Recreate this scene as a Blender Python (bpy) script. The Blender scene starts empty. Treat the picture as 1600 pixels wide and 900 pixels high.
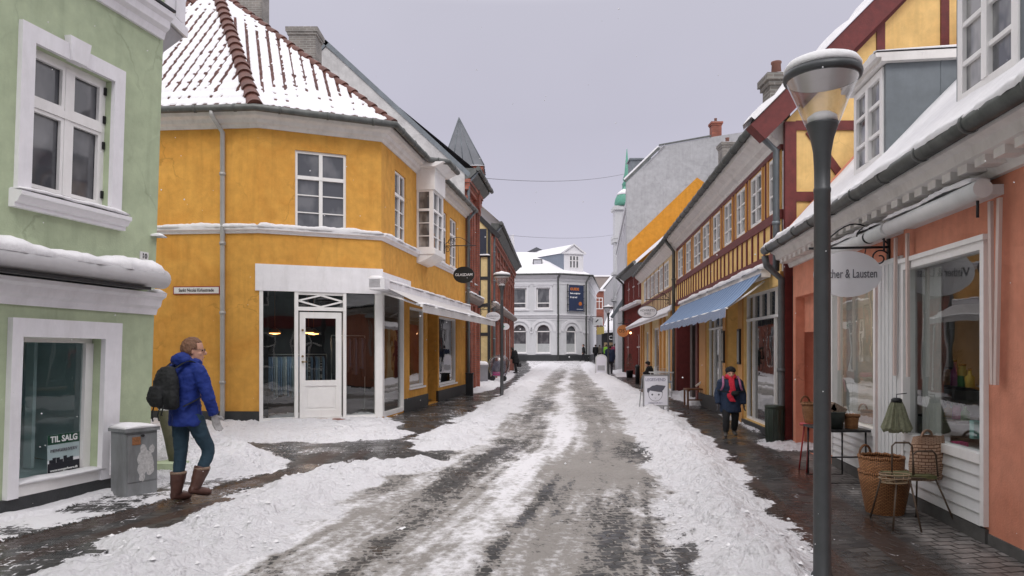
import bpy, bmesh, math, random
import numpy as np
from mathutils import Vector, Matrix
random.seed(7)
scn = bpy.context.scene
# ------------------------------------------------------------------ camera
EYE = 1.58
FPX = 1100.0            # focal length in photo pixels (photo 1600 wide)
HZ = 545.0              # horizon row of the photo
cam_d = bpy.data.cameras.new('camera')
cam = bpy.data.objects.new('camera', cam_d)
scn.collection.objects.link(cam)
cam.location = (0, 0, EYE)
cam.rotation_euler = (math.radians(90), 0, 0)
cam_d.sensor_width = 36
cam_d.lens = 36 * FPX / 1600
cam_d.shift_y = (HZ - 450) / 1600
cam_d.clip_start = 0.05
cam_d.clip_end = 2000
scn.camera = cam
# ------------------------------------------------------------------ sky, sun, exposure
SUN_EL, SUN_AZ = 46, 178
world = bpy.data.worlds.new('World')
scn.world = world
world.use_nodes = True
nt = world.node_tree
nt.nodes.clear()
def N(tree, typ, **kw):
    n = tree.nodes.new(typ)
    for k, v in kw.items():
        setattr(n, k, v)
    return n
out = N(nt, 'ShaderNodeOutputWorld')
bg1 = N(nt, 'ShaderNodeBackground'); bg2 = N(nt, 'ShaderNodeBackground')
sky = N(nt, 'ShaderNodeTexSky', sky_type='NISHITA', sun_disc=False)
sky.sun_elevation = math.radians(SUN_EL)
sky.sun_rotation = math.radians(SUN_AZ)
nt.links.new(sky.outputs[0], bg1.inputs[0]); bg1.inputs[1].default_value = 0.05
# overcast deck: a cloud layer brighter towards the zenith
tc = N(nt, 'ShaderNodeTexCoord'); sep = N(nt, 'ShaderNodeSeparateXYZ')
nt.links.new(tc.outputs['Generated'], sep.inputs[0])
rmp = N(nt, 'ShaderNodeValToRGB')
e = rmp.color_ramp.elements
e[0].position = 0.0; e[0].color = (0.56, 0.54, 0.61, 1)
e[1].position = 1.0; e[1].color = (1.3, 1.27, 1.3, 1)
for p_, c_ in ((0.10, (0.50, 0.482, 0.575, 1)), (0.30, (0.43, 0.418, 0.495, 1)), (0.44, (0.45, 0.44, 0.51, 1)), (0.54, (1.12, 1.10, 1.15, 1))):
    x = e.new(p_); x.color = c_
nz = N(nt, 'ShaderNodeTexNoise'); nz.inputs['Scale'].default_value = 2.2; nz.inputs['Detail'].default_value = 4
nt.links.new(tc.outputs['Generated'], nz.inputs['Vector'])
mr = N(nt, 'ShaderNodeMapRange'); mr.inputs[3].default_value = 0.90; mr.inputs[4].default_value = 1.10
nt.links.new(nz.outputs[0], mr.inputs[0])
mx = N(nt, 'ShaderNodeVectorMath', operation='SCALE')
nt.links.new(sep.outputs[2], rmp.inputs[0]); nt.links.new(rmp.outputs[0], mx.inputs[0]); nt.links.new(mr.outputs[0], mx.inputs['Scale'])
nt.links.new(mx.outputs[0], bg2.inputs[0]); bg2.inputs[1].default_value = 1.0
mixw = N(nt, 'ShaderNodeMixShader'); mixw.inputs[0].default_value = 0.93
nt.links.new(bg1.outputs[0], mixw.inputs[1]); nt.links.new(bg2.outputs[0], mixw.inputs[2])
nt.links.new(mixw.outputs[0], out.inputs[0])
sd = bpy.data.lights.new('sun', 'SUN'); sun = bpy.data.objects.new('sun', sd)
scn.collection.objects.link(sun)
sd.energy = 0.9; sd.angle = math.radians(22); sd.color = (1, 0.97, 0.93)
a = math.radians(SUN_AZ); el = math.radians(SUN_EL)
sdir = Vector((math.sin(a) * math.cos(el), math.cos(a) * math.cos(el), math.sin(el)))
sun.rotation_euler = sdir.to_track_quat('Z', 'Y').to_euler()
scn.view_settings.view_transform = 'Standard'
scn.view_settings.look = 'None'
scn.view_settings.gamma = 1
scn.view_settings.exposure = 0.4
scn.cycles.max_bounces = 6
scn.cycles.diffuse_bounces = 3
scn.cycles.glossy_bounces = 3
scn.cycles.transparent_max_bounces = 10
scn.cycles.use_denoising = True
# ------------------------------------------------------------------ materials
MATS = {}
def newmat(name):
    m = bpy.data.materials.new(name); m.use_nodes = True
    t = m.node_tree
    return m, t, t.nodes['Principled BSDF']
def col4(c): return (c[0], c[1], c[2], 1)
def mat(name, color, rough=0.6, metal=0.0, var=0.12, scale=6.0, bump=0.0, bscale=40.0, spec=0.5, stain=0.0, stain_col=(0.1, 0.09, 0.08)):
    """painted / plain surface: colour mottled by noise, optional bump and stains"""
    if name in MATS: return MATS[name]
    m, t, b = newmat(name)
    L = t.links.new
    tc = N(t, 'ShaderNodeTexCoord')
    n1 = N(t, 'ShaderNodeTexNoise'); n1.inputs['Scale'].default_value = scale; n1.inputs['Detail'].default_value = 6; n1.inputs['Roughness'].default_value = 0.65
    L(tc.outputs['Object'], n1.inputs['Vector'])
    mr = N(t, 'ShaderNodeMapRange'); mr.inputs[1].default_value = 0.25; mr.inputs[2].default_value = 0.75
    mr.inputs[3].default_value = 1 - var; mr.inputs[4].default_value = 1 + var
    L(n1.outputs[0], mr.inputs[0])
    sc = N(t, 'ShaderNodeVectorMath', operation='SCALE'); sc.inputs[0].default_value = color
    L(mr.outputs[0], sc.inputs['Scale'])
    last = sc.outputs[0]
    if stain > 0:
        mp = N(t, 'ShaderNodeMapping'); mp.inputs['Scale'].default_value = (2.2, 2.2, 0.5)
        L(tc.outputs['Object'], mp.inputs[0])
        n2 = N(t, 'ShaderNodeTexNoise'); n2.inputs['Scale'].default_value = 1.6; n2.inputs['Detail'].default_value = 8; n2.inputs['Roughness'].default_value = 0.7
        L(mp.outputs[0], n2.inputs['Vector'])
        r2 = N(t, 'ShaderNodeMapRange'); r2.inputs[1].default_value = 0.48; r2.inputs[2].default_value = 0.72; r2.inputs[3].default_value = 0; r2.inputs[4].default_value = stain
        L(n2.outputs[0], r2.inputs[0])
        mxx = N(t, 'ShaderNodeMix', data_type='RGBA'); L(r2.outputs[0], mxx.inputs[0]); L(last, mxx.inputs[6]); mxx.inputs[7].default_value = col4(stain_col)
        last = mxx.outputs[2]
    L(last, b.inputs['Base Color'])
    b.inputs['Roughness'].default_value = rough
    b.inputs['Metallic'].default_value = metal
    b.inputs['Specular IOR Level'].default_value = spec
    if bump > 0:
        n3 = N(t, 'ShaderNodeTexNoise'); n3.inputs['Scale'].default_value = bscale; n3.inputs['Detail'].default_value = 5
        L(tc.outputs['Object'], n3.inputs['Vector'])
        bp = N(t, 'ShaderNodeBump'); bp.inputs['Strength'].default_value = bump; bp.inputs['Distance'].default_value = 0.02
        L(n3.outputs[0], bp.inputs['Height']); L(bp.outputs[0], b.inputs['Normal'])
    MATS[name] = m
    return m
def brickmat(name, c1, c2, mortar, w=0.24, h=0.075, ms=0.01, rough=0.8, bump=0.5):
    if name in MATS: return MATS[name]
    m, t, b = newmat(name); L = t.links.new
    uv = N(t, 'ShaderNodeUVMap')
    br = N(t, 'ShaderNodeTexBrick'); br.inputs['Scale'].default_value = 1
    br.inputs['Color1'].default_value = col4(c1); br.inputs['Color2'].default_value = col4(c2); br.inputs['Mortar'].default_value = col4(mortar)
    br.inputs['Brick Width'].default_value = w; br.inputs['Row Height'].default_value = h; br.inputs['Mortar Size'].default_value = ms
    L(uv.outputs[0], br.inputs['Vector'])
    n1 = N(t, 'ShaderNodeTexNoise'); n1.inputs['Scale'].default_value = 1.7; n1.inputs['Detail'].default_value = 6
    L(uv.outputs[0], n1.inputs['Vector'])
    mr = N(t, 'ShaderNodeMapRange'); mr.inputs[1].default_value = 0.3; mr.inputs[2].default_value = 0.7; mr.inputs[3].default_value = 0.7; mr.inputs[4].default_value = 1.25
    L(n1.outputs[0], mr.inputs[0])
    sc = N(t, 'ShaderNodeVectorMath', operation='SCALE'); L(br.outputs[0], sc.inputs[0]); L(mr.outputs[0], sc.inputs['Scale'])
    L(sc.outputs[0], b.inputs['Base Color']); b.inputs['Roughness'].default_value = rough
    bp = N(t, 'ShaderNodeBump'); bp.inputs['Strength'].default_value = bump; bp.inputs['Distance'].default_value = 0.01; bp.invert = True
    L(br.outputs[1], bp.inputs['Height']); L(bp.outputs[0], b.inputs['Normal'])
    MATS[name] = m
    return m
def stucco(name, c, patch=None, amt=0.5, bump=0.25, rough=0.85):
    """limewashed wall: soft cloudy patches, fine grain, faint streaks"""
    if name in MATS: return MATS[name]
    m, t, b = newmat(name); L = t.links.new
    tc = N(t, 'ShaderNodeTexCoord')
    patch = patch or tuple(x * 0.8 for x in c)
    def noise(scale, det=6, map_=None, ro=0.6, dist=0.0):
        n = N(t, 'ShaderNodeTexNoise'); n.inputs['Scale'].default_value = scale; n.inputs['Detail'].default_value = det; n.inputs['Roughness'].default_value = ro
        n.inputs['Distortion'].default_value = dist
        if map_:
            mp = N(t, 'ShaderNodeMapping'); mp.inputs['Scale'].default_value = map_; L(tc.outputs['Object'], mp.inputs[0]); L(mp.outputs[0], n.inputs['Vector'])
        else: L(tc.outputs['Object'], n.inputs['Vector'])
        return n.outputs[0]
    def rng(v, a0, a1, b0, b1):
        r = N(t, 'ShaderNodeMapRange'); L(v, r.inputs[0])
        for i, x in enumerate((a0, a1, b0, b1)): r.inputs[i + 1].default_value = x
        return r.outputs[0]
    f1 = rng(noise(0.9, 7, None, 0.62, 1.2), 0.42, 0.66, 0, amt)
    f2 = rng(noise(5, 8), 0.3, 0.7, 0.88, 1.1)
    f3 = rng(noise(1.5, 6, (5, 5, 0.35)), 0.5, 0.75, 1.0, 0.86)
    mxx = N(t, 'ShaderNodeMix', data_type='RGBA'); L(f1, mxx.inputs[0]); mxx.inputs[6].default_value = col4(c); mxx.inputs[7].default_value = col4(patch)
    s1 = N(t, 'ShaderNodeVectorMath', operation='SCALE'); L(mxx.outputs[2], s1.inputs[0]); L(f2, s1.inputs['Scale'])
    s2 = N(t, 'ShaderNodeVectorMath', operation='SCALE'); L(s1.outputs[0], s2.inputs[0]); L(f3, s2.inputs['Scale'])
    # hairline cracks and patched-up areas in the lime render
    wv = N(t, 'ShaderNodeTexNoise'); wv.inputs['Scale'].default_value = 2.5; wv.inputs['Detail'].default_value = 6; L(tc.outputs['Object'], wv.inputs['Vector'])
    vm_ = N(t, 'ShaderNodeVectorMath', operation='MULTIPLY_ADD'); L(wv.outputs[1], vm_.inputs[0]); vm_.inputs[1].default_value = (0.5, 0.5, 0.5); L(tc.outputs['Object'], vm_.inputs[2])
    vc = N(t, 'ShaderNodeTexVoronoi', feature='DISTANCE_TO_EDGE'); vc.inputs['Scale'].default_value = 0.75; L(vm_.outputs[0], vc.inputs['Vector'])
    ck = N(t, 'ShaderNodeMath', operation='MULTIPLY'); L(rng(vc.outputs[0], 0.0, 0.012, 1, 0), ck.inputs[0]); L(rng(noise(0.7, 3), 0.5, 0.6, 0, 0.38), ck.inputs[1])
    f4 = rng(noise(0.55, 4, None, 0.5, 2.5), 0.60, 0.615, 0, 0.16)
    m3 = N(t, 'ShaderNodeMix', data_type='RGBA'); L(f4, m3.inputs[0]); L(s2.outputs[0], m3.inputs[6]); m3.inputs[7].default_value = col4(tuple(min(1, x * 1.25 + .02) for x in c))
    m4 = N(t, 'ShaderNodeMix', data_type='RGBA'); L(ck.outputs[0], m4.inputs[0]); L(m3.outputs[2], m4.inputs[6]); m4.inputs[7].default_value = col4(tuple(x * .35 for x in c))
    L(m4.outputs[2], b.inputs['Base Color']); b.inputs['Roughness'].default_value = rough; b.inputs['Specular IOR Level'].default_value = 0.25
    bp = N(t, 'ShaderNodeBump'); bp.inputs['Strength'].default_value = bump; bp.inputs['Distance'].default_value = 0.02
    ad = N(t, 'ShaderNodeMath', operation='ADD'); L(noise(3, 8), ad.inputs[0]); L(noise(60, 3), ad.inputs[1])
    L(ad.outputs[0], bp.inputs['Height']); L(bp.outputs[0], b.inputs['Normal'])
    MATS[name] = m
    return m
def glassmat(name='glass', tint=(0.8, 0.84, 0.83), base=0.11, rough=0.0):
    if name in MATS: return MATS[name]
    m = bpy.data.materials.new(name); m.use_nodes = True; t = m.node_tree; t.nodes.clear(); L = t.links.new
    o = N(t, 'ShaderNodeOutputMaterial'); tr = N(t, 'ShaderNodeBsdfTransparent'); tr.inputs[0].default_value = col4(tint)
    gl = N(t, 'ShaderNodeBsdfGlossy'); gl.inputs['Roughness'].default_value = rough; gl.inputs[0].default_value = (0.95, 0.95, 0.95, 1)
    ge = N(t, 'ShaderNodeNewGeometry'); dt = N(t, 'ShaderNodeVectorMath', operation='DOT_PRODUCT'); L(ge.outputs['Incoming'], dt.inputs[0]); L(ge.outputs['Normal'], dt.inputs[1])
    ab = N(t, 'ShaderNodeMath', operation='ABSOLUTE'); L(dt.outputs['Value'], ab.inputs[0])
    om = N(t, 'ShaderNodeMath', operation='SUBTRACT'); om.inputs[0].default_value = 1; L(ab.outputs[0], om.inputs[1])
    pw = N(t, 'ShaderNodeMath', operation='POWER'); L(om.outputs[0], pw.inputs[0]); pw.inputs[1].default_value = 4.2
    ad = N(t, 'ShaderNodeMath', operation='MULTIPLY_ADD'); ad.use_clamp = True; L(pw.outputs[0], ad.inputs[0]); ad.inputs[1].default_value = 0.9; ad.inputs[2].default_value = base
    tc = N(t, 'ShaderNodeTexCoord'); n = N(t, 'ShaderNodeTexNoise'); n.inputs['Scale'].default_value = 1.3; L(tc.outputs['Object'], n.inputs['Vector'])
    bp = N(t, 'ShaderNodeBump'); bp.inputs['Strength'].default_value = 0.06; bp.inputs['Distance'].default_value = 0.05; L(n.outputs[0], bp.inputs['Height'])
    L(bp.outputs[0], gl.inputs['Normal'])
    mx = N(t, 'ShaderNodeMixShader'); L(ad.outputs[0], mx.inputs[0]); L(tr.outputs[0], mx.inputs[1]); L(gl.outputs[0], mx.inputs[2])
    L(mx.outputs[0], o.inputs[0])
    MATS[name] = m
    return m
def panemat(name, dark=(0.07, 0.073, 0.083), light=(0.24, 0.24, 0.25), amt=0.5, rough=0.04):
    """an upstairs pane: dim room or curtain, with reflected sky painted into the grey"""
    if name in MATS: return MATS[name]
    m, t, b = newmat(name); L = t.links.new
    tc = N(t, 'ShaderNodeTexCoord')
    mp = N(t, 'ShaderNodeMapping'); mp.inputs['Scale'].default_value = (1.6, 1.6, 0.9); L(tc.outputs['Object'], mp.inputs[0])
    n = N(t, 'ShaderNodeTexNoise'); n.inputs['Scale'].default_value = 1.5; n.inputs['Detail'].default_value = 3; L(mp.outputs[0], n.inputs['Vector'])
    r = N(t, 'ShaderNodeMapRange'); r.inputs[1].default_value = 0.45; r.inputs[2].default_value = 0.62; r.inputs[3].default_value = 0; r.inputs[4].default_value = amt
    L(n.outputs[0], r.inputs[0])
    mx = N(t, 'ShaderNodeMix', data_type='RGBA'); L(r.outputs[0], mx.inputs[0]); mx.inputs[6].default_value = col4(dark); mx.inputs[7].default_value = col4(light)  # dark tone lifted in colour to stand in for reflected sky
    L(mx.outputs[2], b.inputs['Base Color']); b.inputs['Roughness'].default_value = rough; b.inputs['Specular IOR Level'].default_value = 1.0
    n2 = N(t, 'ShaderNodeTexNoise'); n2.inputs['Scale'].default_value = 1.1; L(tc.outputs['Object'], n2.inputs['Vector'])
    bp = N(t, 'ShaderNodeBump'); bp.inputs['Strength'].default_value = 0.12; bp.inputs['Distance'].default_value = 0.05; L(n2.outputs[0], bp.inputs['Height']); L(bp.outputs[0], b.inputs['Normal'])
    MATS[name] = m
    return m
def snowmat():
    if 'snow' in MATS: return MATS['snow']
    m, t, b = newmat('snow'); L = t.links.new
    tc = N(t, 'ShaderNodeTexCoord')
    n = N(t, 'ShaderNodeTexNoise'); n.inputs['Scale'].default_value = 7; n.inputs['Detail'].default_value = 8; L(tc.outputs['Object'], n.inputs['Vector'])
    r = N(t, 'ShaderNodeMapRange'); r.inputs[1].default_value = .3; r.inputs[2].default_value = .7; r.inputs[3].default_value = 0.74; r.inputs[4].default_value = 0.82
    L(n.outputs[0], r.inputs[0])
    s = N(t, 'ShaderNodeVectorMath', operation='SCALE'); s.inputs[0].default_value = (1.0, 0.985, 1.01); L(r.outputs[0], s.inputs['Scale'])
    L(s.outputs[0], b.inputs['Base Color']); b.inputs['Roughness'].default_value = 0.7; b.inputs['Specular IOR Level'].default_value = 0.2
    bp = N(t, 'ShaderNodeBump'); bp.inputs['Strength'].default_value = 0.6; bp.inputs['Distance'].default_value = 0.02
    n9 = N(t, 'ShaderNodeTexNoise'); n9.inputs['Scale'].default_value = 34; n9.inputs['Detail'].default_value = 6; n9.inputs['Roughness'].default_value = 0.7; L(tc.outputs['Object'], n9.inputs['Vector'])
    ad9 = N(t, 'ShaderNodeMath', operation='MULTIPLY_ADD'); L(n9.outputs[0], ad9.inputs[0]); ad9.inputs[1].default_value = 0.5; L(n.outputs[0], ad9.inputs[2]); L(ad9.outputs[0], bp.inputs['Height']); L(bp.outputs[0], b.inputs['Normal'])
    MATS['snow'] = m
    return m
def emis(name, c, s):
    if name in MATS: return MATS[name]
    m, t, b = newmat(name)
    b.inputs['Base Color'].default_value = col4(c); b.inputs['Emission Color'].default_value = col4(c); b.inputs['Emission Strength'].default_value = s
    MATS[name] = m
    return m
SNOW = snowmat()
WHITE = mat('white_paint', (0.82, 0.80, 0.83), 0.55, var=0.06, stain=0.25, stain_col=(0.4, 0.38, 0.36))
WHITE2 = mat('white_frame', (0.84, 0.82, 0.81), 0.45, var=0.05, stain=0.18, stain_col=(0.45, 0.42, 0.38))
CREAM = mat('cream_moulding', (0.74, 0.71, 0.69), 0.7, var=0.08, stain=0.35, stain_col=(0.36, 0.33, 0.31))
DARKPL = mat('dark_plinth', (0.035, 0.037, 0.04), 0.6, var=0.3, bump=0.2)
ZINC = mat('zinc', (0.16, 0.18, 0.195), 0.42, 0.35, var=0.2, scale=3, stain=0.3, stain_col=(0.1, 0.11, 0.12))
GUT = mat('gutter_metal', (0.12, 0.125, 0.12), 0.5, 0.4, var=0.35, scale=5, stain=0.5, stain_col=(0.03, 0.04, 0.035))
PIPE = mat('pipe_zinc', (0.42, 0.41, 0.40), 0.5, 0.3, var=0.15, scale=4, stain=0.3, stain_col=(0.14, 0.12, 0.1))
IRON = mat('black_iron', (0.02, 0.02, 0.022), 0.45, 0.3, var=0.2)
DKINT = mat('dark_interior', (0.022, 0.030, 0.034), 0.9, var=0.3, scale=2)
GLASS = glassmat()
PANE = panemat('pane_dark')
PANEC = panemat('pane_curtain', light=(0.42, 0.41, 0.40), amt=0.85)
# ------------------------------------------------------------------ object helpers
COL = scn.collection
ORG = {}
def tag(o, label=None, cat=None, group=None, kind=None):
    if label: o['label'] = label
    if cat: o['category'] = cat
    if group: o['group'] = group
    if kind: o['kind'] = kind
    return o
def thing(name, label, cat, loc=(0, 0, 0), rz=0, group=None):
    o = bpy.data.objects.new(name, None); COL.objects.link(o)
    o.location = loc; o.rotation_euler = (0, 0, rz); o.empty_display_size = 0.2
    ORG[o.name] = Vector(loc) if rz == 0 else Vector((0, 0, 0))
    return tag(o, label, cat, group)
class Fr:
    """facade frame: u runs along the wall, n out of it, z up"""
    def __init__(s, p0, p1, side=1):
        s.o = Vector((p0[0], p0[1])); d = Vector((p1[0] - p0[0], p1[1] - p0[1])); s.L = d.length
        s.U = d / s.L
        s.Nn = Vector((s.U.y, -s.U.x)) * side
    def p(s, u, n, z):
        q = s.o + s.U * u + s.Nn * n
        return (q.x, q.y, z)
    def u(s, px, n=0.0):
        """distance along the wall of the vertical line seen at photo column px"""
        k = (px - 800) / FPX
        o = s.o + s.Nn * n
        return (k * o.y - o.x) / (s.U.x - k * s.U.y)
    def z(s, px, py, n=0.0):
        q = s.o + s.U * s.u(px, n) + s.Nn * n
        return EYE + (HZ - py) * q.y / FPX
class XY:
    def p(s, u, n, z): return (u, n, z)
W0 = XY()
class MB:
    def __init__(s): s.v = []; s.f = []; s.uv = []; s.sm = []
    def face(s, pts, uv=None, smooth=False):
        i = len(s.v); s.v += [tuple(p) for p in pts]; s.f.append(tuple(range(i, i + len(pts))))
        s.uv += list(uv) if uv else [(p[0] + p[1], p[2]) for p in pts]
        s.sm.append(smooth)
    def fr(s, F, pts, uv=None):      # pts in (u,n,z)
        s.face([F.p(*p) for p in pts], uv or [(p[0] + p[1], p[2]) for p in pts])
    def box(s, F, u0, u1, n0, n1, z0, z1):
        c = [(u0, n0, z0), (u1, n0, z0), (u1, n1, z0), (u0, n1, z0), (u0, n0, z1), (u1, n0, z1), (u1, n1, z1), (u0, n1, z1)]
        for q in ((0, 1, 2, 3), (4, 5, 6, 7), (0, 1, 5, 4), (2, 3, 7, 6), (1, 2, 6, 5), (3, 0, 4, 7)):
            s.fr(F, [c[k] for k in q])
        return s
    def prism(s, F, poly, n0, n1):   # poly of (u,z), extruded along n
        s.fr(F, [(u, n0, z) for u, z in poly]); s.fr(F, [(u, n1, z) for u, z in poly])
        for k in range(len(poly)):
            a_, b_ = poly[k], poly[(k + 1) % len(poly)]
            s.fr(F, [(a_[0], n0, a_[1]), (b_[0], n0, b_[1]), (b_[0], n1, b_[1]), (a_[0], n1, a_[1])])
        return s
    def profile(s, F, prof, u0, u1, smooth=False):   # prof of (n,z) swept along u
        k = len(prof)
        for i in range(k):
            a_, b_ = prof[i], prof[(i + 1) % k]
            s.fr(F, [(u0, a_[0], a_[1]), (u1, a_[0], a_[1]), (u1, b_[0], b_[1]), (u0, b_[0], b_[1])], [(u0, a_[1]), (u1, a_[1]), (u1, b_[1]), (u0, b_[1])]); s.sm[-1] = smooth
        s.fr(F, [(u0, n, z) for n, z in prof]); s.fr(F, [(u1, n, z) for n, z in prof])
        return s
    def parts(s): return s
    def grid(s, P, closed_u=False, smooth=True, caps=False):
        """P: list of rows of points"""
        base = len(s.v); R = len(P); C = len(P[0])
        for r in P:
            for p in r:
                s.v.append(tuple(p)); 
        for i in range(R - 1):
            for j in range(C if closed_u else C - 1):
                j2 = (j + 1) % C
                q = (base + i * C + j, base + i * C + j2, base + (i + 1) * C + j2, base + (i + 1) * C + j)
                s.f.append(q); s.sm.append(smooth)
                s.uv += [(j / C, i / R), ((j + 1) / C, i / R), ((j + 1) / C, (i + 1) / R), (j / C, (i + 1) / R)]
        if caps:
            for r0 in (0, R - 1):
                q = tuple(base + r0 * C + j for j in range(C)); s.f.append(q); s.sm.append(False); s.uv += [(0, 0)] * C
        return s
    def tube(s, pts, r, seg=8, smooth=True, caps=True):
        pts = [Vector(p) for p in pts]; rows = []
        rr = r if isinstance(r, (list, tuple)) else [r] * len(pts)
        ref = None
        for i, p in enumerate(pts):
            d = (pts[min(i + 1, len(pts) - 1)] - pts[max(i - 1, 0)]).normalized()
            if ref is None:
                ref = Vector((0, 0, 1)) if abs(d.z) < 0.9 else Vector((1, 0, 0))
            x = (ref - d * ref.dot(d)).normalized(); ref = x
            y = d.cross(x)
            rows.append([p + (x * math.cos(2 * math.pi * k / seg) + y * math.sin(2 * math.pi * k / seg)) * rr[i] for k in range(seg)])
        return s.grid(rows, True, smooth, caps)
    def lathe(s, c, prof, seg=24, smooth=True, sx=1, sy=1):
        rows = [[(c[0] + r * sx * math.cos(2 * math.pi * k / seg), c[1] + r * sy * math.sin(2 * math.pi * k / seg), c[2] + z) for k in range(seg)] for r, z in prof]
        return s.grid(rows, True, smooth, True)
    def loft(s, rings, seg=16, caps=True):
        """rings: (centre, x-axis vec*radius, y-axis vec*radius)"""
        rows = []
        for c, x, y in rings:
            c, x, y = Vector(c), Vector(x), Vector(y)
            rows.append([c + x * math.cos(2 * math.pi * k / seg) + y * math.sin(2 * math.pi * k / seg) for k in range(seg)])
        return s.grid(rows, True, True, caps)
    def build(s, name, m, parent=None, recalc=True, org=None):
        me = bpy.data.meshes.new(name)
        o_ = Vector((0, 0, 0)); root = parent
        while root is not None and root.parent is not None: root = root.parent
        if root is not None: o_ = ORG.get(root.name, o_)
        if org is not None: o_ = Vector(org)
        me.from_pydata([(v[0] - o_.x, v[1] - o_.y, v[2] - o_.z) for v in s.v], [], s.f)
        ul = me.uv_layers.new(name='UVMap'); flat = [c for q in s.uv for c in q]
        if len(flat) == 2 * len(me.loops): ul.data.foreach_set('uv', flat)
        me.polygons.foreach_set('use_smooth', s.sm)
        me.materials.append(m)
        if recalc:
            bm = bmesh.new(); bm.from_mesh(me); bmesh.ops.recalc_face_normals(bm, faces=bm.faces); bm.to_mesh(me); bm.free()
        me.update()
        o = bpy.data.objects.new(name, me); COL.objects.link(o)
        if parent is not None: o.parent = parent
        else: o.location = o_
        return o
def V3(F, u, n, z): return F.p(u, n, z)
def wall(mb, F, u0, u1, z0, z1, holes=(), depth=0.14):
    us = sorted({u0, u1} | {x for h in holes for x in h[:2]}); zs = sorted({z0, z1} | {x for h in holes for x in h[2:4]})
    for a_, b_ in zip(us, us[1:]):
        for c, d in zip(zs, zs[1:]):
            cu, cz = (a_ + b_) / 2, (c + d) / 2
            if any(h[0] < cu < h[1] and h[2] < cz < h[3] for h in holes): continue
            mb.fr(F, [(a_, 0, c), (b_, 0, c), (b_, 0, d), (a_, 0, d)])
    for h in holes:
        a_, b_, c, d = h[:4]; dp = h[4] if len(h) > 4 else depth
        if dp <= 0: continue
        mb.fr(F, [(a_, 0, c), (a_, -dp, c), (a_, -dp, d), (a_, 0, d)]); mb.fr(F, [(b_, 0, c), (b_, -dp, c), (b_, -dp, d), (b_, 0, d)])
        mb.fr(F, [(a_, 0, c), (b_, 0, c), (b_, -dp, c), (a_, -dp, c)]); mb.fr(F, [(a_, 0, d), (b_, 0, d), (b_, -dp, d), (a_, -dp, d)])
def window(parent, F, u0, u1, z0, z1, n=-0.10, xs=(0.5,), zs=(0.66,), bars_x=(), bars_z=(), fw=0.07, mw=0.07, bw=0.025, fm=None, pm=None, name='window', pname='pane', deep=0.05, bz_range=None):
    """frame mesh with a pane child. xs/zs: thick mullions (fractions); bars_*: thin glazing bars"""
    fm = fm or WHITE2; pm = pm or PANE
    m = MB(); w = u1 - u0; h = z1 - z0
    m.box(F, u0, u1, n - deep, n, z0, z0 + fw); m.box(F, u0, u1, n - deep, n, z1 - fw, z1)
    m.box(F, u0, u0 + fw, n - deep, n, z0 + fw, z1 - fw); m.box(F, u1 - fw, u1, n - deep, n, z0 + fw, z1 - fw)
    for x in xs: m.box(F, u0 + x * w - mw / 2, u0 + x * w + mw / 2, n - deep, n + 0.012, z0 + fw, z1 - fw)
    for z in zs: m.box(F, u0 + fw, u1 - fw, n - deep, n + 0.02, z0 + z * h - mw / 2, z0 + z * h + mw / 2)
    for x in bars_x: m.box(F, u0 + x * w - bw / 2, u0 + x * w + bw / 2, n - deep, n - 0.008, z0 + fw, z1 - fw)
    for z in bars_z: m.box(F, u0 + fw, u1 - fw, n - deep, n - 0.005, z0 + z * h - bw / 2, z0 + z * h + bw / 2)
    o = m.build(name, fm, parent)
    g = MB(); g.fr(F, [(u0 + 0.02, n - deep + 0.012, z0 + 0.02), (u1 - 0.02, n - deep + 0.012, z0 + 0.02), (u1 - 0.02, n - deep + 0.012, z1 - 0.02), (u0 + 0.02, n - deep + 0.012, z1 - 0.02)])
    g.build(pname, pm, o, recalc=False)
    return o
def snowstrip(mb, F, u0, u1, n0, n1, z, h, seed=0, step=0.06, hang=0.0, zslope=0.0):
    """a domed strip of lying snow along u"""
    rnd = random.Random(seed * 31 + int(abs(u0) * 100)); k = max(2, int(abs(u1 - u0) / step)); rows = []
    a1, a2 = rnd.random() * 6, rnd.random() * 6
    for i in range(k + 1):
        f = i / k; u = u0 + (u1 - u0) * f
        hh = h * (1 + 0.16 * math.sin(u * 3.1 + a1) + 0.08 * math.sin(u * 9.7 + a2) + 0.10 * math.sin(u * 1.1 + a2) + 0.20 * (rnd.random() - .5))
        if i in (0, k): hh *= 0.35
        elif i in (1, k - 1): hh *= 0.85
        e_ = 0.022 * (rnd.random() - .5) + 0.012 * math.sin(u * 5 + a2) + (-.03 if math.sin(u * 3.3 + a1) > .93 else 0)
        zz = z + zslope * f
        pr = [(n0, zz), (n0, zz + hh * .9), (n0 + (n1 - n0) * .3, zz + hh), (n0 + (n1 - n0) * .65, zz + hh * .96), (n1 - 0.1 * (n1 - n0) + e_, zz + hh * .75), (n1 + e_, zz + hh * .35), (n1 - 0.01 + e_, zz - hang)]
        rows.append([F.p(u, a_, b_) for a_, b_ in pr])
    mb.grid(rows, False, True, True)
    return mb
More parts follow.
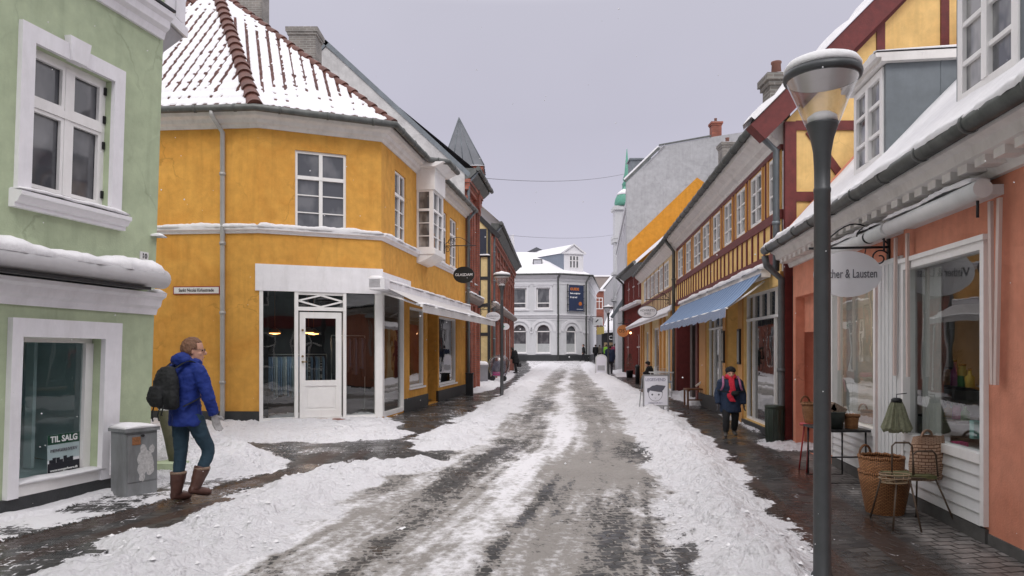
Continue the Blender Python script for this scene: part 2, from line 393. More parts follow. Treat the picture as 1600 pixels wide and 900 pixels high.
def text_mesh(txt, size, m, parent, pos, right, up, align='CENTER', name='lettering', ext=0.003, sx=1.0, shear=0.0, bold=0.0):
    c = bpy.data.curves.new(name, 'FONT'); c.body = txt; c.size = size; c.align_x = align; c.align_y = 'CENTER'; c.extrude = ext; c.shear = shear; c.offset = bold; c.resolution_u = 3
    t = bpy.data.objects.new(name + '_tmp', c); COL.objects.link(t)
    dg = bpy.context.evaluated_depsgraph_get(); me = bpy.data.meshes.new_from_object(t.evaluated_get(dg))
    bpy.data.objects.remove(t); bpy.data.curves.remove(c)
    R = Vector(right).normalized(); U = Vector(up).normalized(); Nn = R.cross(U)
    o_ = Vector((0, 0, 0)); root = parent
    while root is not None and root.parent is not None: root = root.parent
    if root is not None: o_ = ORG.get(root.name, o_)
    P = Vector(pos) - o_
    for v in me.vertices: v.co = P + R * v.co.x * sx + U * v.co.y + Nn * v.co.z
    me.materials.clear(); me.materials.append(m)
    for p_ in me.polygons: p_.material_index = 0
    o = bpy.data.objects.new(name, me); COL.objects.link(o); o.parent = parent
    return o
def pix(px, py, Y):
    return Vector(((px - 800) / FPX * Y, Y, EYE + (HZ - py) / FPX * Y))
def copy_tree(o, parent=None):
    c = o.copy(); COL.objects.link(c); c.parent = parent
    if parent is None and o.name in ORG: ORG[c.name] = ORG[o.name]
    for ch in list(o.children): copy_tree(ch, c)
    return c
# ------------------------------------------------------------------ noise
def vnoise(x, y, seed=0):
    ix = np.floor(x); iy = np.floor(y); fx = x - ix; fy = y - iy
    fx = fx * fx * (3 - 2 * fx); fy = fy * fy * (3 - 2 * fy)
    def h(a_, b_):
        v = np.sin(a_ * 127.1 + b_ * 311.7 + seed * 74.7) * 43758.5453
        return v - np.floor(v)
    return (h(ix, iy) * (1 - fx) + h(ix + 1, iy) * fx) * (1 - fy) + (h(ix, iy + 1) * (1 - fx) + h(ix + 1, iy + 1) * fx) * fy
def fbm(x, y, seed=0, o=4, g=0.5):
    s = 0; a_ = 1; t = 0
    for i in range(o):
        s = s + a_ * vnoise(x * 2 ** i + i * 17.3, y * 2 ** i - i * 9.1, seed + i); t += a_; a_ *= g
    return s / t
# ================================================================== GROUND
def base_z(Y): return np.interp(Y, [45, 72], [0, 0.33])
def groundmat(name, cob=7.5, wet=0.16, jw=0.2, chunk=.6):
    m, t, b = newmat(name); L = t.links.new
    tc = N(t, 'ShaderNodeTexCoord')
    def attr(n_):
        x = N(t, 'ShaderNodeAttribute'); x.attribute_name = n_; return x.outputs['Fac']
    def noise(scale, det=6, ro=0.6, dist=0.0, map_=None):
        n = N(t, 'ShaderNodeTexNoise'); n.inputs['Scale'].default_value = scale; n.inputs['Detail'].default_value = det; n.inputs['Roughness'].default_value = ro; n.inputs['Distortion'].default_value = dist
        if map_:
            mp = N(t, 'ShaderNodeMapping'); mp.inputs['Scale'].default_value = map_; L(tc.outputs['Object'], mp.inputs[0]); L(mp.outputs[0], n.inputs['Vector'])
        else: L(tc.outputs['Object'], n.inputs['Vector'])
        return n.outputs[0]
    def rng(v, a0, a1, b0, b1):
        r = N(t, 'ShaderNodeMapRange'); L(v, r.inputs[0])
        for i, x in enumerate((a0, a1, b0, b1)):
            if isinstance(x, (int, float)): r.inputs[i + 1].default_value = x
            else: L(x, r.inputs[i + 1])
        return r.outputs[0]
    def M(op, a_, b_=None, clamp=False):
        n = N(t, 'ShaderNodeMath', operation=op); n.use_clamp = clamp
        for i, x in enumerate((a_, b_)):
            if x is None: continue
            if isinstance(x, (int, float)): n.inputs[i].default_value = x
            else: L(x, n.inputs[i])
        return n.outputs[0]
    def mixc(f, a_, b_):
        n = N(t, 'ShaderNodeMix', data_type='RGBA')
        L(f, n.inputs[0])
        for i, x in ((6, a_), (7, b_)):
            if isinstance(x, tuple): n.inputs[i].default_value = col4(x)
            else: L(x, n.inputs[i])
        return n.outputs[2]
    cov, dirt, strip, dry = attr('cov'), attr('dirt'), attr('strip'), attr('dry')
    # setts laid in rows across the street, edges worn
    wob = N(t, 'ShaderNodeTexNoise'); wob.inputs['Scale'].default_value = 3.0; wob.inputs['Detail'].default_value = 3; L(tc.outputs['Object'], wob.inputs['Vector'])
    vm = N(t, 'ShaderNodeVectorMath', operation='MULTIPLY_ADD'); L(wob.outputs[1], vm.inputs[0]); vm.inputs[1].default_value = (0.13, 0.13, 0); L(tc.outputs['Object'], vm.inputs[2])
    rot = N(t, 'ShaderNodeMapping'); rot.inputs['Rotation'].default_value = (0, 0, math.radians(-7)); L(vm.outputs[0], rot.inputs[0])
    br = N(t, 'ShaderNodeTexBrick'); br.inputs['Scale'].default_value = 1; br.inputs['Brick Width'].default_value = 1.3 / cob; br.inputs['Row Height'].default_value = 0.8 / cob
    br.inputs['Mortar Size'].default_value = 0.012; br.inputs['Mortar Smooth'].default_value = 0.6; br.inputs['Color1'].default_value = (0.02, 0.02, 0.022, 1); br.inputs['Color2'].default_value = (0.072, 0.070, 0.068, 1); br.inputs['Mortar'].default_value = (0.02, 0.018, 0.016, 1)
    L(rot.outputs[0], br.inputs['Vector'])
    joint = br.outputs[1]
    n_hi, n_mid, n_lo = noise(26, 8, 0.7), noise(5.5, 6, 0.65, 0.8), noise(1.3, 5, 0.6)
    stone = mixc(rng(n_mid, 0.35, 0.65, 0, 0.6), br.outputs[0], (0.06, 0.056, 0.053))
    # long slabs (reddish granite bands)
    br2 = N(t, 'ShaderNodeTexBrick'); br2.inputs['Scale'].default_value = 1; br2.inputs['Brick Width'].default_value = 0.9; br2.inputs['Row Height'].default_value = 0.33; br2.inputs['Mortar Size'].default_value = 0.006
    br2.inputs['Color1'].default_value = (0.052, 0.034, 0.028, 1); br2.inputs['Color2'].default_value = (0.040, 0.030, 0.026, 1); br2.inputs['Mortar'].default_value = (0.03, 0.018, 0.014, 1)
    r90 = N(t, 'ShaderNodeMapping'); r90.inputs['Rotation'].default_value = (0, 0, math.radians(-82)); L(tc.outputs['Object'], r90.inputs[0]); L(r90.outputs[0], br2.inputs['Vector'])
    sfac = rng(M('ADD', strip, M('MULTIPLY', M('SUBTRACT', n_hi, 0.5), 0.2)), 0.45, 0.55, 0, 1)
    stone = mixc(sfac, stone, br2.outputs[0])
    drym = M('MULTIPLY', dry, rng(n_mid, 0.35, 0.6, 0.35, 1))
    stone = mixc(drym, stone, mixc(rng(br.outputs[0], 0.03, 0.07, 0, 1), mixc(joint, (0.26, 0.245, 0.235), (0.045, 0.04, 0.036)), mixc(joint, (0.17, 0.15, 0.14), (0.03, 0.03, 0.028))))
    # coverage of snow: noise against the coverage attribute, snow keeps to the joints
    nst = noise(3.2, 8, 0.66, 0.6, (1.0, 0.5, 1)); n_d = noise(9, 8, 0.72, 0.4, (1, .7, 1))
    v = M('ADD', cov, M('MULTIPLY', M('SUBTRACT', n_hi, 0.5), 1.3))
    v = M('ADD', v, M('MULTIPLY', M('SUBTRACT', n_d, 0.5), 1.5))
    v = M('ADD', v, M('MULTIPLY', M('SUBTRACT', nst, 0.5), 1.1))
    v = M('ADD', v, M('MULTIPLY', M('SUBTRACT', joint, 0.3), jw))
    mask = rng(v, 0.44, 0.58, 0, 1)
    dd = M('ADD', dirt, M('ADD', M('MULTIPLY', M('SUBTRACT', noise(13, 7, 0.7), 0.5), 1.5), M('MULTIPLY', M('SUBTRACT', nst, 0.5), -1.2)))
    dn = rng(dd, 0.28, 0.78, 0, 1)
    dn2 = M('ADD', dn, M('MULTIPLY', M('MULTIPLY', rng(noise(95, 3, 0.6), 0.6, 0.7, 0, 1), 0.5), M('ADD', dirt, 0.10)), True)
    snowc = mixc(dn2, (0.80, 0.785, 0.815), mixc(n_lo, (0.35, 0.328, 0.31), (0.24, 0.22, 0.205)))
    colr = mixc(mask, stone, snowc)
    L(colr, b.inputs['Base Color'])
    wetn = M('ADD', rng(n_lo, 0.4, 0.6, wet * 0.8, wet * 2.6), M('MULTIPLY', dry, 0.35))
    rr = N(t, 'ShaderNodeMix', data_type='FLOAT'); L(mask, rr.inputs[0]); L(wetn, rr.inputs[2]); rr.inputs[3].default_value = 0.75
    L(rr.outputs[0], b.inputs['Roughness']); b.inputs['Specular IOR Level'].default_value = 0.28
    h = M('ADD', M('MULTIPLY', mask, M('ADD', 0.5, M('MULTIPLY', n_hi, 1.3))), M('MULTIPLY', M('MULTIPLY', joint, M('SUBTRACT', 1.0, mask)), -0.55))
    h = M('ADD', h, M('MULTIPLY', M('SUBTRACT', 1.0, mask), M('MULTIPLY', n_mid, 0.35)))
    vo = N(t, 'ShaderNodeTexVoronoi', feature='SMOOTH_F1'); vo.inputs['Scale'].default_value = 9; vo.inputs['Smoothness'].default_value = 0.35; L(vm.outputs[0], vo.inputs['Vector'])
    vo2 = N(t, 'ShaderNodeTexVoronoi', feature='SMOOTH_F1'); vo2.inputs['Scale'].default_value = 27; vo2.inputs['Smoothness'].default_value = 0.3; L(vm.outputs[0], vo2.inputs['Vector'])
    ch = M('ADD', M('MULTIPLY', vo.outputs[0], -1.5), M('MULTIPLY', vo2.outputs[0], -0.8))
    h = M('ADD', h, M('MULTIPLY', M('MULTIPLY', mask, rng(n_lo, .35, .6, .3, 1.2)), ch))
    bp = N(t, 'ShaderNodeBump'); bp.inputs['Strength'].default_value = chunk; bp.inputs['Distance'].default_value = 0.035; L(h, bp.inputs['Height']); L(bp.outputs[0], b.inputs['Normal'])
    return m
def ip(Y, ys, xs): return np.interp(Y, ys, xs)
NR, NC = 700, 640
Yr = 1.6 * (84 / 1.6) ** (np.arange(NR) / (NR - 1))
K = np.linspace(-0.92, 0.92, NC)
YY, KK = np.meshgrid(Yr, K, indexing='ij')
XX = KK * (YY + 0.6)
n_e = (fbm(XX * 2.2, YY * 2.2, 3, 4) - 0.5)       # edge wobble
def sstep(a_, b_, x):
    t = np.clip((x - a_) / (b_ - a_), 0, 1); return t * t * (3 - 2 * t)
def band(ys, ls, rs, soft=0.35, y0=None, y1=None, wob=0.35):
    l, r = ip(YY, ys, ls), ip(YY, ys, rs)
    d = np.minimum(XX - l, r - XX) + n_e * wob
    y0 = ys[0] if y0 is None else y0; y1 = ys[-1] if y1 is None else y1
    if y0 is not False: d = np.minimum(d, (YY - y0) + n_e * wob * .6)
    if y1 is not False: d = np.minimum(d, (y1 - YY) + n_e * wob * .6)
    return d
B1 = ([1, 4.97, 6.3, 7.9, 9.0, 9.95], [-3.9, -3.34, -3.16, -2.87, -2.5, -2.1], [-1.9, -2.0, -1.85, -1.7, -1.3, -.9])
B2 = ([10.9, 12, 15.1, 18.3, 23.2, 31.6, 38.6, 49.7, 64], [-1.45, -1.7, -1.3, -0.95, -.45, .1, .55, 1.3, 2.6], [-.75, -.55, -.2, .15, .6, 1.3, 1.9, 2.9, 4.3])
BR = ([1, 4.9, 7.1, 10.5, 16.6, 26.7, 38.6, 60, 68], [.85, 1.25, 1.55, 2.0, 2.65, 3.5, 4.3, 6.0, 7.2], [1.5, 2.2, 2.62, 3.2, 3.95, 4.8, 5.6, 7.2, 7.6])
HP = ([8.1, 8.9, 9.4, 10.2, 11.2, 12.0], [-14] * 6, [-4.15, -3.05, -2.95, -3.35, -4.1, -5.0])
SF = ([11.9, 12.4, 13.2, 14.5, 15.6, 16.8], [-14] * 6, [-3.0, -2.1, -1.95, -2.3, -2.65, -2.75])
P3 = ([25, 27, 30, 34, 38, 48], [-4] * 6, [-1.3, -.75, -.5, -.25, .0, .35])
RW = ([39.5, 42, 50], [5.9, 6.2, 7], [9, 9, 9])
RD = ([19.5, 21, 25, 27], [4.9, 5.05, 5.2, 5.9], [9] * 4)
RC = ([10.9, 11.5, 12.3], [4.15, 4.1, 4.3], [9] * 3)
RS = ([13.2, 13.6, 16.5, 17], [4.62, 4.66, 4.92, 5.0], [9] * 4)
lump = (fbm(XX * 3.1, YY * 3.1, 11, 5, .55) - .5)
fine = (fbm(XX * 11, YY * 11, 21, 4, .6) - .5)
rid = 1 - np.abs(fbm(XX * 5.3, YY * 5.3, 31, 4) * 2 - 1)
cov = np.full(XX.shape, 0.86); dirt = np.full(XX.shape, 0.64); hgt = np.zeros(XX.shape)
# road surface: packed snow and slush with tyre tracks
tl = ip(YY, [1.5, 3, 5.35, 7.24, 11.6, 23.2, 49.6, 80], [-2.0, -1.65, -1.2, -.82, 0, 1.05, 3.6, 7])
tr = ip(YY, [1.5, 3, 5.9, 8.1, 15.1, 31.6, 60, 80], [0, .15, .59, 1.03, 1.99, 3.0, 5.6, 8])
mid = (tl + tr) / 2 - 0.05
wv = 0.12 * np.sin(YY * 0.9) + 0.3 * n_e
gl = np.exp(-((XX - tl + wv) / 0.34) ** 2); gr = np.exp(-((XX - tr + wv) / 0.5) ** 2)
gm = np.exp(-((XX - mid + wv) / 0.27) ** 2)
fade = np.interp(YY, [3, 12, 40], [1, .9, .55])
cov = cov - 0.40 * gl * fade - 0.16 * gr * fade + 0.20 * gm * (0.4 + fbm(XX * 1.5, YY * .8, 5, 3))
dirt = dirt + 0.22 * gl + 0.25 * gr - 0.36 * gm * (.5 + fbm(XX * 1.5, YY * 1.1, 95, 3))
st_ = fbm((XX - tl) * 9, YY * .35, 66, 3) - .5; nb_ = np.interp(YY, [3, 14, 30], [1, .7, .2]); cov += st_ * .8 * nb_; dirt -= st_ * .8 * nb_
t2 = np.exp(-((XX - ip(YY, [4, 5.1, 7, 9], [-.45, -.22, .2, .6])) / .13) ** 2) * sstep(9.5, 7.5, YY); t3 = np.exp(-((XX - ip(YY, [3, 4.9, 7.2, 8], [.75, 1.12, 1.6, 1.7])) / .12) ** 2) * sstep(8, 7, YY)
cov -= (0.5 * t2 + .0 * t3) * (.5 + fbm(XX * 2, YY * 1.3, 77, 3)); dirt += .2 * t2
cov += (fbm(XX * 1.1, YY * .45, 8, 4) - .5) * 0.7; dirt += (fbm(XX * .9, YY * .4, 88, 4) - .5) * 0.5
hgt += 0.02 * gm - 0.012 * gl + 0.03 * lump * (1 - gl * .5) + 0.02 * fine
brn = np.exp(-(((XX - 1.15) / 0.8) ** 2 + ((YY - 9.0) / 0.9) ** 2)); dirt += 0.35 * brn; cov += .1 * brn
far = sstep(38, 60, YY); cov = cov * (1 - far) + 0.72 * far; dirt = dirt * (1 - far) + 0.36 * far
# pavements
xs1 = ip(YY, [1, 4.9, 8.87, 12, 17, 25, 40], [2.2, 2.93, 3.55, 4.0, 4.6, 5.35, 6.6])
right_pav = XX > ip(YY, BR[0], BR[2]) - 0.12
lw = ip(YY, [1, 5.7, 7.24, 8.3, 9.5], [-5.9, -4.2, -3.62, -3.25, -2.9])       # kerb line under the green house
left_pav = (XX < ip(YY, [1, 4.97, 6.3, 7.9, 9.95, 11, 12, 18.3, 31.6, 49.7], [-3.9, -3.34, -3.16, -2.87, -2.15, -1.6, -1.7, -.95, .1, 1.3]) + 0.12)
pn = (fbm(XX * 1.3, YY * 1.3, 41, 5) - .5)
cov = np.where(right_pav, -0.04 + pn * .5, cov); dirt = np.where(right_pav, 0.3, dirt)
cov = np.where(left_pav, 0.10 + pn * .9, cov); dirt = np.where(left_pav, 0.4, dirt)
strip = np.zeros(XX.shape); dry = np.where(right_pav, sstep(.2, .4, XX - xs1) * sstep(12, 9.5, YY), 0)
strip = np.maximum(strip, right_pav * (np.abs(XX - xs1) < 0.14)); strip = np.maximum(strip, right_pav * (np.abs(XX - xs1 + 0.62) < 0.11))
strip = np.maximum(strip, left_pav * (YY < 11) * (np.abs(XX - lw - .16) < 0.15)); strip = np.maximum(strip, left_pav * (YY < 11) * (np.abs(XX - lw - .62) < 0.11) * .9)
ws = (XX < lw) & (YY < 9)
cov = np.where(ws, 0.62 + (fbm(XX * 1.2, YY * 4.5, 51, 4) - .5) * 1.0, cov); dirt = np.where(ws, 0.12, dirt); hgt = np.where(left_pav | right_pav, 0.004 * lump, hgt)
hgt = np.where(ws, 0.02 + 0.03 * lump, hgt)
wallx = ip(YY, [1, 6.51, 8.47], [-6.02, -4.73, -4.27]); nw = ws & (XX < wallx + 0.22 + .25 * n_e)
cov = np.where(nw, 1.1, cov); hgt = np.where(nw, 0.06 + 0.05 * lump, hgt)
# side-street crossing, half cleared
gap = (YY > 9.7) & (YY < 12.2) & (XX < -0.9); cov = np.where(gap & (XX > -4.5), 0.12 + pn * .9 + 0.25 * sstep(-2.6, -.9, XX), cov)
bank = np.zeros(XX.shape)
def lay(d, H, soft, dv=0.03, cv=1.35):
    global cov, dirt, hgt, strip, bank
    s_ = sstep(-0.02, soft, d)
    hh = H * s_ * (0.72 + 0.55 * lump * 2 * .5 + 0.25 * (rid - .5)) + s_ * (0.075 * fine + 0.06 * lump + 0.03 * (np.abs(fbm(XX * 7, YY * 7, 91, 3) * 2 - 1)))
    m_ = sstep(-0.14, 0.12, d)
    cov = cov * (1 - m_) + cv * m_; dirt = dirt * (1 - m_) + dv * m_; hgt = hgt * (1 - s_) + hh; bank = np.maximum(bank, (d > -0.03) * 1.0)
    strip = strip * (1 - m_)
lay(band(*B1, y0=False, wob=.8), 0.15, .5, dv=.10, cv=1.2)
lay(band(*B2, wob=.7), 0.16, .55, dv=.12, cv=1.2)
lay(band(*BR, y0=False, wob=.5), 0.23, .6, dv=.05)
lay(band(*HP, wob=.25), 0.30, .7)
lay(band(*SF, wob=1.3), 0.10, .5, cv=1.05)
vg = (YY > 5) & (YY < 17)
lay(band(*P3), 0.10, .5, cv=1.1)
lay(band(*RW), 0.10, .5); lay(band(*RD), 0.14, .35, cv=1.1)
lay(band(*RC, wob=.2), 0.05, .15, cv=1.0); lay(band(*RS, wob=.15), 0.08, .1, cv=1.0)
# ragged inner edges of the banks: dirty, broken into the road; an old rut along the right bank
inner = np.exp(-((XX - ip(YY, BR[0], BR[1]) + .0) / 0.22) ** 2) * (YY < 12); cov -= 0.9 * inner * fbm(XX * 2, YY * 1.2, 61, 3); dirt += .12 * inner
rut = np.exp(-((XX - ip(YY, [1, 4.9, 6, 7.4, 9], [1.9, 1.78, 1.72, 1.62, 1.3])) / 0.035) ** 2) * sstep(9, 8, YY); rut = rut * (bank > 0); hgt -= 0.03 * rut; dirt += 0.25 * rut
foot = (vnoise(XX * 2.6, YY * 2.6, 71) > .83) * (bank > 0); hgt -= 0.03 * foot
ZZ = base_z(YY) + hgt
ZZ = np.where(YY > 45, np.maximum(ZZ, base_z(YY)), ZZ)
V = np.stack([XX.ravel(), YY.ravel(), ZZ.ravel()], 1)
region = np.zeros(XX.shape, int)                       # 0 road 1 left pavement 2 right pavement 3 snow bank
region[left_pav] = 1; region[right_pav] = 2; region[bank > 0] = 3
rq = region[:-1, :-1].ravel()
idx = np.arange(NR * NC).reshape(NR, NC)
Q = np.stack([idx[:-1, :-1].ravel(), idx[:-1, 1:].ravel(), idx[1:, 1:].ravel(), idx[1:, :-1].ravel()], 1)
GM = {0: groundmat('road_snow', 8.5, .3, .26), 1: groundmat('pavement_wet', 7.0, .17, .25), 3: groundmat('bank_snow', chunk=.95)}
GM[2] = GM[1]
def sub_ground(reg, name):
    q = Q[rq == reg]; used, inv = np.unique(q, return_inverse=True); inv = inv.reshape(q.shape)
    me = bpy.data.meshes.new(name); me.vertices.add(len(used)); me.vertices.foreach_set('co', V[used].ravel())
    me.loops.add(q.size); me.loops.foreach_set('vertex_index', inv.ravel().astype(np.int32))
    me.polygons.add(len(q)); me.polygons.foreach_set('loop_start', (np.arange(len(q)) * 4).astype(np.int32)); me.polygons.foreach_set('loop_total', np.full(len(q), 4, np.int32))
    me.update(calc_edges=True); me.polygons.foreach_set('use_smooth', np.ones(len(q), bool))
    for nm, arr in (('cov', cov), ('dirt', dirt), ('strip', strip), ('dry', dry)):
        a_ = me.attributes.new(nm, 'FLOAT', 'POINT'); a_.data.foreach_set('value', np.clip(arr.ravel()[used], -1, 2).astype(np.float32))
    me.materials.append(GM[reg]); o = bpy.data.objects.new(name, me); COL.objects.link(o)
    return o
tag(sub_ground(0, 'road'), kind='structure'); tag(sub_ground(1, 'pavement'), kind='structure'); tag(sub_ground(2, 'pavement'), kind='structure')
tag(sub_ground(3, 'snow_bank'), 'ploughed ridges and heaps of lumpy white snow lining both pavements', 'snow', kind='stuff')
g = MB(); g.face([(-400, -60, -0.02), (400, -60, -0.02), (400, 71.5, -0.02), (-400, 71.5, -0.02)]); g.face([(-400, 71.5, -0.02), (400, 71.5, -0.02), (400, 78, .31), (-400, 78, .31)]); g.face([(-400, 78, .31), (400, 78, .31), (400, 900, 1.2), (-400, 900, 1.2)])
tag(g.build('ground', SNOW, recalc=False), kind='structure')
def gz(x, y):
    j = int(np.clip(np.searchsorted(Yr, y), 0, NR - 1)); i = int(np.clip(np.searchsorted(K * (Yr[j] + .6), x), 0, NC - 1))
    return float(ZZ[j, i])

# loose clods thrown up along the edges of the banks
rnd = random.Random(12); m = MB(); n_ = 0
edge = (bank > 0) & (np.abs(hgt) < .13)
jj, ii = np.nonzero(edge & (YY > 4) & (YY < 22)); pick = np.random.RandomState(5).choice(len(jj), 2600)
for k in pick:
    x_, y_ = float(XX[jj[k], ii[k]]), float(YY[jj[k], ii[k]])
    if rnd.random() > min(1, y_ / 14 + .15): continue
    r_ = .006 + .024 * rnd.random() ** 3; x_ += rnd.gauss(0, .05); y_ += rnd.gauss(0, .05); z_ = gz(x_, y_) + r_ * .25
    o6 = [Vector((x_, y_, z_)) + Vector((a * (.7 + .6 * rnd.random()), b * (.7 + .6 * rnd.random()), c * (.5 + .4 * rnd.random()))) * r_ for a, b, c in ((1, 0, 0), (.3, 1, 0), (-.8, .6, 0), (-.8, -.6, 0), (.3, -1, 0), (0, 0, 1.1))]
    for a in range(5): m.face([o6[a], o6[(a + 1) % 5], o6[5]], smooth=True)
tag(m.build('snow_clods', SNOW, recalc=False), 'loose small lumps of snow scattered along the ploughed banks', 'snow', kind='stuff')
# ================================================================== helpers for houses
def sweep(mb, pts, prof, side=1, smooth=False, ext=0.0):
    """profile (n,z) swept along a plan polyline with mitred corners"""
    P = [Vector((p[0], p[1])) for p in pts]; nrm = []
    for a_, b_ in zip(P, P[1:]):
        d = (b_ - a_).normalized(); nrm.append(Vector((d.y, -d.x)) * side)
    if ext:
        P[0] = P[0] - (P[1] - P[0]).normalized() * ext; P[-1] = P[-1] + (P[-1] - P[-2]).normalized() * ext
    rows = []
    for i, p in enumerate(P):
        if i == 0: m = nrm[0]
        elif i == len(P) - 1: m = nrm[-1]
        else:
            m = (nrm[i - 1] + nrm[i]); m = m / m.length; m = m / max(0.3, m.dot(nrm[i]))
        rows.append([(p.x + m.x * n, p.y + m.y * n, z) for n, z in prof])
    mb.grid(rows, True, smooth, True)
    return mb
def offs(pts, n, side=1):
    m = MB(); sweep(m, pts, [(n, 0), (n, 0.1), (n - .01, 0)], side); return [(m.v[i * 3][0], m.v[i * 3][1]) for i in range(len(pts))]
def rooftile_mat():
    if 'rt' in MATS: return MATS['rt']
    m, t, b = newmat('pantiles_snow'); L = t.links.new
    at = N(t, 'ShaderNodeAttribute'); at.attribute_name = 'snow'; tc = N(t, 'ShaderNodeTexCoord')
    n = N(t, 'ShaderNodeTexNoise'); n.inputs['Scale'].default_value = 9; n.inputs['Detail'].default_value = 6; L(tc.outputs['Object'], n.inputs['Vector'])
    cr = N(t, 'ShaderNodeMapRange'); cr.inputs[1].default_value = .3; cr.inputs[2].default_value = .7; cr.inputs[3].default_value = .5; cr.inputs[4].default_value = 1.3; L(n.outputs[0], cr.inputs[0])
    s = N(t, 'ShaderNodeVectorMath', operation='SCALE'); s.inputs[0].default_value = (0.10, 0.030, 0.022); L(cr.outputs[0], s.inputs['Scale'])
    ad = N(t, 'ShaderNodeMath', operation='MULTIPLY_ADD'); L(n.outputs[0], ad.inputs[0]); ad.inputs[1].default_value = 0.6; L(at.outputs['Fac'], ad.inputs[2])
    r = N(t, 'ShaderNodeMapRange'); r.inputs[1].default_value = .72; r.inputs[2].default_value = .84; L(ad.outputs[0], r.inputs[0])
    mx = N(t, 'ShaderNodeMix', data_type='RGBA'); L(r.outputs[0], mx.inputs[0]); L(s.outputs[0], mx.inputs[6]); mx.inputs[7].default_value = (.77, .76, .785, 1)
    L(mx.outputs[2], b.inputs['Base Color']); b.inputs['Roughness'].default_value = .6
    MATS['rt'] = m; return m
def tile_roof(parent, A, B, C, D=None, pitch_u=0.235, row=0.33, step=0.034, bare=1.0, seed=0, name='roof'):
    """pantiled slope over eave A-B up to C(-D); snow lies on the tiles, their rolls show through higher up"""
    A, B, C = Vector(A), Vector(B), Vector(C); D = Vector(D) if D else C
    e_ = (B - A).normalized(); nn = e_.cross(C - A).normalized()
    if nn.z < 0: nn = -nn
    up = nn.cross(e_).normalized()
    if up.z < 0: up = -up
    st = lambda p: ((p - A).dot(e_), (p - A).dot(up))
    L_ = (B - A).length; sC, tC = st(C); sD, tD = st(D)
    ns = int(L_ / step) + 1; ntt = int(tC / 0.045) + 1
    smin, smax = min(0, sC, sD), max(L_, sC, sD); ns = int((smax - smin) / step) + 1
    S, T = np.meshgrid(np.linspace(smin, smax, ns), np.linspace(0, tC, ntt))
    ph = (S / pitch_u) % 1.0; rf = (T / row) % 1.0
    roll = np.exp(-((ph - .5) / .16) ** 2); wavep = 0.045 * roll + 0.012 * np.cos(2 * np.pi * ph)
    tile = wavep + 0.028 * (1 - rf)
    n1 = fbm(S * .9 + seed, T * .9, 5 + seed, 4); n2 = vnoise(np.floor(S / pitch_u) * 3.7 + 0.5, T * 1.3, 9 + seed); n3 = fbm(S * 5, T * 5, 13, 3)
    lvl = np.interp(T, [0, .5, 1.3, 2.2, 7], [.10, .25, .70, 1.05, 1.15]) * bare
    prob = (0.6 * n1 + .5 * n2) * 1.0
    exposed = sstep(0.06, -0.04, prob - lvl) * (np.abs(ph - .72) < (.05 + .12 * n3 + .05 * (1 - rf)))
    dots = (np.abs(ph - .72) < .14) * (rf < .30) * (n3 > .50)
    exposed = exposed * (fbm(S * .7 + 3, T * .8, 45 + seed, 4) > .34)
    expo = np.clip(np.maximum(exposed, dots * .95), 0, 1)
    eave = (T < .07) * (np.abs(ph - .5) < .3); expo = np.maximum(expo, eave)
    sn = 1 - expo
    H = np.where(sn > .5, tile * .55 + .038 + .02 * n3 + .012 * (1 - rf), tile)
    Pts = [[A + e_ * float(S[i, j]) + up * float(T[i, j]) + nn * float(H[i, j]) for j in range(ns)] for i in range(ntt)]
    me = bpy.data.meshes.new(name); o_ = ORG[parent.name]
    vs = [tuple(p - o_) for r in Pts for p in r]; fs = []
    for i in range(ntt - 1):
        tm = (T[i, 0] + T[i + 1, 0]) / 2; f = tm / tC
        lo, hi = sC * f if not D is C else sC * f, L_ + (sD - L_) * f
        if sC > sD: lo, hi = sD * f, L_ + (sC - L_) * f
        for j in range(ns - 1):
            sm_ = (S[0, j] + S[0, j + 1]) / 2
            if lo - .03 < sm_ < hi + .03: fs.append((i * ns + j, i * ns + j + 1, (i + 1) * ns + j + 1, (i + 1) * ns + j))
    me.from_pydata(vs, [], fs); me.polygons.foreach_set('use_smooth', [True] * len(fs))
    at = me.attributes.new('snow', 'FLOAT', 'POINT'); at.data.foreach_set('value', sn.ravel().astype(np.float32))
    me.materials.append(rooftile_mat()); o = bpy.data.objects.new(name, me); COL.objects.link(o); o.parent = parent
    return o
HIPM = mat('ridge_tile', (0.11, 0.038, 0.026), 0.6, var=0.45, scale=4, bump=.2)
def hip_tiles(parent, a_, b_, r=0.165, step=0.36, name='hip_tiles'):
    a_, b_ = Vector(a_), Vector(b_); d = (b_ - a_); n = int(d.length / step); d.normalize(); m = MB(); rnd = random.Random(4)
    side = d.cross(Vector((0, 0, 1))).normalized(); up = side.cross(d)
    for i in range(n):
        c = a_ + d * (i * step); tl_ = 0.02
        rows = []
        for q, rr in ((0, r * 1.12), (.06, r * 1.14), (step * .9, r * .98), (step * 1.12, r * .9)):
            cc = c + d * q + up * (tl_ * (1 - q / step)) + side * (rnd.random() - .5) * .008
            rows.append([cc + side * math.cos(t_) * rr + up * (math.sin(t_) * rr - .02) for t_ in [math.pi * k / 8 for k in range(9)]])
        m.grid(rows, False, True, True)
    return m.build(name, HIPM, parent, recalc=False)
def gutter(mb, path, r=0.075, seg=10):
    mb.tube(path, r, seg)
    acc = 0
    for p, q in zip(path, path[1:]):
        p, q = Vector(p), Vector(q); L_ = (q - p).length; k = max(1, int(L_ / .75))
        for i in range(k):
            c = p.lerp(q, (i + .5) / k); d = (q - p).normalized() * .022
            mb.tube([c - d, c + d], r * 1.14, seg)
    return mb
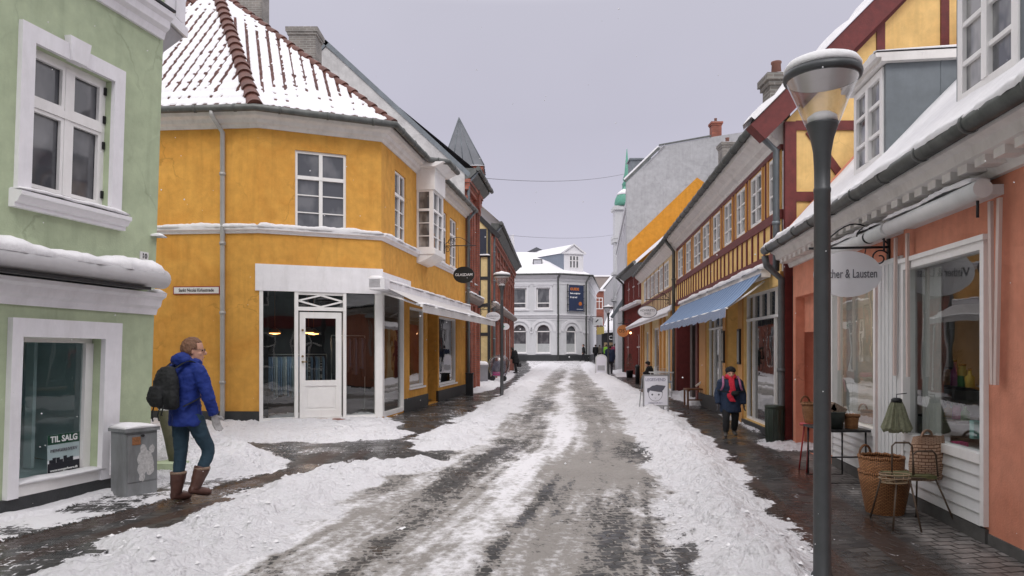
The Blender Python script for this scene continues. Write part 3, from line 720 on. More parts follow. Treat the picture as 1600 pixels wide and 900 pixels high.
def downpipe(parent, path, r=0.045, m=None, name='downpipe'):
    mb = MB(); mb.tube(path, r, 10)
    for p, q in zip(path, path[1:]):
        p, q = Vector(p), Vector(q); d = q - p
        if d.length > 1.2:
            for i in range(max(1, int(d.length / 1.4))):
                c = p.lerp(q, (i + .6) / max(1, int(d.length / 1.4))); e_ = d.normalized() * .03
                mb.tube([c - e_, c + e_], r * 1.3, 10)
    return mb.build(name, m or PIPE, parent)
BRKGREY = brickmat('grey_brick', (0.15, 0.135, 0.12), (0.22, 0.195, 0.17), (0.26, 0.25, 0.23), .22, .07, .012)
BRKRED = brickmat('red_brick', (0.36, 0.105, 0.062), (0.27, 0.075, 0.05), (0.17, 0.11, 0.09), .23, .075, .009)
def chimney(parent, x, y, z0, z1, w=0.6, d=0.5, m=None, pots=1, name='chimney', cap=.09, rz=0.0):
    m = m or BRKGREY; c, s_ = math.cos(rz), math.sin(rz)
    F = Fr((x - c * w / 2 + s_ * 0, y - s_ * w / 2), (x + c * w / 2, y + s_ * w / 2))
    mb = MB(); mb.box(F, 0, w, -d, 0, z0, z1 - .22); mb.box(F, -.04, w + .04, -d - .04, .04, z1 - .22, z1 - .13); mb.box(F, -.08, w + .08, -d - .08, .08, z1 - .13, z1)
    o = mb.build(name, m, parent)
    if pots:
        p = MB()
        for k in range(pots):
            q = F.p(w * (k + 1) / (pots + 1), -d / 2, 0); p.lathe((q[0], q[1], z1), [(.1, 0), (.085, .25), (.1, .27), (.1, .3), (.06, .3)], 12)
        p.build('chimney_pot', mat('pot', (.16, .07, .05), .7, var=.3), o)
    s2 = MB(); snowstrip(s2, F, -.05, w + .05, -d - .05, .05, z1, .05, 3); s2.build('snow_cover', SNOW, o)
    return o
def timber(mb, F, u0, u1, z0, z1, n=0.02): mb.box(F, u0, u1, -.05, n, z0, z1)
def slant(mb, F, a_, b_, w, n=0.02):
    (u0, z0), (u1, z1) = a_, b_; d = Vector((u1 - u0, z1 - z0)).normalized(); q = Vector((-d.y, d.x)) * w / 2
    mb.prism(F, [(u0 + q.x, z0 + q.y), (u1 + q.x, z1 + q.y), (u1 - q.x, z1 - q.y), (u0 - q.x, z0 - q.y)], -.05, n)
# ================================================================== GREEN HOUSE (left foreground)
GREEN = stucco('green_wall', (0.46, 0.53, 0.36), (0.41, 0.475, 0.32), .45, bump=.18)
gh = thing('town_house', 'pale green house with white window surrounds at the left edge', 'house', (-4.30, 8.33, 0))
FG = Fr((-6.25 - .234 * 2.5, -2.5), (-4.30, 8.33)); LG = FG.L
FGs = Fr((-4.30, 8.33), (-14, 10.8))     # wall on the side street
gu = lambda px, n=0: FG.u(px, n)
sh = (gu(20), gu(150), .28, 1.68)
uw = (gu(26), gu(153), 3.07, 4.46)
wins = [uw, sh]
sp_ = uw[1] - uw[0]
extra = [(uw[0] - 2.6 - i * 2.4, uw[1] - 2.6 - i * 2.4, 3.07, 4.46) for i in range(2)]
m = MB(); wall(m, FG, 0, LG, .16, 8.2, [uw + (.12,), sh + (.16,)] + [e_ + (.12,) for e_ in extra])
m.fr(FGs, [(0, 0, 0), (FGs.L, 0, 0), (FGs.L, 0, 8.2), (0, 0, 8.2)])
m.face([(-14, 10.8, 0), (-17, 4, 0), (-17, 4, 8.2), (-14, 10.8, 8.2)])
m.face([FG.p(0, 0, 0), (-16, -2, 0), (-16, -2, 8.2), FG.p(0, 0, 8.2)])
m.face([FG.p(0, 0, 8.2), FG.p(LG, 0, 8.2), (-14, 10.8, 8.2), (-16, -2, 8.2)])
m.build('wall', GREEN, gh, recalc=False)
m = MB(); sweep(m, [FG.p(0, 0, 0)[:2], (-4.30, 8.33), (-14, 10.8)], [(-.1, 0), (.03, 0), (.03, .165), (-.1, .165)]); m.build('plinth', DARKPL, gh)
m = MB(); m.profile(FG, [(-.1, 5.22), (.04, 5.22), (.06, 5.30), (.11, 5.34), (.12, 5.42), (.16, 5.46), (.17, 5.52), (-.1, 5.55)], 0, LG - .03)
m.build('cornice', WHITE, gh)
m = MB(); m.profile(FG, [(-.05, 5.552), (.18, 5.53), (.18, 5.56), (-.05, 5.60)], 0, LG - .02); m.build('flashing', IRON, gh)
# window surrounds
def surround_upper(u):
    a_, b_, c, d = u; m = MB(); w = .145
    m.box(FG, a_ - w, a_ - .002, -.02, .05, c - .02, d + .16); m.box(FG, b_ + .002, b_ + w, -.02, .05, c - .02, d + .16)
    m.box(FG, a_ - .002, b_ + .002, -.02, .05, d + .002, d + .16)
    mid_ = (a_ + b_) / 2; m.prism(FG, [(mid_ - .09, d + .0), (mid_ + .09, d + .0), (mid_ + .13, d + .235), (mid_ - .13, d + .235)], -.02, .075)
    o = m.build('window_surround', WHITE, gh)
    s = MB(); s.profile(FG, [(-.1, c - .19), (.07, c - .19), (.07, c - .15), (.10, c - .14), (.13, c - .09), (.15, c - .08), (.15, c - .04), (-.1, c - .01)], a_ - .19, b_ + .19); s.build('sill', WHITE, o)
    k = MB(); snowstrip(k, FG, a_ - .18, b_ + .18, -.08, .15, c - .025, .045, 5); k.build('snow_cover', SNOW, o)
    wn = window(gh, FG, a_, b_, c, d, n=-.07, xs=(.5,), zs=(.62,), bars_x=(), fw=.055, mw=.075, fm=WHITE2, pm=PANE)
    for f in (.12, .5, .7, .92): h = MB(); zz = c + (d - c) * f; h.box(FG, b_ - .03, b_ - .005, -.07, -.05, zz - .04, zz + .04); h.build('hinge', IRON, wn)
    sash = MB()
    W_ = b_ - a_; H_ = d - c
    for (x0, x1) in ((.055 / W_, .5 - .04 / W_), (.5 + .04 / W_, 1 - .055 / W_)):
        for (y0, y1) in ((.055 / H_, .62 - .04 / H_), (.62 + .04 / H_, 1 - .055 / H_)):
            U0, U1, Z0, Z1 = a_ + x0 * W_, a_ + x1 * W_, c + y0 * H_, c + y1 * H_; t_ = .035
            sash.box(FG, U0, U1, -.10, -.062, Z0, Z0 + t_); sash.box(FG, U0, U1, -.10, -.062, Z1 - t_, Z1); sash.box(FG, U0, U0 + t_, -.10, -.062, Z0 + t_, Z1 - t_); sash.box(FG, U1 - t_, U1, -.10, -.062, Z0 + t_, Z1 - t_)
    sash.build('sash', WHITE2, wn)
surround_upper(uw)
for e_ in extra: surround_upper(e_)
# shop window
a_, b_, c, d = sh; uo0, uo1 = gu(2), gu(176); m = MB()
m.box(FG, uo0, a_ - .002, -.02, .06, .165, 1.86); m.box(FG, b_ + .002, uo1, -.02, .06, .165, 1.86); m.box(FG, a_ - .002, b_ + .002, -.02, .06, d + .002, 1.86)
m.box(FG, uo1 - .12, uo1 - .06, .061, .075, .2, .75)
m.build('window_surround', WHITE, gh)
m = MB(); m.box(FG, a_ + .002, b_ - .002, -.15, -.11, d - .05, d); m.box(FG, a_ + .002, a_ + .04, -.15, -.11, c, d - .05); m.box(FG, b_ - .10, b_ - .002, -.15, -.09, c, d - .05); m.box(FG, a_, b_, -.15, .03, c - .112, c)
swf = m.build('shop_window', WHITE2, gh)
m = MB(); m.fr(FG, [(a_, -.13, c), (b_ - .09, -.13, c), (b_ - .09, -.13, d - .04), (a_, -.13, d - .04)]); m.build('pane', glassmat('glass_clear', (0.72, 0.80, 0.80), .05), swf, recalc=False)
m = MB(); snowstrip(m, FG, a_ - .03, b_ + .05, -.10, .07, c, .035, 8); m.build('snow_cover', SNOW, swf)
BLUEG = mat('room_blue', (0.68, 0.80, 0.80), 0.8, var=.1, scale=2)
m = MB()
for (p_, q_) in (((a_ - .4, -.2), (a_ - .4, -2.2)), ((a_ - .4, -2.2), (b_ + .3, -1.3)), ((b_ + .3, -1.3), (b_ + .3, -.2))):
    m.fr(FG, [(p_[0], p_[1], .3), (q_[0], q_[1], .2), (q_[0], q_[1], 2.0), (p_[0], p_[1], 2.0)])
m.fr(FG, [(a_ - .4, -.16, .27), (b_ + .3, -.16, .27), (b_ + .3, -2.2, .27), (a_ - .4, -2.2, .27)]); m.fr(FG, [(a_ - .4, -.2, 1.95), (b_ + .3, -.2, 1.95), (b_ + .3, -2.2, 1.95), (a_ - .4, -2.2, 1.95)])
m.box(FG, b_ - .55, b_ - .42, -1.2, -1.1, .28, 1.94); m.box(FG, b_ - .25, b_ - .21, -.7, -.6, .28, 1.94)
m.build('shop_room', BLUEG, gh)
# awning cassette with lying snow, moulded ledge below it
gend = gu(258, .32)
m = MB(); m.tube([FG.p(0, .2, 2.39), FG.p(gend, .2, 2.39)], .11, 16); m.box(FG, 0, gend - .1, .06, .2, 2.30, 2.47); aw = m.build('awning_cassette', mat('awn_white', (.62, .61, .62), .5, var=.06), gh)
m = MB(); m.box(FG, 0, gend - .3, .04, .30, 2.245, 2.275); m.build('awning_bar', IRON, aw)
m = MB(); snowstrip(m, FG, 0, gend - .06, -.01, .31, 2.44, .13, 2); m.build('snow_cover', SNOW, aw)
m = MB(); m.profile(FG, [(-.1, 1.98), (.03, 1.98), (.05, 2.05), (.09, 2.08), (.11, 2.16), (.16, 2.19), (.17, 2.23), (-.1, 2.25)], 0, gu(232)); m.build('ledge', WHITE, gh)
k = MB(); snowstrip(k, FG, LG - .14, LG + .05, -.05, .14, 2.23, .07, 9); snowstrip(k, FG, LG - .1, LG + .05, -.05, .12, 2.9, .06, 9); k.build('snow_cover', SNOW, gh)
m = MB(); m.box(FG, gu(206), gu(219), 0, .012, 2.60, 2.70); np_ = m.build('number_plate', mat('enamel', (.75, .74, .73), .35), gh)
q = FG.p((gu(206) + gu(219)) / 2, .014, 2.65); text_mesh('10', .085, IRON, np_, q, (FG.U.x, FG.U.y, 0), (0, 0, 1))
# oriel on the side street
m = MB(); FO = Fr((-6.52, 9.9), (-4.80, 9.9)); m.box(FO, 0, 1.72, 0, 1.0, 5.95, 8.1); m.box(FO, -.03, 1.75, -.03, 1.0, 5.95, 6.08); m.box(FO, -.03, 1.75, -.03, 1.0, 6.9, 7.02)
for k_ in range(3): m.box(FO, 1.0, 1.74, .1 + k_ * .3, .3 + k_ * .3, 6.1, 6.86)
orl = m.build('oriel', WHITE, gh)
m = MB(); m.face([FO.p(0, 0, 5.94), FO.p(1.7, 0, 5.94), FO.p(1.25, .6, 5.1)]); m.face([FO.p(1.7, 0, 5.94), FO.p(1.7, 1, 5.94), FO.p(1.25, .6, 5.1)]); m.face([FO.p(0, 1, 5.94), FO.p(0, 0, 5.94), FO.p(1.25, .6, 5.1)])
m.build('corbel', mat('grey_corbel', (.42, .41, .43), .8), orl, recalc=False)
gh.rotation_euler = (0, 0.033, 0)       # the old wall leans out over the pavement
# for-sale poster standing behind the glass
pc = FG.u(118); tp = thing('sale_poster', 'for-sale poster with green heading TIL SALG standing in the green house window', 'poster', FG.p(pc - .02, -.11, .46))
pu0, pu1, pz0, pz1 = gu(89), gu(138), .29, .70
m = MB(); m.box(FG, pu0, pu1, -.122, -.116, pz0, pz1); m.build('board', mat('poster_white', (.88, .88, .90), .5, var=.03), tp)
m = MB(); m.box(FG, pu0, pu1, -.1155, -.113, pz1 - .10, pz1); m.build('heading_band', mat('poster_green', (.008, .085, .04), .5, var=.05), tp)
m = MB(); m.box(FG, pu0, pu1, -.1155, -.113, pz0, pz0 + .12)
for k_, (x, h_) in enumerate(((.05, .06), (.10, .09), (.16, .085), (.21, .05), (.27, .10), (.32, .06), (.37, .075))):
    cx = pu0 + x * (pu1 - pu0) / .5; m.box(FG, cx - .02, cx + .02, -.1156, -.113, pz0 + .1205, pz0 + .12 + h_ * .6)
m.build('skyline_band', mat('poster_dark', (.012, .013, .022), .5), tp)
rt = (FG.U.x, FG.U.y, 0); cu = (pu0 + pu1) / 2
text_mesh('TIL SALG', .088, mat('letter_white', (.85, .85, .85), .5), tp, FG.p(cu, -.111, pz1 - .05), rt, (0, 0, 1), sx=.95, bold=.0022)
text_mesh('MENGERHVERV', .045, mat('letter_grey', (.18, .18, .2), .5), tp, FG.p(cu, -.111, pz1 - .165), rt, (0, 0, 1), sx=1.05)
text_mesh('www.mengerhverv.dk', .034, MATS['letter_white'], tp, FG.p(cu, -.111, pz0 + .045), rt, (0, 0, 1), sx=1.12, bold=.001)
# ================================================================== YELLOW CORNER HOUSE
OCHRE = stucco('ochre_wall', (0.70, 0.36, 0.078), (0.58, 0.255, 0.045), .6, bump=.3)
yh = thing('corner_house', 'ochre yellow corner house with snowy pantile roof and a corner clothes shop', 'house', (-5.3, 16.5, 0))
PA, P1, P2, P3_ = (-11.1, 15.2), (-5.30, 14.73), (-2.92, 15.73), (-1.65, 24.9)
FA, FB, FC = Fr(PA, P1), Fr(P1, P2), Fr(P2, P3_)
ZW = 6.27
s1b = FB.u(405); fcg = FC.u(630)
hB = [(s1b, FB.L, .06, 3.0, 0), (FB.u(461), FB.u(541), 4.14, 5.83, .1)]
w1 = (FC.u(617), FC.u(634), 4.2, 5.85); w3 = (FC.u(690), FC.u(698), 4.25, 5.8); w4 = (FC.u(703), FC.u(713.5), 4.25, 5.8)
sw2 = (FC.u(640), FC.u(663), .58, 2.66); rec = (FC.u(668), FC.u(684), 0.02, 2.75); sw3 = (FC.u(686), FC.u(713), .48, 2.56)
hC = [(0, fcg, .06, 3.0, 0), w1 + (.12,), w3 + (.12,), w4 + (.12,), sw2 + (.16,), rec + (.7,), sw3 + (.16,)]
m = MB(); wall(m, FA, 0, FA.L, 0, ZW); wall(m, FB, 0, FB.L, 0, ZW, hB); wall(m, FC, 0, FC.L, 0, ZW, hC)
m.face([PA + (0,), (-11.1, 22, 0), (-11.1, 22, ZW), PA + (ZW,)]); m.face([(-11.1, 22, 0), (-6, 25.5, 0), (-6, 25.5, ZW), (-11.1, 22, ZW)]); m.face([P3_ + (0,), (-6, 25.5, 0), (-6, 25.5, ZW), P3_ + (ZW,)])
m.build('wall', OCHRE, yh, recalc=False)
m = MB(); sweep(m, [PA, P1], [(-.05, 0), (.02, 0), (.02, .27), (-.05, .27)]); m.profile(FB, [(-.05, 0), (.02, 0), (.02, .27), (-.05, .27)], -.005, s1b - .002)
for (u0_, u1_) in ((fcg + .03, rec[0]), (rec[1], FC.L)): m.profile(FC, [(-.05, 0), (.025, 0), (.025, .33), (-.05, .33)], u0_, u1_)
m.build('plinth', DARKPL, yh)
poly = [PA, P1, P2, P3_]
m = MB(); sweep(m, poly, [(-.05, 4.0), (.03, 4.0), (.05, 4.05), (.10, 4.07), (.11, 4.12), (-.05, 4.15)]); sc_ = m.build('string_course', WHITE, yh)
m = MB(); snowstrip(m, FA, 0, FA.L, -.02, .13, 4.12, .09, 1); snowstrip(m, FB, -.03, FB.L + .03, -.02, .13, 4.12, .09, 2); snowstrip(m, FC, 0, 2.9, -.02, .13, 4.12, .08, 3); snowstrip(m, FC, 4.6, FC.L, -.02, .13, 4.12, .08, 4); m.build('snow_cover', SNOW, sc_)
m = MB(); sweep(m, poly, [(-.05, 6.2), (.03, 6.2), (.06, 6.26), (.12, 6.29), (.15, 6.36), (.24, 6.40), (.28, 6.47), (.28, 6.49), (-.05, 6.5)], ext=0.0); m.build('cornice', CREAM, yh)
EV = offs(poly, .40); gpath = [(p[0], p[1], 6.50) for p in EV]
BO, BI = FC.u(651), FC.u(692, .45)
# gutter follows the bay
gp = [gpath[0], gpath[1], gpath[2], FC.p(BO - .25, .40, 6.50), FC.p(BO + .05, .85, 6.50), FC.p(BI + .1, .85, 6.50)]
m = MB(); gutter(m, gp, .075); gutter(m, [FC.p(BI + .05, .40, 6.44), FC.p(FC.L, .40, 6.44)], .075); m.build('gutter', GUT, yh)
AP = (-7.77, 18.5, 10.98)
er = offs(poly, .34); E = [(p[0], p[1], 6.52) for p in er]
r1 = tile_roof(yh, E[0], E[1], AP, seed=1, bare=1.05); r2 = tile_roof(yh, E[1], E[2], AP, seed=2, bare=1.0)
ridge_end = (AP[0] + .137 * 7.2, AP[1] + .99 * 7.2, AP[2])
m = MB(); m.face([E[2], E[3], ridge_end, AP]); m.face([AP, ridge_end, (-12, 24, 6.5), (-11.4, 16, 6.5)]); m.face([E[0], AP, (-12, 24, 6.5)]); r3 = m.build('roof', SNOW, yh, recalc=False)
hip_tiles(yh, E[1], AP, r=.15); hip_tiles(yh, E[2], AP, r=.11); hip_tiles(yh, E[0], AP, r=.12)
chimney(r3, *pix(388, 100, 22.5)[:2], 9.0, EYE + (HZ + 30) * 22.5 / FPX, .85, .7, pots=0)
chimney(r3, *pix(472, 100, 21.5)[:2], 8.2, EYE + (HZ - 43) * 21.5 / FPX, .82, .7, pots=0)
# windows
for q in ((FB, hB[1]), (FC, w1), (FC, w3), (FC, w4)):
    F_, h_ = q[0], q[1]
    window(yh, F_, h_[0], h_[1], h_[2], h_[3], n=-.04, xs=(.5,), zs=(.66,), bars_z=(.22, .44), fw=.055, mw=.075, bw=.022)
m = MB()
q = FB.p(0, 0, 0)
# bay window
b0, b1 = BO, BI + .05; bw_ = b1 - b0; m = MB(); nB = .45
m.box(FC, b0 - .03, b1 + .03, 0, nB + .05, 5.78, 6.34); m.box(FC, b0 - .03, b1 + .03, 0, nB + .05, 4.08, 4.22)
m.profile(FC, [(0, 6.34), (nB + .1, 6.34), (nB + .34, 6.46), (0, 6.47)], b0 - .2, b1 + .15)
m.profile(FC, [(0, 4.08), (nB + .04, 4.08), (nB * .75, 3.98), (.12, 3.88), (0, 3.86)], b0, b1)
for u_ in (b0, b1 - .06): m.box(FC, u_, u_ + .06, nB - .06, nB, 4.22, 5.78)
bay = m.build('bay_window', WHITE2, yh)
window(bay, FC, b0 + .06, b1 - .06, 4.22, 5.78, n=nB - .01, xs=(.5,), zs=(.66,), bars_z=(.22, .44), fw=.05, mw=.06, bw=.02, pname='pane')
Fb = Fr(FC.p(b0, 0, 0)[:2], FC.p(b0, nB, 0)[:2]); window(bay, Fb, 0, nB - .06, 4.22, 5.78, n=.0, xs=(), zs=(.66,), bars_z=(.22, .44), fw=.05, mw=.06, bw=.02, pm=PANEC)
# downpipe on the side-street wall
du = FA.u(351); downpipe(yh, [FA.p(du - .08, .40, 6.45), FA.p(du - .08, .38, 6.36), FA.p(du, .09, 6.1), FA.p(du, .09, 3.2), FA.p(du, .09, .3), FA.p(du, .12, .05)], .05)
downpipe(yh, [FC.p(FC.L - .15, .38, 6.4), FC.p(FC.L - .12, .12, 6.1), FC.p(FC.L - .12, .12, .1)], .055, ZINC)
# shopfront
m = MB(); m.box(FB, s1b - .08, FB.L + .03, -.03, .035, 2.80, 3.36); m.box(FC, -.03, FC.u(640), -.03, .035, 2.90, 3.30); m.build('shop_fascia', WHITE, yh)
m = MB(); cols_ = [(405, 411), (460, 466), (536, 541), (586, 597.5)]
for a_, b_ in cols_: m.box(FB, FB.u(a_) + .002, FB.u(b_), -.09, .02, .06, 2.80)
m.box(FC, -.0, .16, -.09, .018, .06, 2.9); m.box(FC, fcg - .06, fcg, -.08, .02, .06, 2.9)
m.box(FB, FB.u(411), FB.u(460), -.08, .01, .04, .12); m.box(FB, FB.u(541), FB.u(586), -.08, .01, .04, .12); m.box(FC, .16, fcg - .06, -.08, .01, .04, .14); m.box(FC, .16, fcg - .06, -.08, .01, 2.82, 2.9)
ua, ub = FB.u(466), FB.u(536); m.box(FB, ua, ub, -.08, .015, 2.40, 2.48); m.box(FB, ua, ub, -.08, .0, 2.74, 2.798)
um, zc, hw, hh_ = (ua + ub) / 2, 2.61, (ub - ua) / 2, .125
for s_ in (1, -1):
    for t_ in (1, -1): slant(m, FB, (um + s_ * hw, zc), (um, zc + t_ * hh_), .035, .004)
fr_ = m.build('shopfront_frame', WHITE2, yh)
m = MB()
for a_, b_, z0, z1 in ((411, 460, .12, 2.8), (541, 586, .12, 2.8), (466, 536, 2.48, 2.74)): m.fr(FB, [(FB.u(a_), -.05, z0), (FB.u(b_), -.05, z0), (FB.u(b_), -.05, z1), (FB.u(a_), -.05, z1)])
m.fr(FC, [(.16, -.05, .14), (fcg - .06, -.05, .14), (fcg - .06, -.05, 2.82), (.16, -.05, 2.82)]); m.build('pane', GLASS, fr_, recalc=False)
# door leaf
m = MB(); d0, d1 = ua + .03, ub - .03; m.box(FB, d0, d0 + .12, -.07, -.01, .10, 2.37); m.box(FB, d1 - .12, d1, -.07, -.01, .10, 2.37); m.box(FB, d0 + .12, d1 - .12, -.07, -.01, 2.24, 2.37)
m.box(FB, d0 + .12, d1 - .12, -.07, -.01, .78, .90); m.box(FB, d0 + .12, d1 - .12, -.07, -.01, .10, .26); m.box(FB, d0 + .12, d1 - .12, -.06, -.035, .26, .78); m.box(FB, d0 + .17, d1 - .17, -.05, -.022, .31, .73); m.box(FB, ua - .02, ub + .02, -.1, .05, .02, .095)
dr = m.build('door', WHITE2, yh)
m = MB(); m.fr(FB, [(d0 + .12, -.04, .9), (d1 - .12, -.04, .9), (d1 - .12, -.04, 2.24), (d0 + .12, -.04, 2.24)]); m.build('door_glass', GLASS, dr, recalc=False)
m = MB()
for z in (1.98, 1.42, 1.3): m.tube([FB.p(d0 + .06, -.01, z), FB.p(d0 + .06, .02, z)], .022, 10)
m.tube([FB.p(d0 + .06, .02, 1.3), FB.p(d0 + .06, .05, 1.3), FB.p(d0 + .15, .05, 1.3)], .012, 8); m.build('handle', mat('brass', (.25, .17, .07), .35, .8), dr)
m = MB(); m.box(FB, ua - .1, ub + .15, .05, .35, 0, .07); m.build('door_step', mat('step_brick', (.2, .07, .05), .6, var=.3), yh)
# plain shop windows and the recessed entrance on the street side
for h_ in (sw2, sw3):
    wf = MB(); F_ = FC; a_, b_, c, d = h_
    wf.box(F_, a_, b_, -.14, -.03, c, c + .06); wf.box(F_, a_, b_, -.14, -.03, d - .06, d); wf.box(F_, a_, a_ + .06, -.14, -.03, c + .06, d - .06); wf.box(F_, b_ - .06, b_, -.14, -.03, c + .06, d - .06); wf.box(F_, a_ - .05, b_ + .05, -.1, .04, c - .05, c)
    o = wf.build('shop_window', WHITE2, yh); g = MB(); g.fr(F_, [(a_, -.08, c), (b_, -.08, c), (b_, -.08, d), (a_, -.08, d)]); g.build('pane', GLASS, o, recalc=False)
m = MB(); m.box(FC, rec[0] + .1, rec[1] - .05, -.72, -.64, .1, 2.5); m.box(FC, rec[0], rec[1], -.78, -.7, 0, 2.75); m.build('entrance_door', mat('brown_door', (.09, .04, .02), .5), yh)
# shop room
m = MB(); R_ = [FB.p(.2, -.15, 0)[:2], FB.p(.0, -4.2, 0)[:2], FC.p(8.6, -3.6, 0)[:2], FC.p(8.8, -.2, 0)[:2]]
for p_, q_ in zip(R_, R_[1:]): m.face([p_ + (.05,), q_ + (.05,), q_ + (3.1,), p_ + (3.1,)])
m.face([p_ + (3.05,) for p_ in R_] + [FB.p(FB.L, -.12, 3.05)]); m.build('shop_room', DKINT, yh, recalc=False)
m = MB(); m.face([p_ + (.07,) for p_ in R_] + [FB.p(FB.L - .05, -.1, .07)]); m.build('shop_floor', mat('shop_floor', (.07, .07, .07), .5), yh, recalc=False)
# awning on the street side
AWC = mat('awning_canvas', (.56, .54, .54), .8, var=.08, bump=.1, bscale=200)
A0, A1 = FC.u(598, .3) + .05, FC.L - .25
m = MB(); m.box(FC, A0 - .05, A1, .0, .24, 2.88, 3.06); m.box(FC, A0 - .05, A0 + .3, .0, .34, 2.84, 3.08); awy = m.build('awning', WHITE, yh)
m = MB(); z0_, z1_ = 2.93, 2.50; uS = A0 + .2
for k_ in range(2): m.fr(FC, [(uS, .2, z0_ + .012 * k_), (A1, .2, z0_ + .012 * k_), (A1, 1.1, z1_ + .012 * k_), (uS, 1.1, z1_ + .012 * k_)])
m.box(FC, uS, A1, 1.1, 1.112, z1_ - .14, z1_ + .02); m.build('awning_cloth', AWC, awy, recalc=False)
m = MB(); m.tube([FC.p(uS, 1.08, z1_ + .01), FC.p(A1, 1.08, z1_ + .01)], .035, 8); m.build('awning_bar', WHITE2, awy)
for u_ in (uS + .3, (uS + A1) / 2, A1 - .3): m = MB(); m.tube([FC.p(u_, .1, z0_ - .12), FC.p(u_ - .25, .6, 2.66), FC.p(u_, 1.06, z1_ - .01)], .022, 6); m.build('awning_arm', WHITE2, awy)
m = MB(); snowstrip(m, FC, A0 - .04, A1, -.02, .27, 3.06, .07, 6); snowstrip(m, FC, uS, A1, .95, 1.14, z1_ + .03, .05, 7); m.build('snow_cover', SNOW, awy)
m = MB()
for k_ in range(5): m.box(FC, FC.u(640) + .05, FC.u(640) + .05 + .0, 0, 0, 0, 0)
# small wall bits: bell, street sign, meter box
sgn = thing('street_sign', 'white street name sign with red border, Sankt Nicolai Kirkestræde, on the ochre wall', 'sign', FA.p(FA.u(307), .03, 2.79))
su0, su1 = FA.u(271.5), FA.u(344); sz0, sz1 = FA.z(307, 460), FA.z(307, 447.5)
m = MB(); m.box(FA, su0, su1, .0, .022, sz0, sz1); m.build('border', mat('sign_red', (.28, .03, .025), .4), sgn)
m = MB(); m.box(FA, su0 + .018, su1 - .018, .0, .025, sz0 + .018, sz1 - .018); m.build('plate', mat('sign_white', (.72, .70, .70), .35, var=.04), sgn)
text_mesh('Sankt Nicolai Kirkestræde', .098, mat('letter_dark', (.03, .015, .02), .5), sgn, FA.p((su0 + su1) / 2, .027, (sz0 + sz1) / 2), (FA.U.x, FA.U.y, 0), (0, 0, 1), sx=.74, bold=.001)
# ================================================================== shop interior goods (yellow shop)
def hanging_rail(loc_u, loc_n, w, label, seedc, F=FB, zt=1.45, rz=0.0, cols=None, group=None):
    c = F.p(loc_u, loc_n, .08); t = thing('clothes_rail', label, 'clothes rail', c)
    ux, uy = F.U.x, F.U.y; m = MB()
    e0 = Vector(c) + Vector((ux, uy, 0)) * -w / 2; e1 = Vector(c) + Vector((ux, uy, 0)) * w / 2
    for e_ in (e0, e1):
        m.tube([(e_.x, e_.y, .08), (e_.x, e_.y, zt)], .012, 6); m.tube([(e_.x - uy * .2, e_.y + ux * .2, .09), (e_.x + uy * .2, e_.y - ux * .2, .09)], .012, 6)
    m.tube([(e0.x, e0.y, zt), (e1.x, e1.y, zt)], .012, 6); m.build('rail_frame', mat('chrome', (.4, .42, .4), .3, .8), t)
    rnd = random.Random(seedc); n = int(w / .05)
    for i in range(n):
        f = (i + .5) / n; p = e0.lerp(e1, f); L_ = rnd.uniform(.7, .95); hw_ = rnd.uniform(.17, .22); th = .026
        cm = cols[i % len(cols)]
        g = MB(); rows = []
        for q, ww in ((0, .04), (.05, .6), (.15, .9), (.4, .8), (1, 1.0)):
            z = zt - .05 - q * L_
            rows.append([(p.x + ux * th * math.cos(a_) * (1 + .3 * math.sin(q * 9)) - uy * hw_ * ww * math.sin(a_), p.y + uy * th * math.cos(a_) + ux * hw_ * ww * math.sin(a_), z) for a_ in [2 * math.pi * k / 10 for k in range(10)]])
        g.grid(rows, True, True, True); g.build('garment', cm, t)
cl = lambda n_, c: mat('cloth_' + n_, c, .9, var=.15, scale=20)
CL = [cl('a', (.10, .13, .2)), cl('b', (.22, .34, .50)), cl('c', (.6, .66, .66)), cl('d', (.04, .04, .05)), cl('e', (.3, .38, .42)), cl('f', (.12, .10, .10))]
hanging_rail(FB.u(440) + .1, -1.1, .9, 'clothes rail of pale blue garments left of the shop door, behind the glass', 3, cols=[CL[1], CL[4], CL[2], CL[1]])
STR = brickmat('stripes', (.45, .44, .42), (.45, .44, .42), (.02, .02, .02), 5, .07, .018)
hanging_rail(FB.u(500), -1.5, .7, 'clothes rail with a striped top seen through the shop door', 4, cols=[STR, CL[1], CL[3], CL[1], CL[4]])
hanging_rail(FB.u(565), -1.7, .8, 'clothes rail of dark coats right of the shop door, behind the glass', 5, cols=[CL[3], CL[5], CL[0]], zt=1.9)
def pendant(p, label, r=.16, s=9, watt=2.5):
    t = thing('pendant_lamp', label, 'lamp', p)
    m = MB(); m.lathe(p, [(.02, .12), (.05, .1), (r, 0), (r * .95, -.01), (.01, .05)], 16); m.tube([(p[0], p[1], p[2] + .1), (p[0], p[1], 3.0)], .006, 5); m.build('lamp_shade', mat('lamp_copper', (.3, .12, .05), .4, .5), t)
    m = MB(); m.lathe(p, [(.005, -.015), (r * .8, -.018), (r * .8, -.03), (.005, -.05)], 14); m.build('bulb', emis('warm_light', (1, .42, .12), s * .6), t)
    ld_ = bpy.data.lights.new('lamp_light', 'POINT'); ld_.energy = watt; ld_.color = (1, .82, .65); ld_.shadow_soft_size = .08; lo = bpy.data.objects.new('lamp_light', ld_); COL.objects.link(lo); lo.parent = t; lo.location = (0, 0, -.12)
pendant(tuple(FB.p(FB.u(443), -2.4, 1.98)), 'warm hanging lamp glowing behind the glass left of the shop door')
pendant(tuple(FB.p(FB.u(503), -2.4, 2.0)), 'left of two warm hanging lamps glowing behind the shop door glass')
pendant(tuple(FB.p(FB.u(514), -2.6, 1.98)), 'right of two warm hanging lamps glowing behind the shop door glass')
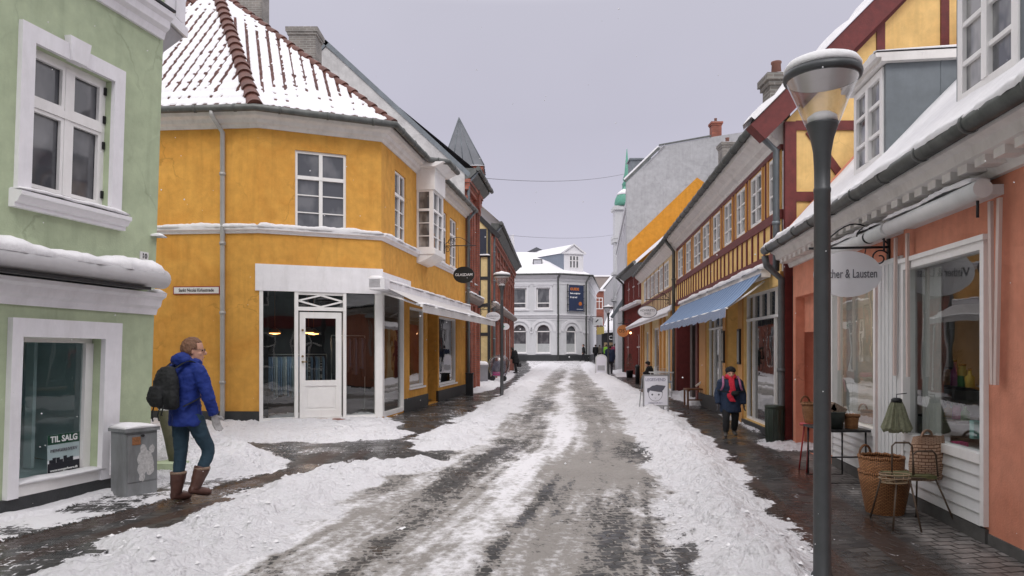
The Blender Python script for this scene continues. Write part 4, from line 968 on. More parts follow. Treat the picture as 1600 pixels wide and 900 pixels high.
# ================================================================== RED BRICK HOUSE WITH SPIRE
bh = thing('town_house', 'narrow red brick house with a zinc spire beside the ochre corner house', 'house', (-1.6, 26.5, 0))
Q0, Q1 = (-1.68, 25.0), (-1.35, 28.3); FD = Fr(Q0, Q1)
ZB = 7.95
hD = [(.55, 1.15, 4.05, 6.2), (1.9, 2.5, 4.05, 6.2), (.25, .95, .5, 2.5), (1.25, 1.9, .12, 2.4), (2.15, 2.95, .5, 2.5)]
m = MB(); wall(m, FD, 0, FD.L, 0, ZB, hD, .15); m.face([Q1 + (0,), (-8, 29, 0), (-8, 29, ZB), Q1 + (ZB,)])
m.build('wall', BRKRED, bh, recalc=False)
m = MB()
for u_ in (.0, .4, 1.3, 1.75, 2.65, 3.1):
    m.box(FD, u_, u_ + .13, .0, .07, 3.9, 6.9)
for u_ in (.05, 1.0, 1.95, 3.0): m.box(FD, u_, u_ + .18, 0, .09, .0, 3.2)
for z_, n_ in ((6.9, .1), (7.25, .14), (7.5, .2)): m.box(FD, 0, FD.L, .0, n_, z_, z_ + .12)
for k_ in range(14): m.box(FD, .05 + k_ * .235, .15 + k_ * .235, .0, .17, 7.37, 7.5)
m.build('brick_pilaster', BRKRED, bh)
m = MB(); m.profile(FD, [(0, 3.3), (.12, 3.35), (.22, 3.45), (.22, 3.55), (0, 3.6)], 0, FD.L + .1); lg = m.build('ledge', mat('sandstone', (.28, .24, .22), .8, var=.2), bh)
m = MB(); snowstrip(m, FD, 0, FD.L + .1, 0, .25, 3.57, .08, 3)
for k_ in (0, 1): snowstrip(m, FD, hD[k_][0], hD[k_][1], -.12, .1, 4.05, .05, 4)
m.build('snow_cover', SNOW, lg)
for h_ in hD[:2]: window(bh, FD, *h_, n=-.08, xs=(.5,), zs=(.66,), bars_z=(.3,), fw=.06)
for h_ in (hD[2], hD[4]): window(bh, FD, *h_, n=-.08, xs=(), zs=(), fw=.08, name='shop_window')
window(bh, FD, *hD[3], n=-.1, xs=(), zs=(.35,), fw=.1, name='door')
m = MB(); m.profile(FD, [(0, 7.6), (.2, 7.65), (.42, 7.85), (.42, 7.98), (0, 8.0)], 0, FD.L + .25); gutter(m, [FD.p(-.1, .5, 7.95), FD.p(FD.L + .35, .5, 7.95)], .08); m.build('gutter', GUT, bh)
# rendered gable end with zinc coping, facing the camera above the ochre house
GREYR = stucco('grey_render', (.52, .51, .50), (.38, .37, .365), .7, bump=.3)
FGa = Fr((-12.0, 25.02), (-1.68, 25.02)); xo = 12.0
pk = (-6.62 + xo, 12.40); m = MB(); m.prism(FGa, [(0, 0), (10.32, 0), (10.32, 7.85), pk, (.6, 7.9), (0, 7.9)], -.3, 0); m.build('gable_wall', GREYR, bh)
m = MB(); slant(m, FGa, (10.5, 7.74), (pk[0] - .05, pk[1] + .1), .16, .04); slant(m, FGa, (pk[0] + .05, pk[1] + .1), (1.2, 8.0), .16, .04); m.build('coping', ZINC, bh)
m = MB(); m.face([(-1.3, 25.0, 7.95), (-1.0, 28.6, 7.95), (-6.3, 29, 12.3), (-6.62, 25.0, 12.3)]); m.face([(-6.3, 29, 12.3), (-6.62, 25.0, 12.3), (-11.5, 25, 7.9), (-11, 29, 7.9)]); m.face([(-1.0, 28.6, 7.95), (-6.3, 29, 12.3), (-8, 29, 7.9)])
rf = m.build('roof', mat('slate', (.10, .105, .12), .5, var=.2), bh, recalc=False)
# turret and spire
tx, ty = -1.86, 27.6
m = MB(); FT = Fr((tx - .62, ty - .62), (tx + .62, ty - .62)); m.box(FT, 0, 1.24, -1.24, 0, 7.0, 8.5); m.box(FT, -.08, 1.32, -1.32, .08, 8.3, 8.42); m.box(FT, -.14, 1.38, -1.38, .14, 8.42, 8.56); tr_ = m.build('turret', BRKRED, bh)
m = MB(); h_ = .80; ap = (tx - .22, ty, 10.65); cs = [(tx - h_, ty - h_, 8.58), (tx + h_, ty - h_, 8.58), (tx + h_, ty + h_, 8.58), (tx - h_, ty + h_, 8.58)]
for a_, b_ in zip(cs, cs[1:] + cs[:1]):
    m.face([a_, b_, ap])
m.face(cs); sp = m.build('spire', mat('spire_zinc', (.085, .09, .105), .45, .3, var=.2, scale=3), tr_, recalc=False)
m = MB()
for f_ in (0, .25, .5, .75, 1): m.tube([Vector(cs[0]).lerp(Vector(cs[1]), f_), ap], .018, 5)
for f_ in (.25, .5, .75, 1): m.tube([Vector(cs[1]).lerp(Vector(cs[2]), f_), ap], .018, 5)
m.build('seam', ZINC, tr_)
m = MB(); snowstrip(m, FT, -.2, 1.44, .0, .19, 8.55, .05, 2); m.build('snow_cover', SNOW, tr_)
downpipe(bh, [FD.p(.12, .45, 7.9), FD.p(.12, .12, 7.5), FD.p(.12, .12, .1)], .055, ZINC)
# ================================================================== CREAM TIMBERED GABLE HOUSE
BLK = mat('black_timber', (.025, .024, .026), .7, var=.3); YCREAM = stucco('cream_yellow', (.74, .58, .30), (.64, .48, .23), .4, bump=.2)
th = thing('gabled_house', 'cream house end with black timber frame between the two red brick houses', 'house', (-2.5, 34.1, 0))
FE = Fr((-5.2, 33.9), (-1.02, 33.9)); m = MB(); m.prism(FE, [(0, 0), (4.18, 0), (4.18, 7.4), (.2, 11.3), (0, 11.3)], -.4, 0); m.build('wall', YCREAM, th)
m = MB(); 
for u_ in (4.02, 3.55, 2.9, 2.2): timber(m, FE, u_, u_ + .15, 0, 7.45 if u_ > 4 else 7.3, .03)
for z_ in (2.2, 3.6, 4.9, 6.0): timber(m, FE, 2.2, 4.17, z_, z_ + .16, .027)
slant(m, FE, (4.6, 6.95), (.2, 11.3), .22, .06); m.build('timber_frame', BLK, th)
m = MB(); m.box(FE, 3.25, 3.98, 0, .05, 6.1, 7.35); m.build('slate_panel', mat('slate_blue', (.02, .025, .045), .5, var=.3), th)
m = MB(); snowstrip(m, FE, 3.2, 4.15, 0, .16, 6.06, .08, 2); m.build('snow_cover', SNOW, th)
# ================================================================== SECOND RED BRICK HOUSE
b2 = thing('town_house', 'long red brick house with arched upper windows, left side beyond the street lamp', 'house', (-.5, 42, 0))
FF = Fr((-1.0, 34.0), (0.14, 51.6)); hF = []
for k_ in range(8):
    u_ = .9 + k_ * 2.05; hF += [(u_, u_ + .95, 4.25, 5.9)]
hs = [(.5, 2.0, .45, 3.0), (2.5, 4.0, .45, 3.0), (4.6, 5.6, .1, 2.8), (6.2, 8.2, .5, 2.9), (8.8, 10.8, .5, 2.9), (11.4, 12.4, .1, 2.8), (13, 15, .5, 2.9)]
m = MB(); wall(m, FF, 0, FF.L, 0, 7.45, hF + hs, .18); e1_ = FF.p(FF.L, 0, 0); m.face([e1_, (-6, 52, 0), (-6, 52, 7.45), FF.p(FF.L, 0, 7.45)]); m.build('wall', BRKRED, b2, recalc=False)
m = MB()
for k_ in range(9): m.box(FF, .35 + k_ * 2.05 - .45, .35 + k_ * 2.05 - .1, 0, .09, 3.9, 7.0)
for z_, n_ in ((6.3, .06), (6.75, .12), (7.0, .18)): m.box(FF, 0, FF.L, 0, n_, z_, z_ + .13)
for k_ in range(40): m.box(FF, .1 + k_ * .44, .28 + k_ * .44, 0, .15, 6.88, 7.0)
for h_ in hF: m.prism(FF, [(h_[0] - .1, 5.9), (h_[1] + .1, 5.9), (h_[1] + .16, 6.1), ((h_[0] + h_[1]) / 2, 6.22), (h_[0] - .16, 6.1)], 0, .06)
for k_ in range(8): m.box(FF, .1 + k_ * 2.3, .35 + k_ * 2.3, 0, .07, 0, 3.5)
m.build('brick_pilaster', BRKRED, b2)
for h_ in hF: window(b2, FF, *h_, n=-.1, xs=(.5,), zs=(.66,), bars_z=(.33,), fw=.07)
for i_, h_ in enumerate(hs): window(b2, FF, *h_, n=-.1, xs=(.5,) if i_ in (0, 1, 3, 4, 6) else (), zs=(.75,), fw=.1, mw=.09, name='shop_window' if h_[2] > .3 else 'door')
m = MB(); m.profile(FF, [(0, 3.55), (.15, 3.6), (.25, 3.7), (.25, 3.78), (0, 3.85)], 0, FF.L); lg = m.build('ledge', MATS['sandstone'], b2)
m = MB(); snowstrip(m, FF, 0, 8, 0, .27, 3.8, .1, 3); snowstrip(m, FF, 8.2, FF.L, 0, .27, 3.8, .06, 5); m.build('snow_cover', SNOW, lg)
m = MB(); m.profile(FF, [(0, 7.2), (.2, 7.25), (.45, 7.5), (.45, 7.6), (0, 7.65)], -.1, FF.L); gutter(m, [FF.p(-.3, .5, 7.6), FF.p(FF.L, .5, 7.6)], .09); m.build('gutter', GUT, b2)
m = MB(); m.fr(FF, [(-.2, .5, 7.62), (FF.L, .5, 7.62), (FF.L, -4, 11.6), (-.2, -4, 11.6)]); m.fr(FF, [(FF.L, .5, 7.62), (FF.L, -4, 11.6), (FF.L, -8, 7.5)]); m.build('roof', SNOW, b2, recalc=False)
downpipe(b2, [FF.p(.12, .45, 7.5), FF.p(.12, .12, 7.1), FF.p(.12, .12, .1)], .07, ZINC)
# small gabled roof peeping over its far end
m = MB(); q0 = FF.p(FF.L, 0, 0); m.face([pix(797, 368, 55), pix(803, 366, 54), pix(805, 400, 53), pix(796, 400, 56)]); m.build('snow_cover', SNOW, b2, recalc=False)
# ================================================================== WHITE END BUILDING
WG = mat('pale_grey_wall', (.64, .64, .655), .8, var=.07, scale=1.5, stain=.2, stain_col=(.5, .5, .5)); WT = mat('white_trim', (.72, .71, .73), .6, var=.05, stain=.2, stain_col=(.5, .5, .5))
wh = thing('bank_building', 'pale grey two-storey building with arched windows and dormer closing the street', 'building', (4.8, 74, .3))
C0, C1, C2, C3 = (-8, 73.6), (4.78, 72.0), (7.98, 73.6), (10.9, 91.0)
GA, GB_, GC = Fr(C0, C1), Fr(C1, C2), Fr(C2, C3); ZE = 9.15
def arch_panel(mb, F, uc, hw, z0, zs_, r_in, r_out, n=.06, seg=14):
    """semicircular moulding above a window"""
    for k in range(seg):
        a0, a1 = math.pi * k / seg, math.pi * (k + 1) / seg
        q = [(uc + r_in * math.cos(a0), zs_ + r_in * math.sin(a0)), (uc + r_out * math.cos(a0), zs_ + r_out * math.sin(a0)), (uc + r_out * math.cos(a1), zs_ + r_out * math.sin(a1)), (uc + r_in * math.cos(a1), zs_ + r_in * math.sin(a1))]
        mb.prism(F, q, -.02, n)
def spandrel(mb, F, uc, r, zs_, top, n=0.0, seg=16):
    pts = [(uc + r * math.cos(math.pi * k / seg), zs_ + r * math.sin(math.pi * k / seg)) for k in range(seg + 1)]
    for (x0, z0), (x1, z1) in zip(pts, pts[1:]): mb.fr(F, [(x0, n, z0), (x1, n, z1), (x1, n, top), (x0, n, top)]); mb.fr(F, [(x0, n, z0), (x1, n, z1), (x1, n - .3, z1), (x0, n - .3, z0)])
def zy(px, py, F): return F.z(px, py)
arcA = [GA.u(849), GA.u(812), GA.u(849) - (GA.u(849) - GA.u(812)) * 2, GA.u(849) - 3 * (GA.u(849) - GA.u(812))]; arcB = [GB_.u(893)]
zb, zs_, rw = 1.15, 3.35, .72
holesA = [(u_ - rw, u_ + rw, zb, zs_ + rw) for u_ in arcA] + [(u_ - .72, u_ + .72, 5.72, 7.85) for u_ in arcA]
holesB = [(u_ - rw * .85, u_ + rw * .85, zb, zs_ + rw * .85) for u_ in arcB]
m = MB(); wall(m, GA, 0, GA.L, .2, ZE, holesA, .3); wall(m, GB_, 0, GB_.L, .2, ZE, holesB, .3)
hGC = [(2 + k_ * 2.6, 3.2 + k_ * 2.6, 5.6, 7.8) for k_ in range(6)]
wall(m, GC, 0, GC.L, .2, ZE, hGC, .2)
for u_ in arcA: spandrel(m, GA, u_, rw, zs_, zs_ + rw + .001)
for u_ in arcB: spandrel(m, GB_, u_, rw * .85, zs_, zs_ + rw * .85 + .001)
m.build('wall', WG, wh, recalc=False)
m = MB()
for F_, arr, rr in ((GA, arcA, rw), (GB_, arcB, rw * .85)):
    for u_ in arr: arch_panel(m, F_, u_, rw, zb, zs_, rr + .32, rr + .62, .1); arch_panel(m, F_, u_, rw, zb, zs_, rr, rr + .13, .05)
for F_ in (GA, GB_, GC):
    m.profile(F_, [(-.05, 4.75), (.08, 4.75), (.14, 4.95), (.22, 5.0), (.22, 5.08), (-.05, 5.1)], 0, F_.L); m.box(F_, 0, F_.L, -.05, .05, 4.5, 4.6)
    m.profile(F_, [(-.05, 8.55), (.06, 8.55), (.1, 8.75), (.3, 8.95), (.45, 9.1), (.45, 9.2), (-.05, 9.25)], 0, F_.L); m.box(F_, 0, F_.L, -.05, .04, 8.2, 8.3)
for F_, arr in ((GA, arcA), (GB_, arcB)):
    pts_ = sorted([0, F_.L] + [x for u_ in arr for x in (u_ - 1.36, u_ + 1.36)])
    for a_, b_ in zip(pts_[::2], pts_[1::2]):
        if b_ > a_: m.box(F_, a_, b_, -.05, .1, 3.18, 3.36)
    pts_ = sorted([0, F_.L] + [x for u_ in arr for x in (u_ - .75, u_ + .75)])
for u_ in arcA:
    m.box(GA, u_ - .9, u_ - .72, -.05, .06, 5.6, 8.0); m.box(GA, u_ + .72, u_ + .9, -.05, .06, 5.6, 8.0); m.box(GA, u_ - .9, u_ + .9, -.05, .07, 7.85, 8.05); m.box(GA, u_ - 1.0, u_ + 1.0, -.05, .13, 8.05, 8.15); m.box(GA, u_ - 1.0, u_ + 1.0, -.05, .12, 5.5, 5.6)
m.build('moulding', WT, wh)
m = MB()
for F_, arr in ((GA, arcA), (GB_, arcB)):
    ed = [0] + [x for u_ in sorted(arr) for x in (u_ - .78, u_ + .78)] + [F_.L]
    for z_ in (1.25, 1.6, 1.95, 2.3, 2.65, 2.98):
        for a_, b_ in zip(ed[::2], ed[1::2]):
            if b_ - a_ > .3: m.box(F_, a_ + .02, b_ - .02, -.03, .015, z_, z_ + .3)
m.build('rustication', WG, wh)
m = MB()
for F_ in (GA, GB_, GC): m.box(F_, 0, F_.L, -.05, .08, .2, .95)
m.build('plinth', DARKPL, wh)
for u_ in arcA: window(wh, GA, u_ - .7, u_ + .7, 5.72, 7.85, n=-.12, xs=(), zs=(.26,), fw=.12, mw=.1)
for F_, arr, rr in ((GA, arcA, rw), (GB_, arcB, rw * .85)):
    for u_ in arr:
        o = window(wh, F_, u_ - rr, u_ + rr, zb, zs_ + .05, n=-.2, xs=(), zs=(.98,), fw=.1, mw=.1, name='arched_window')
        g = MB(); ptsf = [(u_ + rr * math.cos(math.pi * k / 14), zs_ + .05 + rr * math.sin(math.pi * k / 14)) for k in range(15)]; g.fr(F_, [(x, -.22, z) for x, z in ptsf]); g.build('fanlight', PANE, o, recalc=False)
        g = MB(); arch_panel(g, F_, u_, 0, 0, zs_ + .04, rr - .09, rr, -.12); g.build('fanlight_frame', WHITE2, o)
        g = MB(); g.fr(F_, [(u_ - rr + .1, -.235, zb + .1), (u_ + rr - .1, -.235, zb + .1), (u_ + rr - .1, -.235, zb + .95), (u_ - rr + .1, -.235, zb + .95)]); g.build('curtain', mat('net_curtain', (.45, .46, .46), .6), o, recalc=False)
        s_ = MB(); snowstrip(s_, F_, u_ - rr - .1, u_ + rr + .1, -.1, .14, zb - .08, .09, 3); s_.build('snow_cover', SNOW, o)
for h_ in hGC: window(wh, GC, *h_, n=-.1, fw=.1)
# roof with dormer
rz0, rzr = 9.25, 12.35
m = MB(); ra, rb, rc, rd = (-8, 73.2, rz0), (4.9, 71.55, rz0), (8.35, 73.3, rz0), (11.3, 91, rz0); k1, k2, k3 = (-6, 79, rzr), (3.1, 78.3, rzr), (5.6, 92, rzr)
m.face([ra, rb, k2, k1]); m.face([rb, rc, k2]); m.face([rc, rd, k3, k2]); m.face([ra, k1, (-8, 85, rz0)]); rw_ = m.build('roof', SNOW, wh, recalc=False)
m = MB(); gutter(m, [(ra[0], ra[1], 9.2), (rb[0], rb[1] - .05, 9.2), (rc[0] + .05, rc[1], 9.2), (rd[0], rd[1], 9.2)], .1); m.build('gutter', GUT, wh)
m = MB(); sk = pix(840, 411, 74.6); FS = Fr((sk.x - .5, sk.y), (sk.x + .5, sk.y)); m.prism(FS, [(0, sk.z - .45), (1, sk.z - .45), (1, sk.z + .4), (0, sk.z + .4)], -.6, .05); o = m.build('skylight', IRON, wh); m = MB(); m.box(FS, .08, .92, .05, .06, sk.z - .36, sk.z + .3); m.build('pane', mat('sky_pane', (.45, .45, .48), .2), o)
dc = pix(896.5, 403, 73.4); FDm = Fr((dc.x - 1.05, dc.y - .35), (dc.x + 1.05, dc.y + .35)); zd0, zd1 = EYE + (HZ - 427) * 73.4 / FPX, EYE + (HZ - 396) * 73.4 / FPX
m = MB(); m.box(FDm, .0, 2.2, -.2, 0, zd0, zd1); m.prism(FDm, [(-.15, zd1), (2.35, zd1), (1.1, zd1 + .85)], -.2, .02); m.box(FDm, -.2, 2.4, -.1, .15, zd1 - .08, zd1 + .05); slant(m, FDm, (-.25, zd1 + .0), (1.1, zd1 + .95), .14, .15); slant(m, FDm, (2.45, zd1 + .0), (1.1, zd1 + .95), .14, .15)
dm = m.build('dormer', WT, wh)
for k_ in range(3): window(dm, FDm, .62 + k_ * .36, .92 + k_ * .36, zd0 + .55, zd1 - .25, n=.03, xs=(), zs=(.6,), fw=.05, mw=.07, deep=.02)
bx = Vector((-1.1, .4, 0)).normalized()
P0, P1_ = Vector(FDm.p(-.1, 0, zd1)), Vector(FDm.p(1.1, 0, zd1 + .95)); off = Vector((-3.6, 5.0, 0))
m = MB(); m.face([P0, P1_, P1_ + off, P0 + off]); P2_ = Vector(FDm.p(2.35, 0, zd1)); m.face([P2_, P1_, P1_ + off, P2_ + off]); m.build('dormer_roof', SNOW, dm, recalc=False)
m = MB(); q0, q1 = Vector(FDm.p(0, 0, zd0)), Vector(FDm.p(0, 0, zd1)); m.face([q0, q1, q1 + off, q0 + off]); q0, q1 = Vector(FDm.p(2.2, 0, zd0)), Vector(FDm.p(2.2, 0, zd1)); m.face([q0, q1, q1 + off, q0 + off]); m.build('dormer_cheek', mat('lead_blue', (.2, .23, .28), .5), dm, recalc=False)
m = MB(); rc_ = pix(838, 386, 78.5); m.face([(rc_.x - 2, 79, rzr - .4), (rc_.x, 78.0, rzr + .5), (rc_.x + 2.2, 78.2, rzr - .5)]); m.build('roof_vent', mat('slate', (.1, .1, .12)), wh, recalc=False)
downpipe(wh, [GA.p(GA.L - .05, .3, 9.1), GA.p(GA.L - .05, .15, 8.7), GA.p(GA.L - .05, .15, .4)], .09, GUT); downpipe(wh, [GB_.p(GB_.L - .1, .4, 9.1), GB_.p(GB_.L - .35, .15, 8.5), GB_.p(GB_.L - .35, .15, 1.0)], .08, GUT)
# banner hung on the chamfer
bn = thing('banner', 'dark blue advertising banner with orange and white text on the pale grey building', 'banner', GB_.p(GB_.u(901), .2, 7))
bu0, bu1 = GB_.u(887), GB_.u(909.5); bz0, bz1 = GB_.z(898, 486), GB_.z(898, 446)
m = MB(); m.box(GB_, bu0, bu1, .25, .29, bz0, bz1); m.build('cloth', mat('banner_blue', (.022, .035, .085), .6, var=.05), bn)
m = MB()
for k_ in range(5):
    z_ = bz0 + (bz1 - bz0) * k_ / 4
    m.box(GB_, bu0 - .16, bu0, .1, .27, z_ - .03, z_ + .03); m.box(GB_, bu1, bu1 + .16, .1, .27, z_ - .03, z_ + .03)
m.tube([GB_.p(bu0 - .14, .2, bz0 - .1), GB_.p(bu0 - .14, .2, bz1 + .1)], .03, 6); m.tube([GB_.p(bu1 + .14, .2, bz0 - .1), GB_.p(bu1 + .14, .2, bz1 + .1)], .03, 6); m.build('bracket', IRON, bn)
gr_ = (GB_.U.x, GB_.U.y, 0); OR = mat('orange_ink', (.55, .16, .03), .5); LW = MATS['letter_white']
text_mesh('GUIDE', .36, OR, bn, GB_.p(bu0 + .12, .295, bz1 - .42), gr_, (0, 0, 1), 'LEFT', bold=.02)
text_mesh('Bedre muligheder', .2, LW, bn, GB_.p(bu0 + .12, .295, bz1 - .85), gr_, (0, 0, 1), 'LEFT', sx=.85, bold=.008)
text_mesh('Er nyt sat!', .24, LW, bn, GB_.p(bu0 + .12, .295, bz1 - 1.25), gr_, (0, 0, 1), 'LEFT', sx=.85, bold=.008)
m = MB(); c_ = GB_.p(bu1 - .4, .293, bz0 + .75); R3, U3 = Vector((GB_.U.x, GB_.U.y, 0)), Vector((0, 0, 1)); m.face([Vector(c_) + (R3 * math.cos(a_) + U3 * math.sin(a_)) * .2 for a_ in [k * math.pi / 8 for k in range(16)]]); m.build('emblem', OR, bn, recalc=False)
text_mesh('www.bank', .17, LW, bn, GB_.p(bu1 - .1, .295, bz0 + .18), gr_, (0, 0, 1), 'RIGHT')
# ================================================================== FAR STREET ON THE RIGHT OF THE WHITE BUILDING
def far_house(label, x0, x1, y, zt, m_, gable=None, snow=True, depth=8, name='far_house', cat='house', rows=2, wcol=None, windows=True):
    t = thing(name, label, cat, ((x0 + x1) / 2, y + depth / 2, .3)); F_ = Fr((x0, y), (x1, y)); L_ = x1 - x0
    b = MB(); b.box(F_, 0, L_, -depth, 0, .2, zt); b.build('wall', m_, t)
    if gable:
        b = MB(); b.prism(F_, [(0, zt), (L_, zt), (L_ * gable[0], zt + gable[1])], -depth, 0); b.build('gable', m_, t)
        b = MB(); b.face([F_.p(-.3, .2, zt - .1), F_.p(L_ * gable[0], .2, zt + gable[1] + .1), F_.p(L_ * gable[0], -depth, zt + gable[1] + .1), F_.p(-.3, -depth, zt - .1)]); b.face([F_.p(L_ + .3, .2, zt - .1), F_.p(L_ * gable[0], .2, zt + gable[1] + .1), F_.p(L_ * gable[0], -depth, zt + gable[1] + .1), F_.p(L_ + .3, -depth, zt - .1)]); b.build('roof', SNOW, t, recalc=False)
    elif snow: b = MB(); b.box(F_, -.2, L_ + .2, -depth, .25, zt, zt + .25); b.build('roof', SNOW, t)
    if windows:
        nw_ = max(1, int(L_ / 2.2))
        for r_ in range(rows):
            for k in range(nw_):
                u_ = L_ * (k + .5) / nw_; z_ = 4.2 + r_ * 2.9
                if z_ + 1.6 < zt: window(t, F_, u_ - .5, u_ + .5, z_, z_ + 1.6, n=.03, xs=(.5,), zs=(.66,), fw=.1, mw=.08)
    return t
def fx(px, y): return (px - 800) / FPX * y
far_house('red brick house with snowy sills far down the lane beyond the bank', fx(929, 98), fx(943.5, 98), 98, 9.6, BRKRED, rows=2)
far_house('grey gabled house with snow-covered roof far down the lane', fx(940, 108), fx(972, 108), 108, 10.3, mat('far_grey', (.33, .33, .35), .8, var=.1), gable=(.85, 3.4), rows=1, windows=False)
far_house('tan flat-fronted block rising behind the grey gable', fx(925, 128), fx(968, 128), 128, 14.7, mat('far_tan', (.26, .22, .2), .8, var=.1), rows=3, windows=False)
cf = thing('shop_building', 'low dark shopfront under a deep snow-covered canopy at the far lane end', 'shop', (fx(952, 92), 96, .3))
F_ = Fr((fx(940, 92), 92), (fx(972, 92), 92)); m = MB(); m.box(F_, 0, F_.L, -6, 0, .2, 3.9); m.build('wall', IRON, cf); m = MB(); m.fr(F_, [(-.1, .8, 3.9), (F_.L, .8, 4.1), (F_.L, -3.5, 6.9), (1.6, -3.5, 6.9)]); m.fr(F_, [(-.1, .8, 3.9), (F_.L, .8, 4.1), (F_.L, .8, 3.8), (-.1, .8, 3.6)]); m.build('roof', SNOW, cf, recalc=False)
text_mesh('CAFE', .75, LW, cf, F_.p(F_.L * .66, .1, 3.0), (1, 0, 0), (0, 0, 1)); text_mesh('SNE', .8, IRON, cf, Vector(F_.p(F_.L * .62, -1.2, 5.35)), (1, 0, 0), (0, .55, .83))
m = MB(); m.box(F_, .3, F_.L - .3, .02, .06, .6, 2.4); m.build('shop_window', mat('warm_win', (.25, .18, .1), .3, var=.6, scale=3), cf)
# projecting signs and shade awnings along the bank side lane
for k_, (px, y, pc_) in enumerate(((933.5, 80, (.7, .7, .7)), (936, 86, (.5, .38, .12)), (940.5, 90, (.45, .36, .1)), (944, 95, (.55, .45, .2)))):
    c_ = pix(px, (502, 517, 516, 518)[k_], y); t = thing('hanging_sign', ('white square hanging sign with dark tick at the bank lane corner', 'nearest of three small yellow hanging signs down the lane', 'middle one of three small yellow hanging signs down the lane', 'farthest of three small yellow hanging signs down the lane')[k_], 'sign', c_, group='small signs down the far lane')
    Fk = Fr((c_.x - .4, y), (c_.x + .4, y)); m = MB(); w_ = .55 if k_ == 0 else .28; m.box(Fk, .4 - w_, .4 + w_, -.04, .04, c_.z - .45, c_.z + .45); m.build('plate', mat('fs%d' % k_, pc_, .5), t); m = MB(); m.tube([Fk.p(-1.2, 0, c_.z + .55), Fk.p(.9, 0, c_.z + .55)], .035, 6)
    if k_ == 0: slant(m, Fk, (.2, c_.z - .1), (.5, c_.z + .2), .12, .06)
    m.build('bracket', IRON, t)
# ================================================================== SALMON HOUSE (right foreground)
SALM = stucco('salmon_wall', (.68, .285, .19), (.58, .21, .13), .55, bump=.22)
sh_ = thing('low_house', 'low salmon pink house with white shop windows and snowy gutter, right edge', 'house', (4.6, 9, 0))
YS0 = 3.9; FS_ = Fr((3.081 + .135 * YS0, YS0), (3.081 + .135 * 11.66, 11.66), -1); LS = FS_.L
su = lambda px, n=0: FS_.u(px, n)
wA = (su(1545), su(1414), .14, 2.46); wB = (su(1373), su(1303), .14, 2.40); nic = (su(1277), su(1243), 0, 2.42)
m = MB(); wall(m, FS_, 0, LS, 0, 2.98, [wA + (.0,), (su(1412), su(1376), .0, 2.55, .0), wB + (.0,), nic + (.14,)])
m.face([FS_.p(LS, 0, 0), (9.5, 11.5, 0), (9.5, 11.5, 3), FS_.p(LS, 0, 3)])
m.build('wall', SALM, sh_, recalc=False)
m = MB(); m.box(FS_, nic[0], nic[1], -.6, -.14, 1.85, 2.42); m.box(FS_, nic[0] - .0, nic[0] + .04, -.6, -.14, 0, 1.85); m.box(FS_, nic[0], nic[1], -.75, -.6, 0, 1.85)
m.build('doorway_reveal', SALM, sh_)
for q_ in ((0, wA[0] - .01, .015, .09), (wA[0], wB[1], .03, .12)): m = MB(); m.box(FS_, q_[0], q_[1], -.02, q_[2], .0, q_[3]); m.build('plinth', mat('plinth_grey', (.09, .088, .085), .7, var=.3), sh_)
WS = mat('white_siding', (.70, .70, .70), .5, var=.06, stain=.25, stain_col=(.45, .46, .44))
def siding(u0, u1, z0, z1, o_=.0):
    m = MB(); n_ = 5; h = (z1 - z0) / n_
    for k in range(n_):
        a_, b_ = z0 + k * h, z0 + (k + 1) * h - .006
        m.fr(FS_, [(u0, .035 + o_, a_), (u1, .035 + o_, a_), (u1, .018 + o_, b_), (u0, .018 + o_, b_)]); m.fr(FS_, [(u0, .0, a_), (u1, .0, a_), (u1, .035 + o_, a_), (u0, .035 + o_, a_)])
        m.fr(FS_, [(u0, .0, b_), (u1, .0, b_), (u1, .018 + o_, b_), (u0, .018 + o_, b_)])
    return m
def shopwin(w_, zb_, curtain=True, deepr=1.5):
    a_, b_, c, d = w_; o = MB()
    o.box(FS_, a_, a_ + .06, -.08, .04, c, d); o.box(FS_, b_ - .05, b_, -.08, .04, c, d); o.box(FS_, a_ + .06, b_ - .05, -.08, .04, d - .07, d); o.box(FS_, a_ + .06, b_ - .05, -.08, .045, zb_, zb_ + .08); o.box(FS_, a_ - .03, b_ + .03, -.02, .06, d + .001, d + .045)
    f = o.build('shop_window', WHITE2, sh_)
    g = MB(); g.fr(FS_, [(a_ + .05, -.03, zb_ + .05), (b_ - .04, -.03, zb_ + .05), (b_ - .04, -.03, d - .05), (a_ + .05, -.03, d - .05)]); g.build('pane', GLASS, f, recalc=False)
    siding(a_ + .06, b_ - .05, .13, zb_).build('siding', WS, f)
    r = MB(); x0, x1 = a_ - .3, b_ + .3
    for P_, Q_ in (((x0, -.06), (x0, -deepr)), ((x0, -deepr), (x1, -deepr)), ((x1, -deepr), (x1, -.06))): r.fr(FS_, [(P_[0], P_[1], .2), (Q_[0], Q_[1], .2), (Q_[0], Q_[1], 2.5), (P_[0], P_[1], 2.5)])
    r.fr(FS_, [(x0, -.06, 2.5), (x1, -.06, 2.5), (x1, -deepr, 2.5), (x0, -deepr, 2.5)]); r.fr(FS_, [(x0, -.06, zb_), (x1, -.06, zb_), (x1, -deepr, zb_), (x0, -deepr, zb_)])
    r.build('shop_room', mat('shop_room_grey', (.48, .48, .47), .8, var=.3, scale=2), sh_, recalc=False)
    return f
shopwin(wA, .64); shopwin(wB, .58)
# white boarded pier between the windows
m = MB(); m.box(FS_, su(1412), su(1376), -.05, .03, 0.12, 2.55)
for k_ in range(1, 6):
    u_ = su(1412) + (su(1376) - su(1412)) * k_ / 6; m.box(FS_, u_ - .004, u_ + .004, .03, .038, .14, 2.5)
m.build('boarded_pier', WS, sh_)
